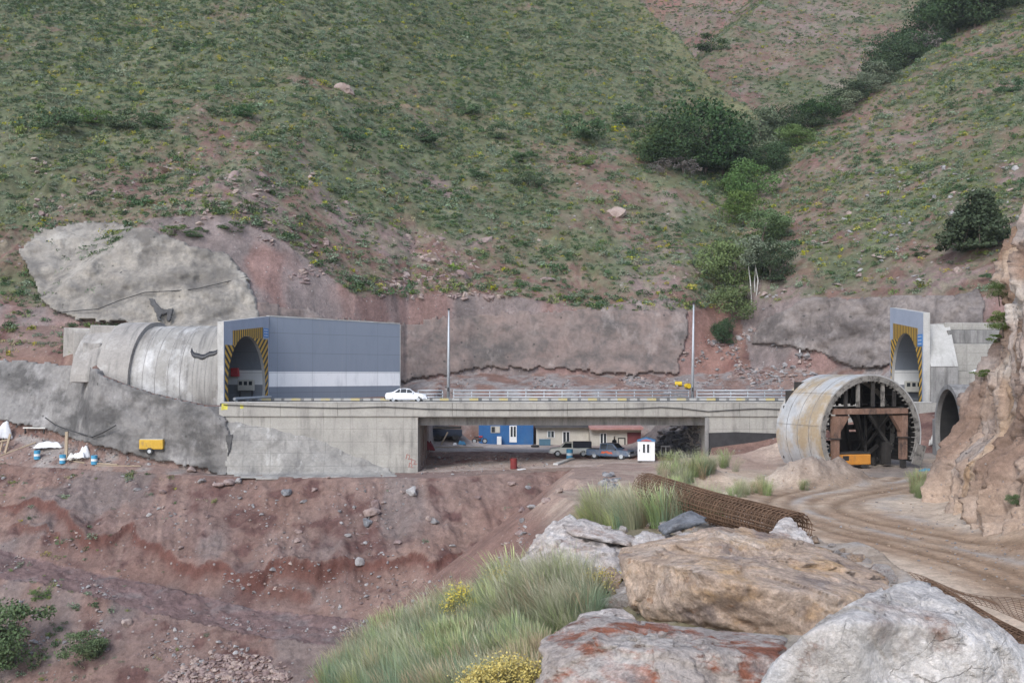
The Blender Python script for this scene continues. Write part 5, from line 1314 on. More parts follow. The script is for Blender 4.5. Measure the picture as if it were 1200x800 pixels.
# ------------------------------------------------------------------ site ground objects
def gz(x, y): return ground_z(x, y)
blue_p = varied('blue_panel', [(.025,.10,.26),(.04,.14,.32)], .8, .55, .05, .01, fine=.12, layers=[((.10,.14,.2), 1., (1,1,.3), .55, .75, .5)])
beige_w = varied('beige_wall', [(.44,.41,.35),(.55,.52,.46)], .8, .8, .06, .01, fine=.1, layers=[((.28,.25,.21), .9, (1,1,.3), .52, .75, .6)])
roof_d = varied('dark_roof', [(.05,.05,.055),(.10,.095,.095)], 1, .7, .1, .02)
roof_r = varied('faded_red_roof', [(.36,.17,.15),(.46,.28,.25)], .9, .7, .1, .02, fine=.2)
maroon = varied('maroon_shutter', [(.13,.035,.04),(.19,.06,.06)], 1, .7, .1, .02)
def xz(px, py, y): p = W(px, py, y); return p.x, p.z
def cabin(name, label, px0, px1, y, ztop, zbase, depth, wallm, extras=(), roof=None):
    x0, x1 = xz(px0, 0, y)[0], xz(px1, 0, y)[0]
    t = thing(name, label, 'building', ((x0+x1)/2, y, zbase)); O = t.location
    MB().box(((x0+x1)/2, y+depth/2, (zbase+ztop)/2-.1), (x1-x0, depth, ztop-zbase+.2)).build('wall', wallm, t, O)
    if roof:
        rm, over, th, drop = roof
        m = MB(); m.prism([Vector((x0-.15, y-over, ztop+.02)), Vector((x1+.15, y-over, ztop+.02)), Vector((x1+.15, y-over, ztop+.02+th)), Vector((x0-.15, y-over, ztop+.02+th))], (0, depth+over+.2, drop))
        m.build('roof', rm, t, O)
    for nm, a, b, c, d_, mt, pr, subs in extras:
        xa, za = xz(a, d_, y); xb, zb_ = xz(b, c, y)
        e = MB().box(((xa+xb)/2, y-pr/2, (za+zb_)/2), (xb-xa, pr, zb_-za)).build(nm, mt, t, O)
        for sn, sa, sb, sc, sd2, sm in subs:
            xa, za = xz(sa, sd2, y); xb, zb_ = xz(sb, sc, y)
            MB().box(((xa+xb)/2, y-pr-.012, (za+zb_)/2), (xb-xa, .02, zb_-za)).build(sn, sm, e, O)
    return t
cabin('site_cabin', 'blue cabin with a white glazed door under the bridge', 561, 625, 124.5, -5.2, -8.32, 3, blue_p,
    (('window', 575, 586, 499, 507, beige_m, .06, (('pane', 576, 580, 500, 506.3, glass_d), ('pane', 581, 585, 500, 506.3, beige_w))),
     ('door', 597, 605.5, 498.5, 518, white, .06, (('pane', 598.3, 600.8, 499.5, 511.5, glass_d), ('pane', 602, 604.4, 499.5, 511.5, glass_d)))))
cabin('site_building', 'beige building with a dark flat roof between the blue cabin and the red roof', 628.5, 690, 124, -6.3, -8.38, 4, beige_w,
    (('window', 641, 650, 504.5, 512.5, white, .05, (('pane', 642, 645.3, 505.2, 512, plain('grey_glass', (.12,.15,.16), .2)), ('pane', 646, 649, 505.2, 512, glass_d))),
     ('window', 659, 667.5, 505, 519, white, .05, (('pane', 660, 663, 506, 518, glass_d), ('pane', 664, 667, 506, 518, glass_d)))), (roof_d, .7, .38, .12))
cabin('site_building', 'beige building with a faded red roof and maroon shutter behind the blue pickup', 692, 751.5, 122, -6.42, -8.5, 4, beige_w,
    (('window', 703, 711, 507, 520, white, .05, (('pane', 703.8, 706.4, 507.8, 519, glass_d), ('pane', 707.6, 710.2, 507.8, 519, glass_d))),
     ('door_frame', 724, 733, 512.5, 530, dsteel, .05, (('door_leaf', 725.3, 731.5, 514, 529, beige_w),)),
     ('shutter', 735, 751, 506.5, 531, maroon, .05, ())), (roof_r, .9, .3, .25))
t = thing('site_cabin', 'white cabin top showing just above the red roof', 'building', (11.0, 127, -6.6))
MB().box((0,0,-.4),(4.0,2,2.8)).build('wall', white, t); MB().box((0,0,1.05),(4.1,2.2,.1)).build('roof', beige_m, t)
# kiosk
ky = 101.0; kx = xz(757.5, 0, ky)[0]; kz = gz(kx, ky)
t = thing('guard_kiosk', 'small white kiosk with a blue roof parked beside the blue pickup', 'kiosk', (kx, ky, kz), R(-9)); t.scale = (.9, .9, .93)
MB().box((0,0,1.06),(1.85,1.6,2.05)).build('wall', white, t, bevel=.02)
m = MB(); m.prism([(-1.0,-.88,2.09),(1.0,-.88,2.09),(1.0,-.88,2.2),(0,-.88,2.5),(-1.0,-.88,2.2)], (0,1.76,0)); m.build('roof', plain('blue_roof_paint', (.06,.17,.33), .5), t)
m = MB(); m.prism([(-.62,-.886,2.12),(.62,-.886,2.12),(.5,-.886,2.22),(0,-.886,2.34),(-.5,-.886,2.22)], (0,-.012,0)); m.build('gable_trim', plain('dull_red_paint', (.40,.12,.11), .6), t)
for x in (-.24, .2):
    w_ = MB().box((x,-.815,1.35),(.32,.03,.98)).build('window', white, t); MB().box((x,-.835,1.35),(.23,.02,.88)).build('pane', glass_d, w_)
MB().box((.42,-.806,1.05),(.02,.012,1.95)).build('door_seam', beige_m, t); MB().box((-.72,-.82,1.15),(.06,.05,.2)).build('handle', black, t)
MB().box((0,0,.03),(1.8,1.55,.1)).build('skid', dsteel, t)
# crate / cooler box beside it
bx = xz(780, 0, 105)[0]; t = thing('cooler_unit', 'grey boxy cooling unit standing right of the white kiosk', 'cooling unit', (bx, 105, gz(bx, 105)), -.1)
MB().box((0,0,.55),(.95,.8,1.0)).build('housing', plain('grey_housing', (.30,.29,.28), .7), t, bevel=.03)
for s in (-.24,.24): MB().box((s,-.406,.58),(.36,.02,.7)).build('grille', dsteel, t)
MB().box((0,0,.03),(.9,.75,.08)).build('base', dsteel, t)
# white board leaning on the blue cabin
x, _ = xz(585, 0, 123.8); t = thing('refrigerator', 'small white refrigerator standing against the blue cabin', 'refrigerator', (x, 123.9, gz(x, 123.9)))
MB().box((0,0,.5),(.55,.5,.98)).build('housing', white, t, bevel=.03); MB().box((0,-.262,.5),(.5,.02,.9)).build('door', white, t); MB().box((.2,-.285,.6),(.03,.03,.3)).build('handle', galv, t)
x, _ = xz(638.5, 0, 122.5); t = thing('storage_chest', 'low teal blue chest in front of the beige building with the dark roof', 'chest', (x, 122.6, gz(x, 122.6)))
MB().box((0,0,.36),(1.35,.7,.66)).build('chest_body', plain('teal_paint', (.07,.15,.21), .6), t, bevel=.02); MB().box((0,0,.72),(1.4,.76,.06)).build('lid', plain('teal_lid', (.09,.18,.24), .6), t)
def tyre(x, y, label):
    z = gz(x, y); m = MB(); n = 28; k = 8; vs = []
    for i in range(n):
        a = 2*math.pi*i/n
        for j in range(k):
            b = 2*math.pi*j/k; r = .36+.14*math.cos(b); vs.append((r*math.cos(a), r*math.sin(a), .13+.12*math.sin(b)))
    m.add(vs, [(i*k+j, ((i+1) % n)*k+j, ((i+1) % n)*k+(j+1) % k, i*k+(j+1) % k) for i in range(n) for j in range(k)])
    o = m.build('tyre', rubber, None, None, smooth=True); o.location = (x, y, z); return tag(o, label, 'tyre')
x, _ = xz(627, 0, 119); tyre(x, 119, 'old black tyre lying flat left of the white pickup')
# drums
drum_b = varied('drum_blue', [(.05,.25,.42),(.09,.33,.50)], 2, .5, .04, .01, fine=.15, layers=[((.35,.30,.26), 3, (1,1,1), .6, .72, .6)])
drum_r = varied('drum_red', [(.16,.025,.025),(.24,.045,.04)], 2, .6, .04, .01, fine=.2)
drum_w = varied('drum_band', [(.62,.66,.66),(.72,.74,.74)], 2, .5, .03, .01, fine=.1)
drum_y = plain('drum_yellow', (.62,.42,.02), .5)
def drum(mat, band, label, cat='drum'):
    t = thing('oil_drum', label, cat)
    pr = [(0,.29),(.02,.30),(.29,.30),(.30,.315),(.315,.30),(.58,.30),(.595,.315),(.61,.30),(.88,.30),(.895,.31),(.9,.28),(.87,.27)]
    m = MB(); n = 20; vs = []
    for z, r in pr:
        for i in range(n): vs.append((r*math.cos(6.2832*i/n), r*math.sin(6.2832*i/n), z))
    fs = [(k*n+i, k*n+(i+1) % n, (k+1)*n+(i+1) % n, (k+1)*n+i) for k in range(len(pr)-1) for i in range(n)]
    fs += [tuple((len(pr)-1)*n+i for i in range(n)), tuple(range(n))[::-1]]
    m.add(vs, fs); m.build('drum_body', mat, t, smooth=False)
    MB().tube([(.15,.0,.872),(.15,0,.9)], .035, 8).build('bung', black, t)
    if band: MB().tube([(0,0,.33),(0,0,.56)], .304, 20, cap=False).build('painted_band', drum_w, t)
    return t
d0 = drum(drum_b, True, '')
def put_drum(src, px, py, label, first=False, group=None, ymin=80, sc=1.):
    p = hit1(px, py, ymin); o = src if first else dup(src)
    o.location = p; o['label'] = label; o.rotation_euler = (0,0,rrg.uniform(0,6)); o.scale = (sc,)*3
    if group: o['group'] = group
    return o
G_ = 'blue and white drums'
put_drum(d0, 667.5, 537.5, 'blue and white drum standing in front of the white pickup', True, G_, 100, 1.12)
put_drum(d0, 43.5, 538, 'leftmost blue and white drum of the three in front of the tarpaulins', False, G_, 90)
put_drum(d0, 73.5, 543, 'blue and white drum at the foot of the upright post by the tarpaulins', False, G_, 90)
put_drum(d0, 110.5, 544, 'blue and white drum by the long planks right of the tarpaulins', False, G_, 90)
put_drum(d0, 161.5, 531, 'blue and white drum beside the yellow compressor', False, G_, 90)
dr = drum(drum_r, False, ''); put_drum(dr, 602, 549, 'dark red drum standing alone on the stony bank under the bridge', True, None, 90, 1.12)
dy = drum(drum_y, False, ''); p = hit1(804, 455, 113); dy.location = p+Vector((0,0,.33)); dy.rotation_euler = (R(90), 0, R(15)); dy.scale = (1.0,)*3; dy['label'] = 'yellow drum lying end on behind the guardrail, right of the other yellow drum'; dy['group'] = 'yellow drums behind the guardrail'
o = dup(dy); o.location = hit1(791, 452.5, 113)+Vector((0,0,.33)); o.rotation_euler = (R(90), 0, R(80)); o['label'] = 'yellow drum lying sideways behind the guardrail, left of the other yellow drum'
# ------------------------------------------------------------------ vehicles
def car(name, label, cat, st, paint, wheels, wins, lights, extras=(), scale=1.):
    """st: stations (x, z_low, z_belt, z_roof, half width, roof half width); x runs forward"""
    t = thing(name, label, cat)
    m = MB(); n = 10; vs = []
    for (x, zl, zb, zr, w, wr2) in st:
        vs += [(x,-w*.9,zl),(x,-w,zl+.12),(x,-w,zb-.07),(x,-w*.97,zb),(x,-wr2,zr),(x,wr2,zr),(x,w*.97,zb),(x,w,zb-.07),(x,w,zl+.12),(x,w*.9,zl)]
    fs = [(k*n+i, k*n+(i+1) % n, (k+1)*n+(i+1) % n, (k+1)*n+i) for k in range(len(st)-1) for i in range(n)]
    fs += [tuple(range(n)), tuple((len(st)-1)*n+i for i in range(n))[::-1]]
    m.add(vs, fs); m.build('body', paint, t, bevel=.03)
    for (x, r, w) in wheels:
        for s in (-1, 1):
            MB().tube([(x, s*(w-.13), r+.06), (x, s*(w+.006), r+.06)], r+.08, 18).build('wheel_arch', black, t)
            wo_ = MB().tube([(x, s*(w-.18), r), (x, s*(w+.02), r)], r, 18).build('wheel', rubber, t)
            MB().tube([(x, s*(w-.05), r), (x, s*(w+.03), r)], r*.58, 12).build('rim', galv, wo_)
    for pts in wins:
        for s in ((-1, 1) if abs(sum(p[1] for p in pts)) > .3 else (1,)):
            q = [Vector((p[0], p[1]*s, p[2])) for p in pts]; nn = (q[1]-q[0]).cross(q[2]-q[0]).normalized()
            c = sum(q, Vector())/len(q)
            if nn.dot(c-Vector((c.x*.4,0,.7))) < 0: nn = -nn
            MB().prism([p+nn*.004 for p in q], nn*.012).build('window', glass_d, t)
    for nm, c, d, mt in lights:
        for s in (-1, 1): MB().box((c[0], s*c[1], c[2]), d).build(nm, mt, t)
    for nm, c, d, mt in extras: MB().box(c, d).build(nm, mt, t, bevel=.02)
    return t
lampw = plain('lamp_glass', (.6,.6,.58), .2); lampr = plain('tail_glass', (.35,.03,.03), .3)
pw = varied('white_car_paint', [(.72,.73,.74),(.78,.79,.80)], 1, .3, .0, .01, fine=.04)
side = lambda x0,x1,xt0,xt1,zb,zt,w,wt: [(x0,w*.965,zb),(x1,w*.965,zb),(xt1,wt+.0,zt),(xt0,wt+.0,zt)]
sed = [(-2.08,.36,.80,.84,.70,.60),(-1.95,.26,.93,.97,.80,.66),(-1.45,.22,.96,1.03,.83,.68),(-1.28,.22,.96,1.08,.83,.66),(-.72,.22,.95,1.39,.84,.57),(-.1,.22,.94,1.43,.84,.56),(.38,.22,.93,1.37,.84,.57),(1.0,.22,.90,.98,.83,.68),(1.75,.24,.80,.84,.80,.66),(2.06,.32,.66,.70,.70,.58)]
cs = car('sedan_car', 'white saloon car driving on the bridge beside the left lamp pole', 'car', sed, pw, [(-1.25,.30,.80),(1.28,.30,.80)],
    [side(-1.12,-.60,-.72,-.56,.99,1.33,.84,.60), side(-.54,.06,-.50,.06,.98,1.37,.84,.585), side(.12,.86,.12,.38,.97,1.32,.84,.60), [(.98,-.62,.99),(.98,.62,.99),(.42,.52,1.34),(.42,-.52,1.34)], [(-1.26,-.6,1.07),(-1.26,.6,1.07),(-.76,.52,1.36),(-.76,-.52,1.36)]],
    [('headlight', (2.0,.52,.64), (.12,.3,.13), lampw), ('tail_light', (-2.03,.56,.78), (.1,.22,.16), lampr)],
    [('bumper', (2.08,0,.44), (.14,1.4,.2), pw), ('bumper', (-2.1,0,.46), (.14,1.4,.2), black), ('number_plate', (-2.17,0,.62), (.02,.5,.11), white), ('mirror', (.72,.92,1.0), (.12,.16,.12), pw), ('mirror', (.72,-.92,1.0), (.12,.16,.12), pw)])
cs.location = (-10.75, 104.3, -2.71)
# white pickup with a dark canopy, facing left
pu = [(-2.2,.40,.82,.84,.76,.74),(-2.15,.32,.90,.92,.80,.78),(-.25,.30,.90,.93,.80,.78),(-.22,.30,.92,1.50,.80,.60),(.35,.30,.92,1.53,.80,.60),(.62,.30,.92,1.48,.80,.62),(1.12,.30,.93,.99,.80,.68),(2.05,.34,.84,.87,.78,.66),(2.18,.4,.70,.74,.72,.62)]
pwt = varied('cream_paint', [(.80,.80,.74),(.86,.86,.80)], 1, .4, .0, .01, fine=.06)
pk = car('pickup_truck', 'old cream white pickup with a dark canopy over its bed, facing left under the bridge', 'pickup', pu, pwt, [(-1.35,.34,.78),(1.35,.34,.78)],
    [side(-.12,.98,-.12,.55,.97,1.44,.80,.62), [(1.08,-.6,1.0),(1.08,.6,1.0),(.66,.54,1.45),(.66,-.54,1.45)]],
    [('headlight', (2.14,.52,.70), (.1,.26,.16), lampw)],
    [('bumper', (2.22,0,.46), (.12,1.5,.18), galv), ('bumper', (-2.24,0,.46), (.1,1.5,.16), galv), ('canopy', (-1.24,0,1.25), (1.96,1.58,.64), plain('dark_canopy', (.03,.035,.055), .7)), ('number_plate', (2.29,0,.5), (.02,.4,.1), white)])
x, _ = xz(668.5, 0, 108.5); pk.location = (x, 108.5, gz(x, 108.5)+.02); pk.rotation_euler = (0, 0, R(180-3))
# blue crew cab pickup
cc = [(-2.45,.42,.90,.92,.78,.76),(-2.4,.34,.98,1.0,.83,.80),(-.92,.32,.98,1.0,.83,.80),(-.90,.32,.98,1.60,.83,.64),(-.1,.32,.98,1.66,.83,.64),(.55,.32,.98,1.62,.83,.65),(1.15,.32,.98,1.04,.83,.70),(2.2,.36,.92,.95,.82,.70),(2.38,.42,.76,.80,.76,.66)]
pb = varied('faded_blue_paint', [(.075,.115,.185),(.115,.16,.225)], 1.2, .45, .0, .01, fine=.1, layers=[((.30,.28,.27), 1.4, (1,1,.8), .52, .7, .6)])
org = plain('orange_red_decal', (.62,.11,.04), .5); pk_ = plain('pink_decal', (.60,.30,.32), .5)
kb = car('pickup_truck', 'dusty blue double cab pickup with orange side decals beside the white kiosk', 'pickup', cc, pb, [(-1.5,.37,.80),(1.55,.37,.80)],
    [side(-.80,-.12,-.76,-.10,1.02,1.56,.83,.67), side(-.02,1.0,-.02,.50,1.02,1.55,.83,.68), [(1.1,-.62,1.06),(1.1,.62,1.06),(.60,.56,1.57),(.60,-.56,1.57)], [(-.935,-.5,1.1),(-.935,.5,1.1),(-.915,.5,1.5),(-.915,-.5,1.5)]],
    [('headlight', (2.34,.56,.74), (.1,.26,.16), lampw)],
    [('bumper', (2.44,0,.5), (.14,1.6,.2), galv), ('bumper', (-2.5,0,.5), (.1,1.6,.16), galv), ('bed_floor_cover', (-1.66,0,1.0), (1.36,1.4,.04), black), ('mirror', (.95,.95,1.08), (.1,.2,.16), black), ('mirror', (.95,-.95,1.08), (.1,.2,.16), black), ('grille', (2.4,0,.78), (.03,.8,.16), black)])
m = MB()
for s in (-1,):
    m.prism([(-.75,s*.835,.62),(-.4,s*.835,.60),(-.15,s*.835,.72),(.1,s*.835,.60),(.42,s*.835,.62),(.62,s*.835,.56),(.5,s*.835,.80),(.2,s*.835,.76),(.0,s*.835,.90),(-.3,s*.835,.80),(-.6,s*.835,.86)], (0,s*.008,0))
m.build('side_decal', org, kb)
m = MB(); n_ = 14; m.prism([(1.65+.26*math.cos(6.283*i/n_), .22*math.sin(6.283*i/n_), 1.012-.075*(.26*math.cos(6.283*i/n_)+.0)) for i in range(n_)], (0,0,.012)); m.build('bonnet_decal', pk_, kb)
x, _ = xz(716, 0, 104.5); kb.location = (x, 104.5, gz(x, 104.5)+.03); kb.rotation_euler = (0, 0, R(-33))
# person behind the pickup
def person(loc, rz, label):
    J = {'pel':(0,0,.95),'ch':(0,.02,1.28),'nk':(0,.0,1.48),'hd0':(0,-.02,1.56),'hd1':(0,-.03,1.70),
         'sl':(-.19,0,1.40),'el':(-.25,.03,1.12),'wl':(-.22,-.12,.92),'hl':(-.21,-.17,.85),'sr':(.19,0,1.40),'er':(.25,.03,1.12),'wr':(.22,-.10,.92),'hr':(.21,-.15,.85),
         'tl':(-.10,0,.88),'kl':(-.11,-.02,.48),'al':(-.11,.02,.09),'fl':(-.12,-.15,.04),'tr':(.10,0,.88),'kr':(.11,-.02,.48),'ar':(.11,.02,.09),'fr':(.12,-.15,.04)}
    rad = {'pel':.16,'ch':.17,'nk':.06,'hd0':.085,'hd1':.09,'sl':.075,'el':.052,'wl':.036,'hl':.04,'sr':.075,'er':.052,'wr':.036,'hr':.04,'tl':.10,'kl':.07,'al':.05,'fl':.045,'tr':.10,'kr':.07,'ar':.05,'fr':.045}
    E = [('pel','ch'),('ch','nk'),('nk','hd0'),('hd0','hd1'),('ch','sl'),('sl','el'),('el','wl'),('wl','hl'),('ch','sr'),('sr','er'),('er','wr'),('wr','hr'),('pel','tl'),('tl','kl'),('kl','al'),('al','fl'),('pel','tr'),('tr','kr'),('kr','ar'),('ar','fr')]
    ks = list(J); me = bpy.data.meshes.new('person'); me.from_pydata([J[k] for k in ks], [(ks.index(a), ks.index(b)) for a, b in E], [])
    o = bpy.data.objects.new('person', me); COL.objects.link(o); me.materials.append(plain('dark_clothing', (.02,.02,.024), .9))
    sk_ = o.modifiers.new('skin', 'SKIN')
    for i, k in enumerate(ks): me.skin_vertices[0].data[i].radius = (rad[k]*1.05, rad[k])
    me.skin_vertices[0].data[0].use_root = True
    su = o.modifiers.new('sub', 'SUBSURF'); su.levels = 2; su.render_levels = 2
    o.location = loc; o.rotation_euler = (0,0,rz); tag(o, label, 'person')
    skin = plain('skin', (.35,.22,.16), .6)
    v, f = ico(2); P = v*np.array([.075,.085,.105])+np.array([0,-.05,1.66]); h = npmesh('face', P, f, skin); h.parent = o
    P = v*np.array([.092,.10,.10])+np.array([0,-.015,1.70]); h = npmesh('hair', P, f, black); h.parent = o
x, _ = xz(720, 0, 110.5); person((x, 110.5, gz(x, 110.5)), R(20), 'person in dark clothes standing behind the blue pickup by the pale door')
# ------------------------------------------------------------------ compressor trailer
yel = varied('site_yellow', [(.50,.30,.035),(.60,.38,.06)], 1.5, .6, .05, .01, fine=.12, layers=[((.25,.18,.10), 2, (1,1,.5), .55, .7, .6)])
p = hit1(180, 532, 96); t = thing('compressor_trailer', 'yellow towed compressor on one axle at the foot of the dark sprayed slope', 'compressor', p, R(-4))
MB().box((0,0,1.0),(2.4,1.3,.95)).build('housing', yel, t, bevel=.08); MB().box((0,0,1.5),(2.3,1.2,.08)).build('roof_panel', beige_m, t, bevel=.02)
MB().box((0,0,.42),(2.5,1.1,.14)).build('chassis', dsteel, t)
for x0 in (-.75,.0,.75): MB().box((x0,-.657,.95),(.5,.02,.55)).build('side_panel', yel, t)
for s in (-1,1):
    w_ = MB().tube([(-.1,s*.62,.34),(-.1,s*.78,.34)], .34, 18).build('wheel', rubber, t); MB().tube([(-.1,s*.70,.34),(-.1,s*.79,.34)], .18, 12).build('rim', galv, w_)
MB().bar((-1.2,0,.42),(-2.1,0,.35),.09).build('drawbar', dsteel, t); MB().tube([(-1.9,0,.36),(-1.9,0,.02)], .04, 8).build('jack_leg', dsteel, t); MB().tube([(.9,.2,1.5),(.9,.2,1.8)], .06, 8).build('exhaust', dsteel, t)
# ------------------------------------------------------------------ tarpaulins, planks and posts on the bench
tarp = varied('white_tarpaulin', [(.66,.66,.66),(.76,.76,.77)], 2, .6, .1, .02, fine=.06)
sack = varied('cream_sheet', [(.55,.53,.48),(.66,.64,.60)], 2, .7, .1, .02, fine=.1)
def heap_sheet(name, px, py, w, dp, h, mat, label, seed, ymin=85, rz=0., cat='tarpaulin'):
    p = hit1(px, py, ymin); n = 26; m = MB(); vs = []
    for j in range(n):
        for i in range(n):
            u, v = i/(n-1)*2-1, j/(n-1)*2-1
            e = max(0, 1-max(abs(u), abs(v))**3)
            hh = h*(e*(.55+.45*float(noise2(u*1.7+seed, v*1.7, seed)))+.12*abs(float(noise2(u*5, v*5+seed, seed+1))))
            vs.append((u*w/2*(1+.1*float(noise2(v*2, seed, seed+2))), v*dp/2*(1+.12*float(noise2(u*2, seed, seed+3))), hh-.05))
    m.add(vs, [(j*n+i, j*n+i+1, (j+1)*n+i+1, (j+1)*n+i) for j in range(n-1) for i in range(n-1)])
    o = m.build(name, mat, None, None, smooth=True, recalc=False); o.location = p; o.rotation_euler = (0,0,rz)
    s_ = o.modifiers.new('thickness', 'SOLIDIFY'); s_.thickness = .03
    return tag(o, label, cat)
heap_sheet('tarpaulin', 58, 524, 3.0, 1.4, .75, tarp, 'flat white tarpaulin spread left of the upright post', 3, rz=.15)
heap_sheet('tarpaulin', 97, 536, 2.0, 1.6, 1.5, tarp, 'white tarpaulin draped over a pile right of the upright post', 8, rz=-.5)
heap_sheet('tarpaulin', -1, 514, 2.4, 2.4, 2.3, tarp, 'tall heap of white sheeting on the timber trestle at the left edge', 5, rz=.6)
heap_sheet('sheet_bundle', 88, 538, 1.5, 1.0, .9, sack, 'beige sheet bundled under the white draped tarpaulin', 13, rz=.2, cat='sheet')
x, _ = xz(237, 0, 108); o = heap_sheet('sack', 240, 386, 2.4, .9, .55, tarp, 'white sack lying on top of the round tunnel barrel', 17, 100, .25, 'sack'); o.location = on_barrel(1.8, math.pi*.49, .0)
p = hit1(43, 508, 90); t = thing('workbench', 'long low table with a white board top by the drooping cable', 'table', p, R(-12))
MB().box((0,0,.62),(2.6,.9,.12)).build('table_top', sack, t)
for x_ in (-1.1, 1.1):
    for y_ in (-.35,.35): MB().box((x_,y_,.28),(.12,.12,.56)).build('leg', dsteel, t)
def plank(a, b, w, h, label, name='plank', cat='plank', ymin=85, mat=None, lift=(0,0)):
    A, Bq = hit1(*a, ymin), hit1(*b, ymin); A.z += h/2+.03+lift[0]; Bq.z += h/2+.03+lift[1]
    o = MB().bar(A, Bq, w, h).build(name, mat or wood, None, A, bevel=.006); return tag(o, label, cat)
plank((-6,537), (42,519), .22, .12, 'long slanting timber plank running down left to the frame edge')
plank((106,543), (138,545), .25, .10, 'long pale plank on the bench edge right of the third drum')
plank((112,546), (166,546.5), .2, .08, 'longest pale plank lying along the bench edge below the tarpaulins')
plank((82,540), (100,543), .2, .1, 'short broken plank in front of the draped tarpaulin')
p = hit1(77.5, 536, 85); tag(MB().bar(p, p+Vector((.05,.05,2.6)), .28,.2).build('timber_post', wood, None, p), 'upright timber post between the two white tarpaulins', 'post')
p = hit1(6, 530, 85); t = thing('timber_trestle', 'rough timber trestle holding up white sheeting at the left edge', 'trestle', p)
MB().bar((0,0,0),(.5,.1,1.9),.2,.14).build('leg', wood, t); MB().bar((-.6,.1,0),(-.3,.1,1.3),.16,.12).build('leg', wood, t); MB().bar((-1.2,0,.95),(.4,.1,1.35),.16,.14).build('cross_beam', wood, t)
# white post on the ledge right
p = hit1(937, 420, 113); tag(MB().bar(p, p+Vector((.05,0,1.5)),.14).build('marker_post', white, None, p), 'thin white marker post on the rocky ledge left of the narrow portal', 'post')
p = hit1(925, 422, 113); tag(MB().bar(p, p+Vector((2.2,0.4,.12)),.28,.14).build('concrete_strip', conc_l, None, p), 'pale concrete strip on the rocky ledge beside the white marker post', 'strip')
# junk under the left end of the bridge
x, _ = xz(501, 0, 108); t = heap_sheet('covered_load', 501, 527, 1.5, 1.2, 1.25, plain('red_tarpaulin', (.24,.02,.03), .6), 'dark red covered bundle beside the bridge abutment', 21, 100, .2, 'bundle')
heap_sheet('sheet_bundle', 541, 520.5, 1.0, .7, .6, plain('blue_sheet', (.06,.22,.38), .6), 'blue sheet bundled on the floor among the scrap', 25, 105, .2, 'bundle')
heap_sheet('sack', 533, 521, .5, .4, .4, tarp, 'small white sack beside the blue bundle among the scrap', 27, 105, .1, 'sack')
rg = random.Random(33); 
p = hit1(523, 515, 105); t = thing('scrap_cart', 'dark scrap trailer loaded with beams left of the blue bundle', 'trailer', p, R(4))
MB().box((0,0,.8),(3.6,1.6,.7)).build('tray', plain('dark_blue_steel', (.025,.035,.06), .7), t, bevel=.03); MB().box((0,0,.4),(3.4,1.0,.12)).build('chassis', dsteel, t)
for s in (-1,1):
    for x_ in (-1.0,1.0): MB().tube([(x_,s*.6,.36),(x_,s*.8,.36)], .36, 14).build('wheel', rubber, t)
for i in range(5): MB().bar((-1.7+.1*i,-.6+.28*i,1.25+.05*i),(1.6+.2*rg.random(),-.6+.28*i,1.3+.2*rg.random()),.16).build('beam', wood if i % 2 else dsteel, t)
p = hit1(517, 521, 100); tag(MB().bar(p, p+Vector((.7,.6,1.4)),.14,.1).build('plank', wood, None, p), 'pale plank leaning on the dark scrap trailer', 'plank')
p = hit1(510, 524.5, 100); tag(MB().bar(p+Vector((0,0,.08)), p+Vector((5.4,.3,.02)),.14,.1).build('plank', wood, None, p), 'long thin board lying on the floor in front of the scrap trailer', 'plank')
x, _ = xz(562, 0, 121); p = Vector((x, 121, gz(x, 121))); t = thing('motorcycle', 'old motorcycle parked at the corner of the blue cabin', 'motorcycle', p, R(8))
for x_ in (-.62,.62):
    w_ = MB().tube([(x_,-.05,.31),(x_,.05,.31)], .31, 18).build('wheel', rubber, t); MB().tube([(x_,-.06,.31),(x_,.06,.31)], .2, 10).build('rim', galv, w_)
m = MB(); m.bar((-.62,0,.31),(-.1,0,.45),.06); m.bar((-.1,0,.45),(.35,0,.75),.06); m.bar((.35,0,.9),(.62,0,.31),.06); m.bar((-.5,0,.68),(.35,0,.75),.07); m.build('frame', dsteel, t)
MB().box((.12,0,.82),(.42,.26,.2)).build('fuel_tank', red_m, t, bevel=.05); MB().box((-.38,0,.78),(.6,.24,.1)).build('seat', black, t, bevel=.03); MB().box((.0,0,.42),(.36,.26,.3)).build('engine', dsteel, t); MB().bar((.36,-.34,1.0),(.36,.34,1.0),.04).build('handlebar', dsteel, t)
# concrete slab pieces and debris near the path
plank((651,545), (671,538), .5, .16, 'pale concrete slab tilted on the path edge below the blue and white drum', 'concrete_slab', 'slab', 90, conc_l)
plank((607,551), (615,550), .4, .08, 'small white board lying right of the dark red drum', 'board', 'board', 90, white)
plank((700,585), (712,566), .12, .1, 'pale timber lying on the debris spilling over the slope edge', 'plank', 'plank', 60)
stones('rubble', 'pile of grey broken slabs spilling over the slope edge left of the tall grass', [(700,580),(708,556),(722,556),(724,575),(712,588)], 70, .2, .75, [rk_slate, rk_grey], 45, 31, 'stone_slate', 1.3)
# white torn sheet and blue scrap at the lower tunnel mouth
heap_sheet('torn_sheet', 1096, 522, .9, .7, 2.6, sack, 'torn cream sheet hanging by the rim of the lower tunnel mouth', 41, 76, .3, 'sheet')
heap_sheet('blue_scrap', 1086, 551, 1.0, .6, .3, plain('blue_scrap_paint', (.08,.25,.35), .6), 'blue scrap lying on the floor before the lower tunnel mouth', 43, 66, .3, 'scrap')
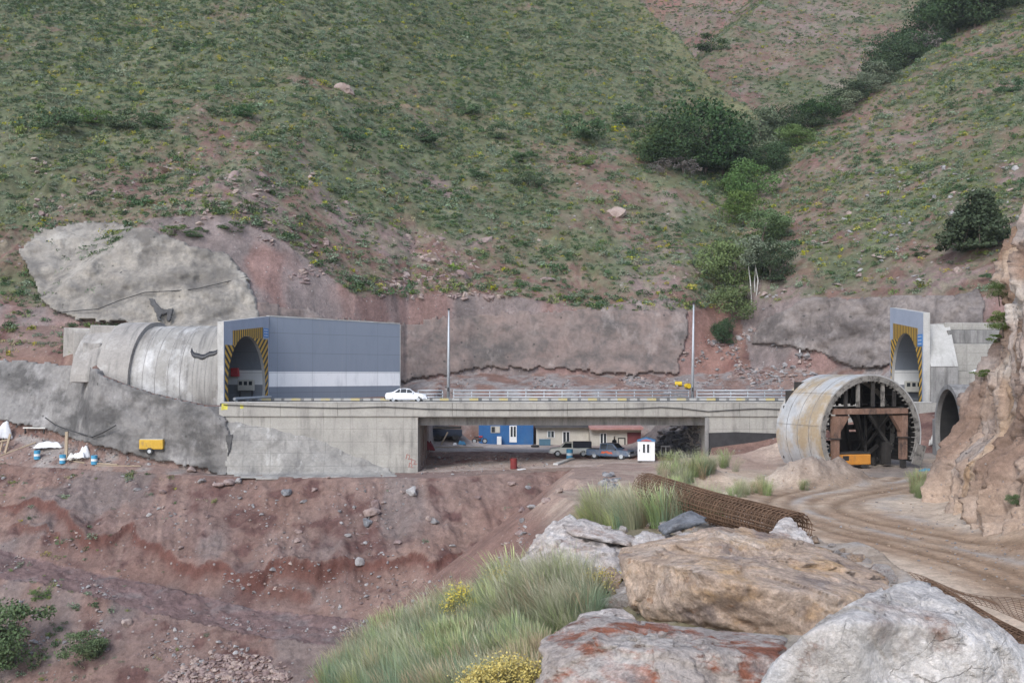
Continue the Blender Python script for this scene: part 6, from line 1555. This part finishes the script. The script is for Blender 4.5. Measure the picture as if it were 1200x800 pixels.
# ------------------------------------------------------------------ vegetation
def leaf_mat(name, cols, rnd=.25, scale=.8):
    t = NT(name); t.set(.75, 0, .15)
    co = t.coord('Object'); oi = t.n('ShaderNodeObjectInfo')
    gp = t.n('ShaderNodeNewGeometry')
    f = t.math('ADD', t.math('MULTIPLY', t.noise(co, scale, 3, .6), .75), t.math('MULTIPLY', gp.outputs['Random Per Island'], .25))
    c = t.ramp(f, [(.3+.4*i/max(1, len(cols)-1), x) for i, x in enumerate(cols)])
    hs = t.n('ShaderNodeHueSaturation'); t.l(c, hs.inputs['Color'])
    t.l(t.mr(oi.outputs['Random'], 0, 1, 1-rnd, 1+rnd), hs.inputs['Value'])
    t.l(t.mr(t.math('FRACT', t.math('MULTIPLY', oi.outputs['Random'], 7.3)), 0, 1, .5-rnd*.10, .5+rnd*.08), hs.inputs['Hue'])
    t.l(t.mr(t.math('FRACT', t.math('MULTIPLY', oi.outputs['Random'], 3.7)), 0, 1, .9, 1.2), hs.inputs['Saturation'])
    t.l(hs.outputs[0], t.b.inputs['Base Color'])
    return t.m
lf_dark = leaf_mat('scrub_dark_green', [(.042,.08,.036),(.105,.16,.078)])
lf_sage = leaf_mat('scrub_sage', [(.13,.175,.115),(.23,.28,.19)])
lf_olive = leaf_mat('scrub_olive', [(.12,.165,.055),(.23,.27,.10)])
lf_yel = leaf_mat('scrub_yellow_flower', [(.20,.23,.05),(.50,.44,.06)])
lf_dry = leaf_mat('scrub_dry', [(.22,.20,.12),(.34,.30,.19)])
lf_bright = leaf_mat('leaf_bright', [(.07,.115,.045),(.13,.185,.085)], .12)
lf_tree = leaf_mat('leaf_tree', [(.05,.085,.034),(.105,.15,.06)], .12)
lf_mid = leaf_mat('leaf_mid', [(.08,.125,.042),(.15,.205,.075)], .12)
lf_grey = leaf_mat('leaf_grey_green', [(.11,.14,.09),(.19,.22,.145)], .12)
lf_conif = leaf_mat('leaf_conifer', [(.03,.048,.026),(.065,.09,.045)], .1)
lf_twig = leaf_mat('bare_twigs', [(.11,.10,.09),(.19,.17,.155)], .15)
bark = varied('bark', [(.10,.08,.065),(.17,.14,.115)], 3, .9, .3, .02)
bark_w = varied('pale_bark', [(.48,.46,.42),(.62,.60,.56)], 4, .8, .2, .01, layers=[((.15,.14,.12), 6, (1,1,.4), .6, .7, .7)])

def leaf_quads(cent, size, rg, flat=.0, asp=.62):
    n = len(cent)
    nv = rg.normal(size=(n, 3)); nv[:, 2] += flat; nv /= np.linalg.norm(nv, axis=1)[:, None]
    a = np.cross(nv, rg.normal(size=(n, 3))); a /= np.linalg.norm(a, axis=1)[:, None]; b = np.cross(nv, a)
    s = (size*rg.uniform(.6, 1.3, n))[:, None]
    V = np.stack([cent-a*s, cent-b*s*asp+a*s*.1, cent+a*s, cent+b*s*asp+a*s*.1], 1).reshape(-1, 3)
    return V, np.arange(4*n).reshape(n, 4)
def bush_proto(seed, n, mat, size, flat=.6, lumps=5, r=1.):
    rg = np.random.default_rng(seed)
    lc = rg.normal(size=(lumps, 3))*np.array([.42,.42,.16]); lc[:, 2] = np.abs(lc[:, 2])+.12
    k = rg.integers(0, lumps, n); d = rg.normal(size=(n, 3)); d /= np.linalg.norm(d, axis=1)[:, None]
    c = lc[k]+d*(rg.random(n)**.4)[:, None]*np.array([.46,.46,.36]); c[:, 2] = np.maximum(c[:, 2]*flat/.6, .0)
    V, Fq = leaf_quads(c*r, size, rg, .5)
    return npmesh('bush', V, Fq, mat, False, link=False)
BP = {}
prot = []
for k, (mt, n, sz, fl) in enumerate(((lf_dark,110,.13,.8),(lf_dark,110,.13,.7),(lf_dark,100,.15,.95),(lf_sage,100,.13,.75),(lf_sage,100,.13,.7),(lf_olive,100,.13,.75),(lf_olive,100,.13,.8),(lf_yel,80,.12,.7),(lf_dry,70,.11,.6),(lf_sage,90,.15,.85))):
    prot.append(bush_proto(700+k, n, mt, sz, fl))
# low scrub on the slopes
def scrub(name, label, sel, n, smin, smax, weights, seed, cname='scrub_mix', protos=None, dens=None, cl=None):
    rg = np.random.default_rng(seed)
    area = (XX[:-1, 1:]-XX[:-1, :-1])*(YY[1:, :-1]-YY[:-1, :-1])
    vis = (ZZ/YY >= SL-.004) & (ZZ/YY < (HY+25)/F)
    w_ = area*(dens*sel*vis)[:-1, :-1]*(np.abs(U[:-1, :-1]) < .62)
    p = (w_/w_.sum()).ravel(); c = rg.choice(len(p), n, p=p)
    i, j = np.divmod(c, NC-1)
    fu, fv = rg.random(n), rg.random(n)
    u = ucols[j]+(ucols[j+1]-ucols[j])*fu; y = yrows[i]+(yrows[i+1]-yrows[i])*fv
    z = (ZZ[i, j]*(1-fu)+ZZ[i, j+1]*fu)*(1-fv)+(ZZ[i+1, j]*(1-fu)+ZZ[i+1, j+1]*fu)*fv
    P = np.stack([u*y, y, z-.05], 1)
    s = smin+(smax-smin)*rg.random(n)**2.4; big_ = rg.random(n) < .02; s = np.where(big_, s*1.8, s)
    scl = np.stack([s*rg.uniform(.8,1.35,n), s*rg.uniform(.8,1.2,n), s*rg.uniform(.7,1.15,n)], 1)
    rot = np.stack([0*s, 0*s, rg.uniform(0,6.28,n)], 1)
    wts = np.array(weights, float); wts /= wts.sum()
    # neighbouring plants tend to be of one kind
    cn = .5+.5*np.clip(fbm2(P[:, 0]/6, P[:, 1]/5, 3, seed+3)*1.9, -1, 1)
    r = np.clip(.35*cn+.65*rg.random(n), 0, .999)
    order = np.argsort(np.argsort(r))/n
    idx = np.searchsorted(np.cumsum(wts), order).clip(0, len(wts)-1)
    o = scatter(name, P, scl, rot, idx, protos or prot, cname)
    return tag(o, label, 'scrub', None, 'stuff')
W10 = [3,3,2,3,3,2.2,2,.9,1.2,2]
dn_ = (.5+.5*np.clip(VEG, .0, 1))*(.7+.3*sstep(-.35, .2, nb+na))*(1-.5*spur)*(1-.6*sstep(.1,.4,rough_rock*(YY<190)))
scrub('scrub', 'low grey green scrub covering the big hillside above the bridge', hm & (zone2 == 20), 40000, .26, .95, W10, 5, dens=dn_)
scrub('scrub', 'low scrub dotting the red right hand slope below the dark conifer', hm & (zone2 == 21), 12500, .26, .95, [2,2,1.5,3,3,3,3,1.3,1.3,2], 6, dens=dn_)
scrub('scrub', 'low scrub on the far hill between the two ravines', hm & (zone2 >= 22), 8000, .32, .95, W10, 7, dens=dn_+.05)
pitv = (zone2 <= 3)
pg = np.exp(-((XX+42)/9)**2)*sstep(.0, .4, fbm2(XX/3, YY/3, 3, 401)+.15)+.012+.8*(zone2 <= 1)*np.exp(-((XX+36)/5)**2)
scrub('scrub', 'sparse weeds on the red slope below the white tarpaulins', pitv & (YY > 60), 420, .2, .6, [2,2,2,3,3,2,2,.3,2,2], 8, dens=pg)
scrub('scrub', 'weeds on the red bank left of the stepped concrete slabs', (zone2 >= 6) & (zone2 <= 10) & (XX < -43), 320, .3, .9, W10, 19, dens=np.ones_like(XX)*.5+sstep(-.1,.3,nb))
base_line = np.exp(-np.maximum(0, YY-PY[-1]-.2)/2.2)*((zone2 == 20))
scrub('scrub', 'scrub fringe along the top of the sprayed concrete faces', hm & (zone2 <= 21) & (XX > -50), 420, .5, 1.2, [4,4,3,2,2,3,3,1.5,.6,1], 9, dens=base_line+.0001)

# ------------------------------------------------------------------ trees and larger shrubs
def crown_mesh(seed, mat, nl, size, lumps, rx, rz, z0, lump_r=.34, cone=False, flat=.3):
    rg = np.random.default_rng(seed)
    lc = []
    while len(lc) < lumps:
        p = rg.uniform(-1, 1, 3)
        if p@p > 1 or p@p < .12: continue
        if cone: p[:2] *= max(.12, (1-(p[2]+1)/2))*1.15
        lc.append(p)
    lc = np.array(lc); rad = lump_r*rg.uniform(.7, 1.35, lumps)
    k = rg.integers(0, lumps, nl)
    d = rg.normal(size=(nl, 3)); d /= np.linalg.norm(d, axis=1)[:, None]
    c = lc[k]+d*(rad[k]*rg.random(nl)**.45)[:, None]*np.array([1,1,.75])
    c = c*np.array([rx, rx, rz])+np.array([0, 0, z0])
    c[:, 2] = np.maximum(c[:, 2], .1)
    V, Fq = leaf_quads(c, size, rg, flat)
    return npmesh('crown', V, Fq, mat, False, link=False).data, lc*np.array([rx, rx, rz])+np.array([0, 0, z0])
def trunk_mesh(seed, lc, h, r, mat, stems=1, lean=.15):
    rg = random.Random(seed); m = MB()
    for s in range(stems):
        ox = (s-(stems-1)/2)*.04*(stems > 1); lx = rg.uniform(-lean, lean)*h*(1 if stems == 1 else .2)+(s-(stems-1)/2)*.09*h*(stems > 1)
        pts = [Vector((ox, 0, -.3)), Vector((ox+lx*.3, rg.uniform(-.1,.1), h*.35)), Vector((ox+lx*.65, rg.uniform(-.15,.15), h*.7)), Vector((ox+lx, 0, h))]
        m.tube(pts, [r, r*.8, r*.6, r*.3], 8)
        for c in (lc[s::max(1, stems)][:7] if stems == 1 else []):
            c = Vector(c); b = pts[1].lerp(pts[3], rg.uniform(.1, .8)); mid = b.lerp(c, .5)+Vector((0,0,.15))
            m.tube([b, mid, c], [r*.4, r*.28, r*.1], 5)
    me_o = m.build('trunk', mat, None, None, smooth=True); d_ = me_o.data; bpy.data.objects.remove(me_o); return d_
KIND = {}
def kind(name, seeds, mat, nl, size, lumps, rx, rz, z0, trunk_h, trunk_r, tmat=bark, stems=1, lump_r=.34, cone=False, flat=.3):
    KIND[name] = []
    for s in seeds:
        cm, lc = crown_mesh(s, mat, nl, size, lumps, rx, rz, z0, lump_r, cone, flat)
        KIND[name].append((cm, trunk_mesh(s, lc, trunk_h, trunk_r, tmat, stems)))
# all kinds are one metre tall per unit: scaled by height below
lf_ravine = leaf_mat('leaf_ravine', [(.03,.056,.027),(.07,.108,.05)], .12)
kind('dark', (1,2,3), lf_ravine, 6000, .027, 30, .66, .48, .5, .6, .03, lump_r=.4)
kind('mid', (4,5), lf_mid, 5600, .027, 28, .66, .48, .5, .6, .03, lump_r=.4)
kind('bright', (6,7), lf_bright, 5000, .028, 26, .68, .48, .5, .6, .03, lump_r=.4)
kind('grey', (8,9), lf_grey, 5000, .026, 28, .68, .48, .5, .6, .03, lump_r=.36)
kind('bare', (10,), lf_twig, 900, .03, 16, .66, .46, .5, .6, .03, lump_r=.3)
kind('conifer', (11,), lf_conif, 9000, .028, 70, .74, .52, .47, .7, .03, lump_r=.24, cone=True)
kind('birch', (12,), lf_grey, 2600, .022, 16, .36, .27, .72, .72, .012, bark_w, 3, .42)
kind('low', (13,14,15), lf_dark, 1900, .045, 16, 1.0, .44, .42, .4, .03, flat=.6)
kind('lowmid', (16,17), lf_mid, 1900, .045, 16, 1.0, .44, .42, .4, .03, flat=.6)
trg = random.Random(77)
def tree(kn, px, py, hpx, label, group, wide=1., ymin=108, cat='tree', name='tree', back=0., dd=None):
    p = hit1(px, py, ymin)
    if dd: p = p*((p.y+dd)/p.y); p.z = ground_z(p.x, p.y)
    h = hpx/F*p.y*(1.04 if ymin > 100 and kn not in ('conifer','birch') else 1.)
    t = thing(name, label, cat, p+Vector((0,0,-.1)), trg.uniform(0, 6.28), group)
    cm, tm = trg.choice(KIND[kn])
    for nm, me in (('crown', cm), ('trunk', tm)):
        c = bpy.data.objects.new(nm, me); COL.objects.link(c); c.parent = t; c.scale = (h*wide, h*wide, h) if nm == 'crown' else (h*wide, h*wide, h)
    return t
GT = 'trees in the ravine'
for a in (
 ('dark',822,203,78,'largest dark green tree at the mouth of the ravine',1.0), ('dark',786,196,62,'dark tree joined to the left of the largest ravine tree',.9), ('dark',845,205,55,'dark tree filling the gap right of the largest ravine tree',1.1),
 ('mid',772,192,42,'mid green bushy tree at the left end of the ravine grove',1.), ('bare',800,206,28,'leafless grey brush under the ravine grove',1.2), ('bare',778,205,24,'leafless grey brush at the left foot of the ravine grove',1.2),
 ('grey',892,165,40,'grey green tree standing up the ravine behind the grove',1.), ('dark',915,160,36,'dark tree in the ravine where the two slopes meet',1.1), ('grey',880,196,44,'grey leaved tree behind the bright green tree',1.1), ('dark',906,202,34,'dark round tree right of the bright green tree',1.),
 ('bright',880,233,44,'bright green tree in the middle of the ravine',.95), ('lowmid',856,226,20,'yellow green bush left of the bright green tree',1.), ('mid',868,264,38,'mid green tree below the bright green tree',1.), ('bright',895,286,40,'broad fresh green tree halfway down the ravine',1.15),
 ('mid',858,338,58,'dull green tree left of the pale trunks',.85), ('dark',902,332,48,'dark tree behind the pale trunks',.8), ('birch',884,346,70,'slender tree with two or three white trunks in the ravine',1.), ('mid',861,377,40,'round green tree just below the pale trunked tree',1.05), ('dark',849,404,30,'small dense green tree at the foot of the ravine',.75),
 ('dark',960,148,32,'dark bush in the upper ravine, first above the meeting of slopes',1.2), ('grey',978,136,30,'grey green bush in the upper ravine below the lone dark tree',1.3), ('dark',995,124,28,'second dark bush in the upper ravine',1.2), ('grey',1014,112,26,'small grey green bush in the upper ravine beside the lone dark tree',1.2), ('dark',944,158,26,'low dark bush in the crook of the upper ravine',1.3),
 ('grey',1022,104,30,'grey green bush between the upper ravine bushes and the lone dark tree',1.2), ('dark',1034,96,30,'small dark bush at the left foot of the lone dark tree',1.1), ('dark',1062,74,34,'dark bush at the right foot of the lone dark tree',1.2), ('dark',1140,32,52,'broad dark tree near the top of the high grove',1.1), ('mid',932,172,26,'mid green bush where the upper ravine opens into the grove',1.2), ('dark',1046,82,42,'lone dark tree standing up in the upper ravine',.95), ('bare',1076,68,36,'brownish bare tree right of the lone dark tree',1.2), ('dark',1094,58,48,'dark tree at the lower end of the high grove',1.1), ('bare',1112,48,40,'brownish bare tree inside the high grove',1.2), ('dark',1124,38,52,'tall dark tree in the middle of the high grove',1.), ('dark',1150,26,48,'dark tree cut by the frame top in the high grove',1.1), ('dark',1176,10,40,'highest dark tree of the high grove at the frame top',1.1), ('dark',1104,34,44,'dark tree at the back of the high grove',1.)):
    tree(a[0], a[1], a[2], a[3], a[4], GT, a[5], 112)
tree('conifer', 1146, 297, 76, 'dark juniper standing alone on the right hillside above the stepped concrete', None, 1.0, 112)
GS = 'large bushes on the hillsides'
for a in (
 ('low',64,152,30,'large dark bush at the left end of the terrace path'), ('low',150,152,26,'long dark bush in the middle of the terrace thicket'), ('lowmid',112,146,22,'paler bush between the two dark bushes of the terrace thicket'), ('low',180,150,20,'dark bush at the right end of the terrace thicket'), ('low',288,138,18,'dark bush at the end of the green terrace strip'), ('low',255,136,14,'low dark bush along the green terrace strip'),
 ('low',410,164,20,'dark bush beside the pale rill'), ('low',493,166,22,'dark round bush by the reddish path'), ('low',545,134,18,'dark bush above the reddish path'), ('low',585,163,20,'wide dark bush below the reddish path'), ('low',682,164,32,'biggest dark bush right of the reddish path'), ('low',736,146,24,'dark bush near the ravine grove at path height'), ('lowmid',682,194,16,'green bush under the biggest dark bush'), ('low',612,190,16,'dark bush midway below the reddish path'), ('low',618,218,20,'dark flat bush on the slope above the reddish sprayed face'), ('low',560,210,14,'small dark bush left of the dark flat bush'),
 ('lowmid',205,276,16,'yellowish bush on the upper rim of the pale sprayed face'), ('low',232,278,14,'dark bush on the upper rim of the pale sprayed face'), ('low',272,272,16,'dark green bush right of the pale sprayed face'), ('low',834,60,22,'dark bush in the cleft of the far hill'), ('low',1186,108,18,'dark bush near the frame edge on the right hillside'), ('low',1165,330,14,'green bush at the foot of the right hillside above the cliff'), ('low',1076,300,13,'green bush on the right hillside left of the juniper')):
    tree(a[0], a[1], a[2], a[3], a[4], GS, 1., 106, 'bush', 'bush')
tree('bright', 12, 780, 74, 'bright green small tree in the bottom left corner', None, 1., 30)
tree('bright', 97, 776, 38, 'round bright green bush on the lower slope right of the corner tree', None, 1.05, 30, 'bush', 'bush')
tree('lowmid', 45, 700, 14, 'small green bush on the lower slope above the corner tree', None, 1., 30, 'bush', 'bush')
def place_bush(kn, p, h, label, wide=1.): 
    t = thing('bush', label, 'bush', p, trg.uniform(0,6), 'bushes on the cliff'); cm, tm = trg.choice(KIND[kn])
    for nm, me in (('crown', cm), ('trunk', tm)):
        c = bpy.data.objects.new(nm, me); COL.objects.link(c); c.parent = t; c.scale = (h*wide,h*wide,h)
# cliff points by ray cast on the built cliff
from mathutils.bvhtree import BVHTree
me_ = CL.data; bvh = BVHTree.FromPolygons([v.co.copy() for v in me_.vertices], [tuple(p.vertices) for p in me_.polygons])
def cliff_hit(px, py):
    d = W(px, py, 1).normalized(); h_ = bvh.ray_cast(Vector((0,0,0)), d); return h_[0]
for px, py, h, kn, lab in ((1173,348,1.0,'mid','green bush high on the cliff edge'),(1177,384,1.1,'mid','green bush on the cliff below the highest one'),(1172,398,.7,'lowmid','yellow green tuft under the two cliff bushes'),(1154,438,.6,'lowmid','small pale tuft lower down the cliff'),(1192,586,.5,'bright','small green plant near the cliff foot')):
    q = cliff_hit(px, py)
    if q is not None: place_bush(kn, q+Vector((-.1,-.1,-.2)), h, lab)

# ------------------------------------------------------------------ grass on the ridge in front
def blade_mat(name, cols, rnd=.2):
    t = NT(name); t.set(.7, 0, .2)
    co = t.coord('Object'); sp = t.n('ShaderNodeSeparateXYZ'); t.l(co, sp.inputs[0])
    gp = t.n('ShaderNodeNewGeometry'); oi = t.n('ShaderNodeObjectInfo')
    f = t.math('ADD', t.math('MULTIPLY', sp.outputs[2], .8), t.math('MULTIPLY', t.math('SUBTRACT', gp.outputs['Random Per Island'], .5), .35))
    c = t.ramp(f, [(.05+.85*i/max(1, len(cols)-1), x) for i, x in enumerate(cols)])
    hs = t.n('ShaderNodeHueSaturation'); t.l(c, hs.inputs['Color'])
    t.l(t.mr(oi.outputs['Random'], 0, 1, 1-rnd, 1+rnd), hs.inputs['Value'])
    t.l(t.mr(t.math('FRACT', t.math('MULTIPLY', oi.outputs['Random'], 5.1)), 0, 1, .48, .52), hs.inputs['Hue'])
    t.l(hs.outputs[0], t.b.inputs['Base Color']); return t.m
gr_green = blade_mat('grass_green', [(.15,.19,.075),(.28,.33,.14),(.42,.44,.25)])
gr_pale = blade_mat('grass_feathery', [(.19,.20,.12),(.33,.33,.21),(.50,.47,.36)])
gr_blue = blade_mat('grass_blue_green', [(.13,.19,.12),(.23,.31,.20),(.33,.41,.26)])
gr_straw = blade_mat('grass_straw', [(.24,.19,.11),(.40,.32,.20),(.50,.42,.28)])
def tuft(seed, n, mat, spread, lean, wd, wind=(-.35,0), curve=.5, plume=0.):
    rg = np.random.default_rng(seed); V = []; Q = []
    for i in range(n):
        a = rg.uniform(0, 6.283); r0 = spread*.35*rg.random()**.5
        b = np.array([r0*math.cos(a), r0*math.sin(a), 0.]); h = rg.uniform(.55, 1.05)
        l = lean*rg.random()
        dir_ = np.array([math.cos(a)*l+wind[0]*rg.uniform(.4,1.3), math.sin(a)*l+wind[1], 0])
        side = np.array([-math.sin(a+rg.normal()*.6), math.cos(a+rg.normal()*.6), 0]); w = wd*rg.uniform(.6,1.3)
        n0 = len(V); ts = (0,.3,.6,.85,1.)
        for t in ts:
            p = b+dir_*h*(t**(1+curve)*1.0)+np.array([0,0,h*(t-.18*t*t*min(1.5, np.linalg.norm(dir_)*2))])
            ww = w*(1-t**1.5)*.5+.0006
            if plume and t >= .85: ww = w*plume*(.6 if t == .85 else .15)
            V += [p-side*ww, p+side*ww]
        for k in range(len(ts)-1): Q.append((n0+2*k, n0+2*k+1, n0+2*k+3, n0+2*k+2))
    return npmesh('tuft', np.array(V), np.array(Q), mat, True, link=False)
GP = [tuft(1,120,gr_green,.6,.6,.007,(-.15,0)), tuft(2,120,gr_green,.6,.7,.007,(-.2,0)), tuft(3,120,gr_pale,.5,.5,.004,(-.4,0),.7,1.3), tuft(4,120,gr_pale,.5,.6,.004,(-.3,0),.7,1.3),
      tuft(5,190,gr_blue,.8,.6,.006,(-.05,0)), tuft(6,190,gr_blue,.9,.7,.006,(.05,0)), tuft(7,90,gr_straw,.4,.5,.006,(-.25,0),.6,1.2), tuft(8,150,gr_green,.6,.5,.008,(-.2,0),.4,1.5)]
def grass(name, label, poly, n, hmin, hmax, wts, ymin, seed, ymax=1e9, clump=30.):
    rg = np.random.default_rng(seed); pp = poly_points(poly, n, seed)
    P = hit(pp[:, 0], pp[:, 1], ymin); k = P[:, 1] < ymax; P = P[k]; pp = pp[k]; m_ = len(P)
    h = rg.uniform(hmin, hmax, m_)*(1+.3*fbm2(P[:, 0]*1.2, P[:, 1]*1.2, 2, seed))
    scl = np.stack([h*rg.uniform(.8,1.2,m_), h*rg.uniform(.8,1.2,m_), h], 1); rot = np.stack([0*h, 0*h, rg.uniform(-1.3,1.3,m_)], 1)
    w_ = np.array(wts, float); w_ /= w_.sum(); r = np.clip(.5+.5*fbm2(pp[:, 0]/clump, pp[:, 1]/clump, 2, seed+1)*1.8, 0, 1)*.6+.4*rg.random(m_)
    idx = np.searchsorted(np.cumsum(w_), np.argsort(np.argsort(r))/m_).clip(0, 7)
    P[:, 2] -= .03
    return tag(scatter(name, P, scl, rot, idx, GP, 'grass_mix'), label, 'grass', None, 'stuff')
grass('grass', 'thin dry grass along the ridge edge above the pit', [(350,806),(430,745),(500,700),(560,660),(620,625),(660,608),(700,606),(690,630),(640,660),(620,700),(540,735),(470,775)], 520, .3, .55, [1,1,3,3,.6,.4,3.,1.5], 5, 19, 40, 30)
grass('grass', 'blue green and pale grass covering the ridge slope in front of the pit', [(330,815),(430,775),(500,745),(560,715),(620,690),(690,720),(700,740),(640,760),(620,800),(600,830)], 680, .26, .6, [1.2,1.,2.0,2.0,2.6,2.4,1.8,1.6], 5, 11, 26)
grass('grass', 'tall feathery grass leaning left beside the crumbly pale boulder', [(575,720),(600,695),(640,695),(690,702),(700,722),(650,745),(590,745)], 140, .45, .75, [.3,.3,4,4,.2,.2,.6,.8], 6, 12, 26, 60)
grass('grass', 'green and pale tall grass on the ridge behind the boulders left of the mesh roll', [(690,612),(720,605),(750,600),(830,600),(850,606),(800,616),(740,620),(690,622)], 190, .5, 1.0, [2,2,3,3,.5,.5,1.2,2.5], 16, 13, 40, 60)
grass('grass', 'dry straw coloured grass at the bottom edge beside the yellow flowers', [(500,815),(560,790),(600,770),(640,770),(640,830),(500,830)], 110, .3, .55, [.4,.4,1,1,.6,.6,6,.3], 5, 14, 20)
# roadside tufts
def tufts_at(name, label, L, wts, seed, ymin):
    rg = np.random.default_rng(seed); P = []; S = []
    for px, py, h, n, sp_ in L:
        for i in range(n):
            q = hit1(px+rg.normal()*sp_, py+rg.normal()*sp_*.35, ymin); P.append(q[:]); S.append(h*rg.uniform(.7,1.2))
    P = np.array(P); S = np.array(S); w_ = np.array(wts, float)/sum(wts)
    scl = np.stack([S*1.1, S*1.1, S], 1); rot = np.stack([0*S, 0*S, rg.uniform(0,6.28,len(S))], 1)
    return tag(scatter(name, P, scl, rot, rg.choice(8, len(S), p=w_), GP, 'grass_mix'), label, 'grass', None, 'stuff')
tufts_at('grass', 'yellow green grass tufts beside the dirt road below the formwork', [(880,578,1.0,10,9),(895,575,.9,6,8),(865,580,.8,5,7),(945,572,.6,4,6)], [2,2,1,1,0,0,.4,2], 15, 30)
tufts_at('grass', 'yellow green grass at the cliff foot beside the road', [(1082,576,1.5,10,5),(1075,582,1.0,6,5),(1094,568,1.2,6,4)], [2,2,1,1,0,0,.6,2], 16, 30)
tufts_at('grass', 'grey green weeds at the parking ground edge near the kiosk', [(808,556,1.5,16,14),(835,552,1.4,12,12),(795,566,1.3,12,10)], [1.5,1.5,3,3,.6,.6,1,1.5], 17, 40)
# flowering plants
def flower_bush(px, py, w, h, label, seed, ymin=5, nst=150, ymax=None):
    rg = np.random.default_rng(seed); p = hit1(px, py, ymin)
    if ymax and p.y > ymax: p = W(px, py, ymax); p.z = ground_z(p.x, p.y)
    t = thing('flowering_bush', label, 'plant', p)
    m = MB(); heads = []
    for i in range(nst):
        a = rg.uniform(0, 6.283); r = math.sqrt(rg.random()); q = Vector((w/2*r*math.cos(a), w/2*r*math.sin(a), h*(1-.45*r*r)*rg.uniform(.75,1.05)))
        b = Vector((q.x*.25, q.y*.25, 0)); m.tube([b, b.lerp(q, .6)+Vector((0,0,.04)), q], [.005,.004,.003], 3, cap=False); heads.append(q)
    m.build('stems', gr_st, t, recalc=False)
    c = np.array([h_[:] for h_ in heads]); k = rg.integers(0, len(c), nst*26)
    V, Fq = leaf_quads(c[k]+rg.normal(size=(len(k), 3))*np.array([.06,.06,.03]), .012, rg, 1.5, .8)
    o = npmesh('flower_heads', V, Fq, fl_y, False); o.parent = t
    k = rg.integers(0, len(c), nst*14); c2 = c[k]*rg.uniform(.4,.95,(len(k), 1))+rg.normal(size=(len(k), 3))*.05; c2[:, 2] = np.maximum(c2[:, 2], .02)
    V, Fq = leaf_quads(c2, .022, rg, 0, .3); o = npmesh('leaves', V, Fq, lf_dryg, False); o.parent = t
fl_y = leaf_mat('yellow_flowers', [(.46,.36,.06),(.62,.52,.14)], .06, 6); gr_st = plain('plant_stem', (.22,.21,.09), .8); lf_dryg = leaf_mat('dry_green_leaf', [(.20,.20,.09),(.34,.28,.15)], .1, 5)
flower_bush(598, 795, 1.0, .62, 'round yellow flowering bush beside the rust stained slab', 5, 5, 190, 9.5)
flower_bush(590, 712, .5, .6, 'small yellow green flowering plant in the feathery grass', 6, 6, 60, 14)
flower_bush(541, 735, .45, .55, 'small yellow flowering plant on the ridge edge over the pit', 7, 6, 40, 14)
flower_bush(706, 700, .5, .35, 'sparse yellow flowers in the gap left of the ochre boulder', 8, 6, 22, 13)
# ------------------------------------------------------------------ mountain air
hm_ = MB(); hm_.box((0, 300, 140), (1500, 720, 400)); 
hz_m = bpy.data.materials.new('haze_air'); hz_m.use_nodes = True; t_ = hz_m.node_tree; t_.nodes.clear()
o_ = t_.nodes.new('ShaderNodeOutputMaterial'); pv = t_.nodes.new('ShaderNodeVolumePrincipled')
pv.inputs['Color'].default_value = (.88,.92,1.0,1); pv.inputs['Density'].default_value = HAZE; pv.inputs['Anisotropy'].default_value = 0.
t_.links.new(pv.outputs[0], o_.inputs['Volume'])
hz_o = hm_.build('haze', hz_m); tag(hz_o, 'thin pale mountain haze filling the valley', 'haze', None, 'stuff')
# ------------------------------------------------------------------ camera, light, render settings
cam = bpy.data.cameras.new('camera'); camo = bpy.data.objects.new('camera', cam); COL.objects.link(camo)
camo.location = (0, 0, 0); camo.rotation_euler = (R(90), 0, 0)
cam.sensor_fit = 'HORIZONTAL'; cam.sensor_width = 36; cam.lens = 36*F/1200
cam.shift_y = (HY-400)/1200.0; cam.clip_start = .1; cam.clip_end = 3000
scene.camera = camo
SUN_EL, SUN_AZ = 40, 206   # azimuth in degrees clockwise from +Y (205: behind the camera, left)
world = bpy.data.worlds.new('World'); scene.world = world; world.use_nodes = True
nt = world.node_tree; nt.nodes.clear()
wo = nt.nodes.new('ShaderNodeOutputWorld'); bg = nt.nodes.new('ShaderNodeBackground'); sk = nt.nodes.new('ShaderNodeTexSky')
sk.sky_type = 'NISHITA'; sk.sun_disc = False; sk.sun_elevation = R(SUN_EL); sk.sun_rotation = R(SUN_AZ)
sk.air_density = 1.0; sk.dust_density = 4.0; sk.ozone_density = 1.0; sk.altitude = 1800
hs = nt.nodes.new('ShaderNodeHueSaturation'); hs.inputs['Saturation'].default_value = .74
nt.links.new(sk.outputs[0], hs.inputs['Color']); nt.links.new(hs.outputs[0], bg.inputs[0]); nt.links.new(bg.outputs[0], wo.inputs[0])
bg.inputs[1].default_value = .15
sun = bpy.data.lights.new('sun', 'SUN'); suno = bpy.data.objects.new('sun', sun); COL.objects.link(suno)
sun.energy = 1.0; sun.angle = R(22); sun.color = (1, .985, .96)
az, el = R(SUN_AZ), R(SUN_EL)
sd_ = Vector((math.sin(az)*math.cos(el), math.cos(az)*math.cos(el), math.sin(el)))
suno.rotation_euler = (-sd_).to_track_quat('-Z', 'Y').to_euler(); suno.location = (0, -20, 60)
scene.view_settings.view_transform = 'Standard'; scene.view_settings.look = 'None'
scene.view_settings.exposure = EXPO; scene.view_settings.gamma = 1; scene.view_settings.use_curve_mapping = False
scene.render.engine = 'CYCLES'
scene.cycles.max_bounces = 5; scene.cycles.diffuse_bounces = 4; scene.cycles.glossy_bounces = 2; scene.cycles.transmission_bounces = 2; scene.cycles.volume_bounces = 0
scene.cycles.use_denoising = True
scene.cycles.caustics_reflective = False; scene.cycles.caustics_refractive = False
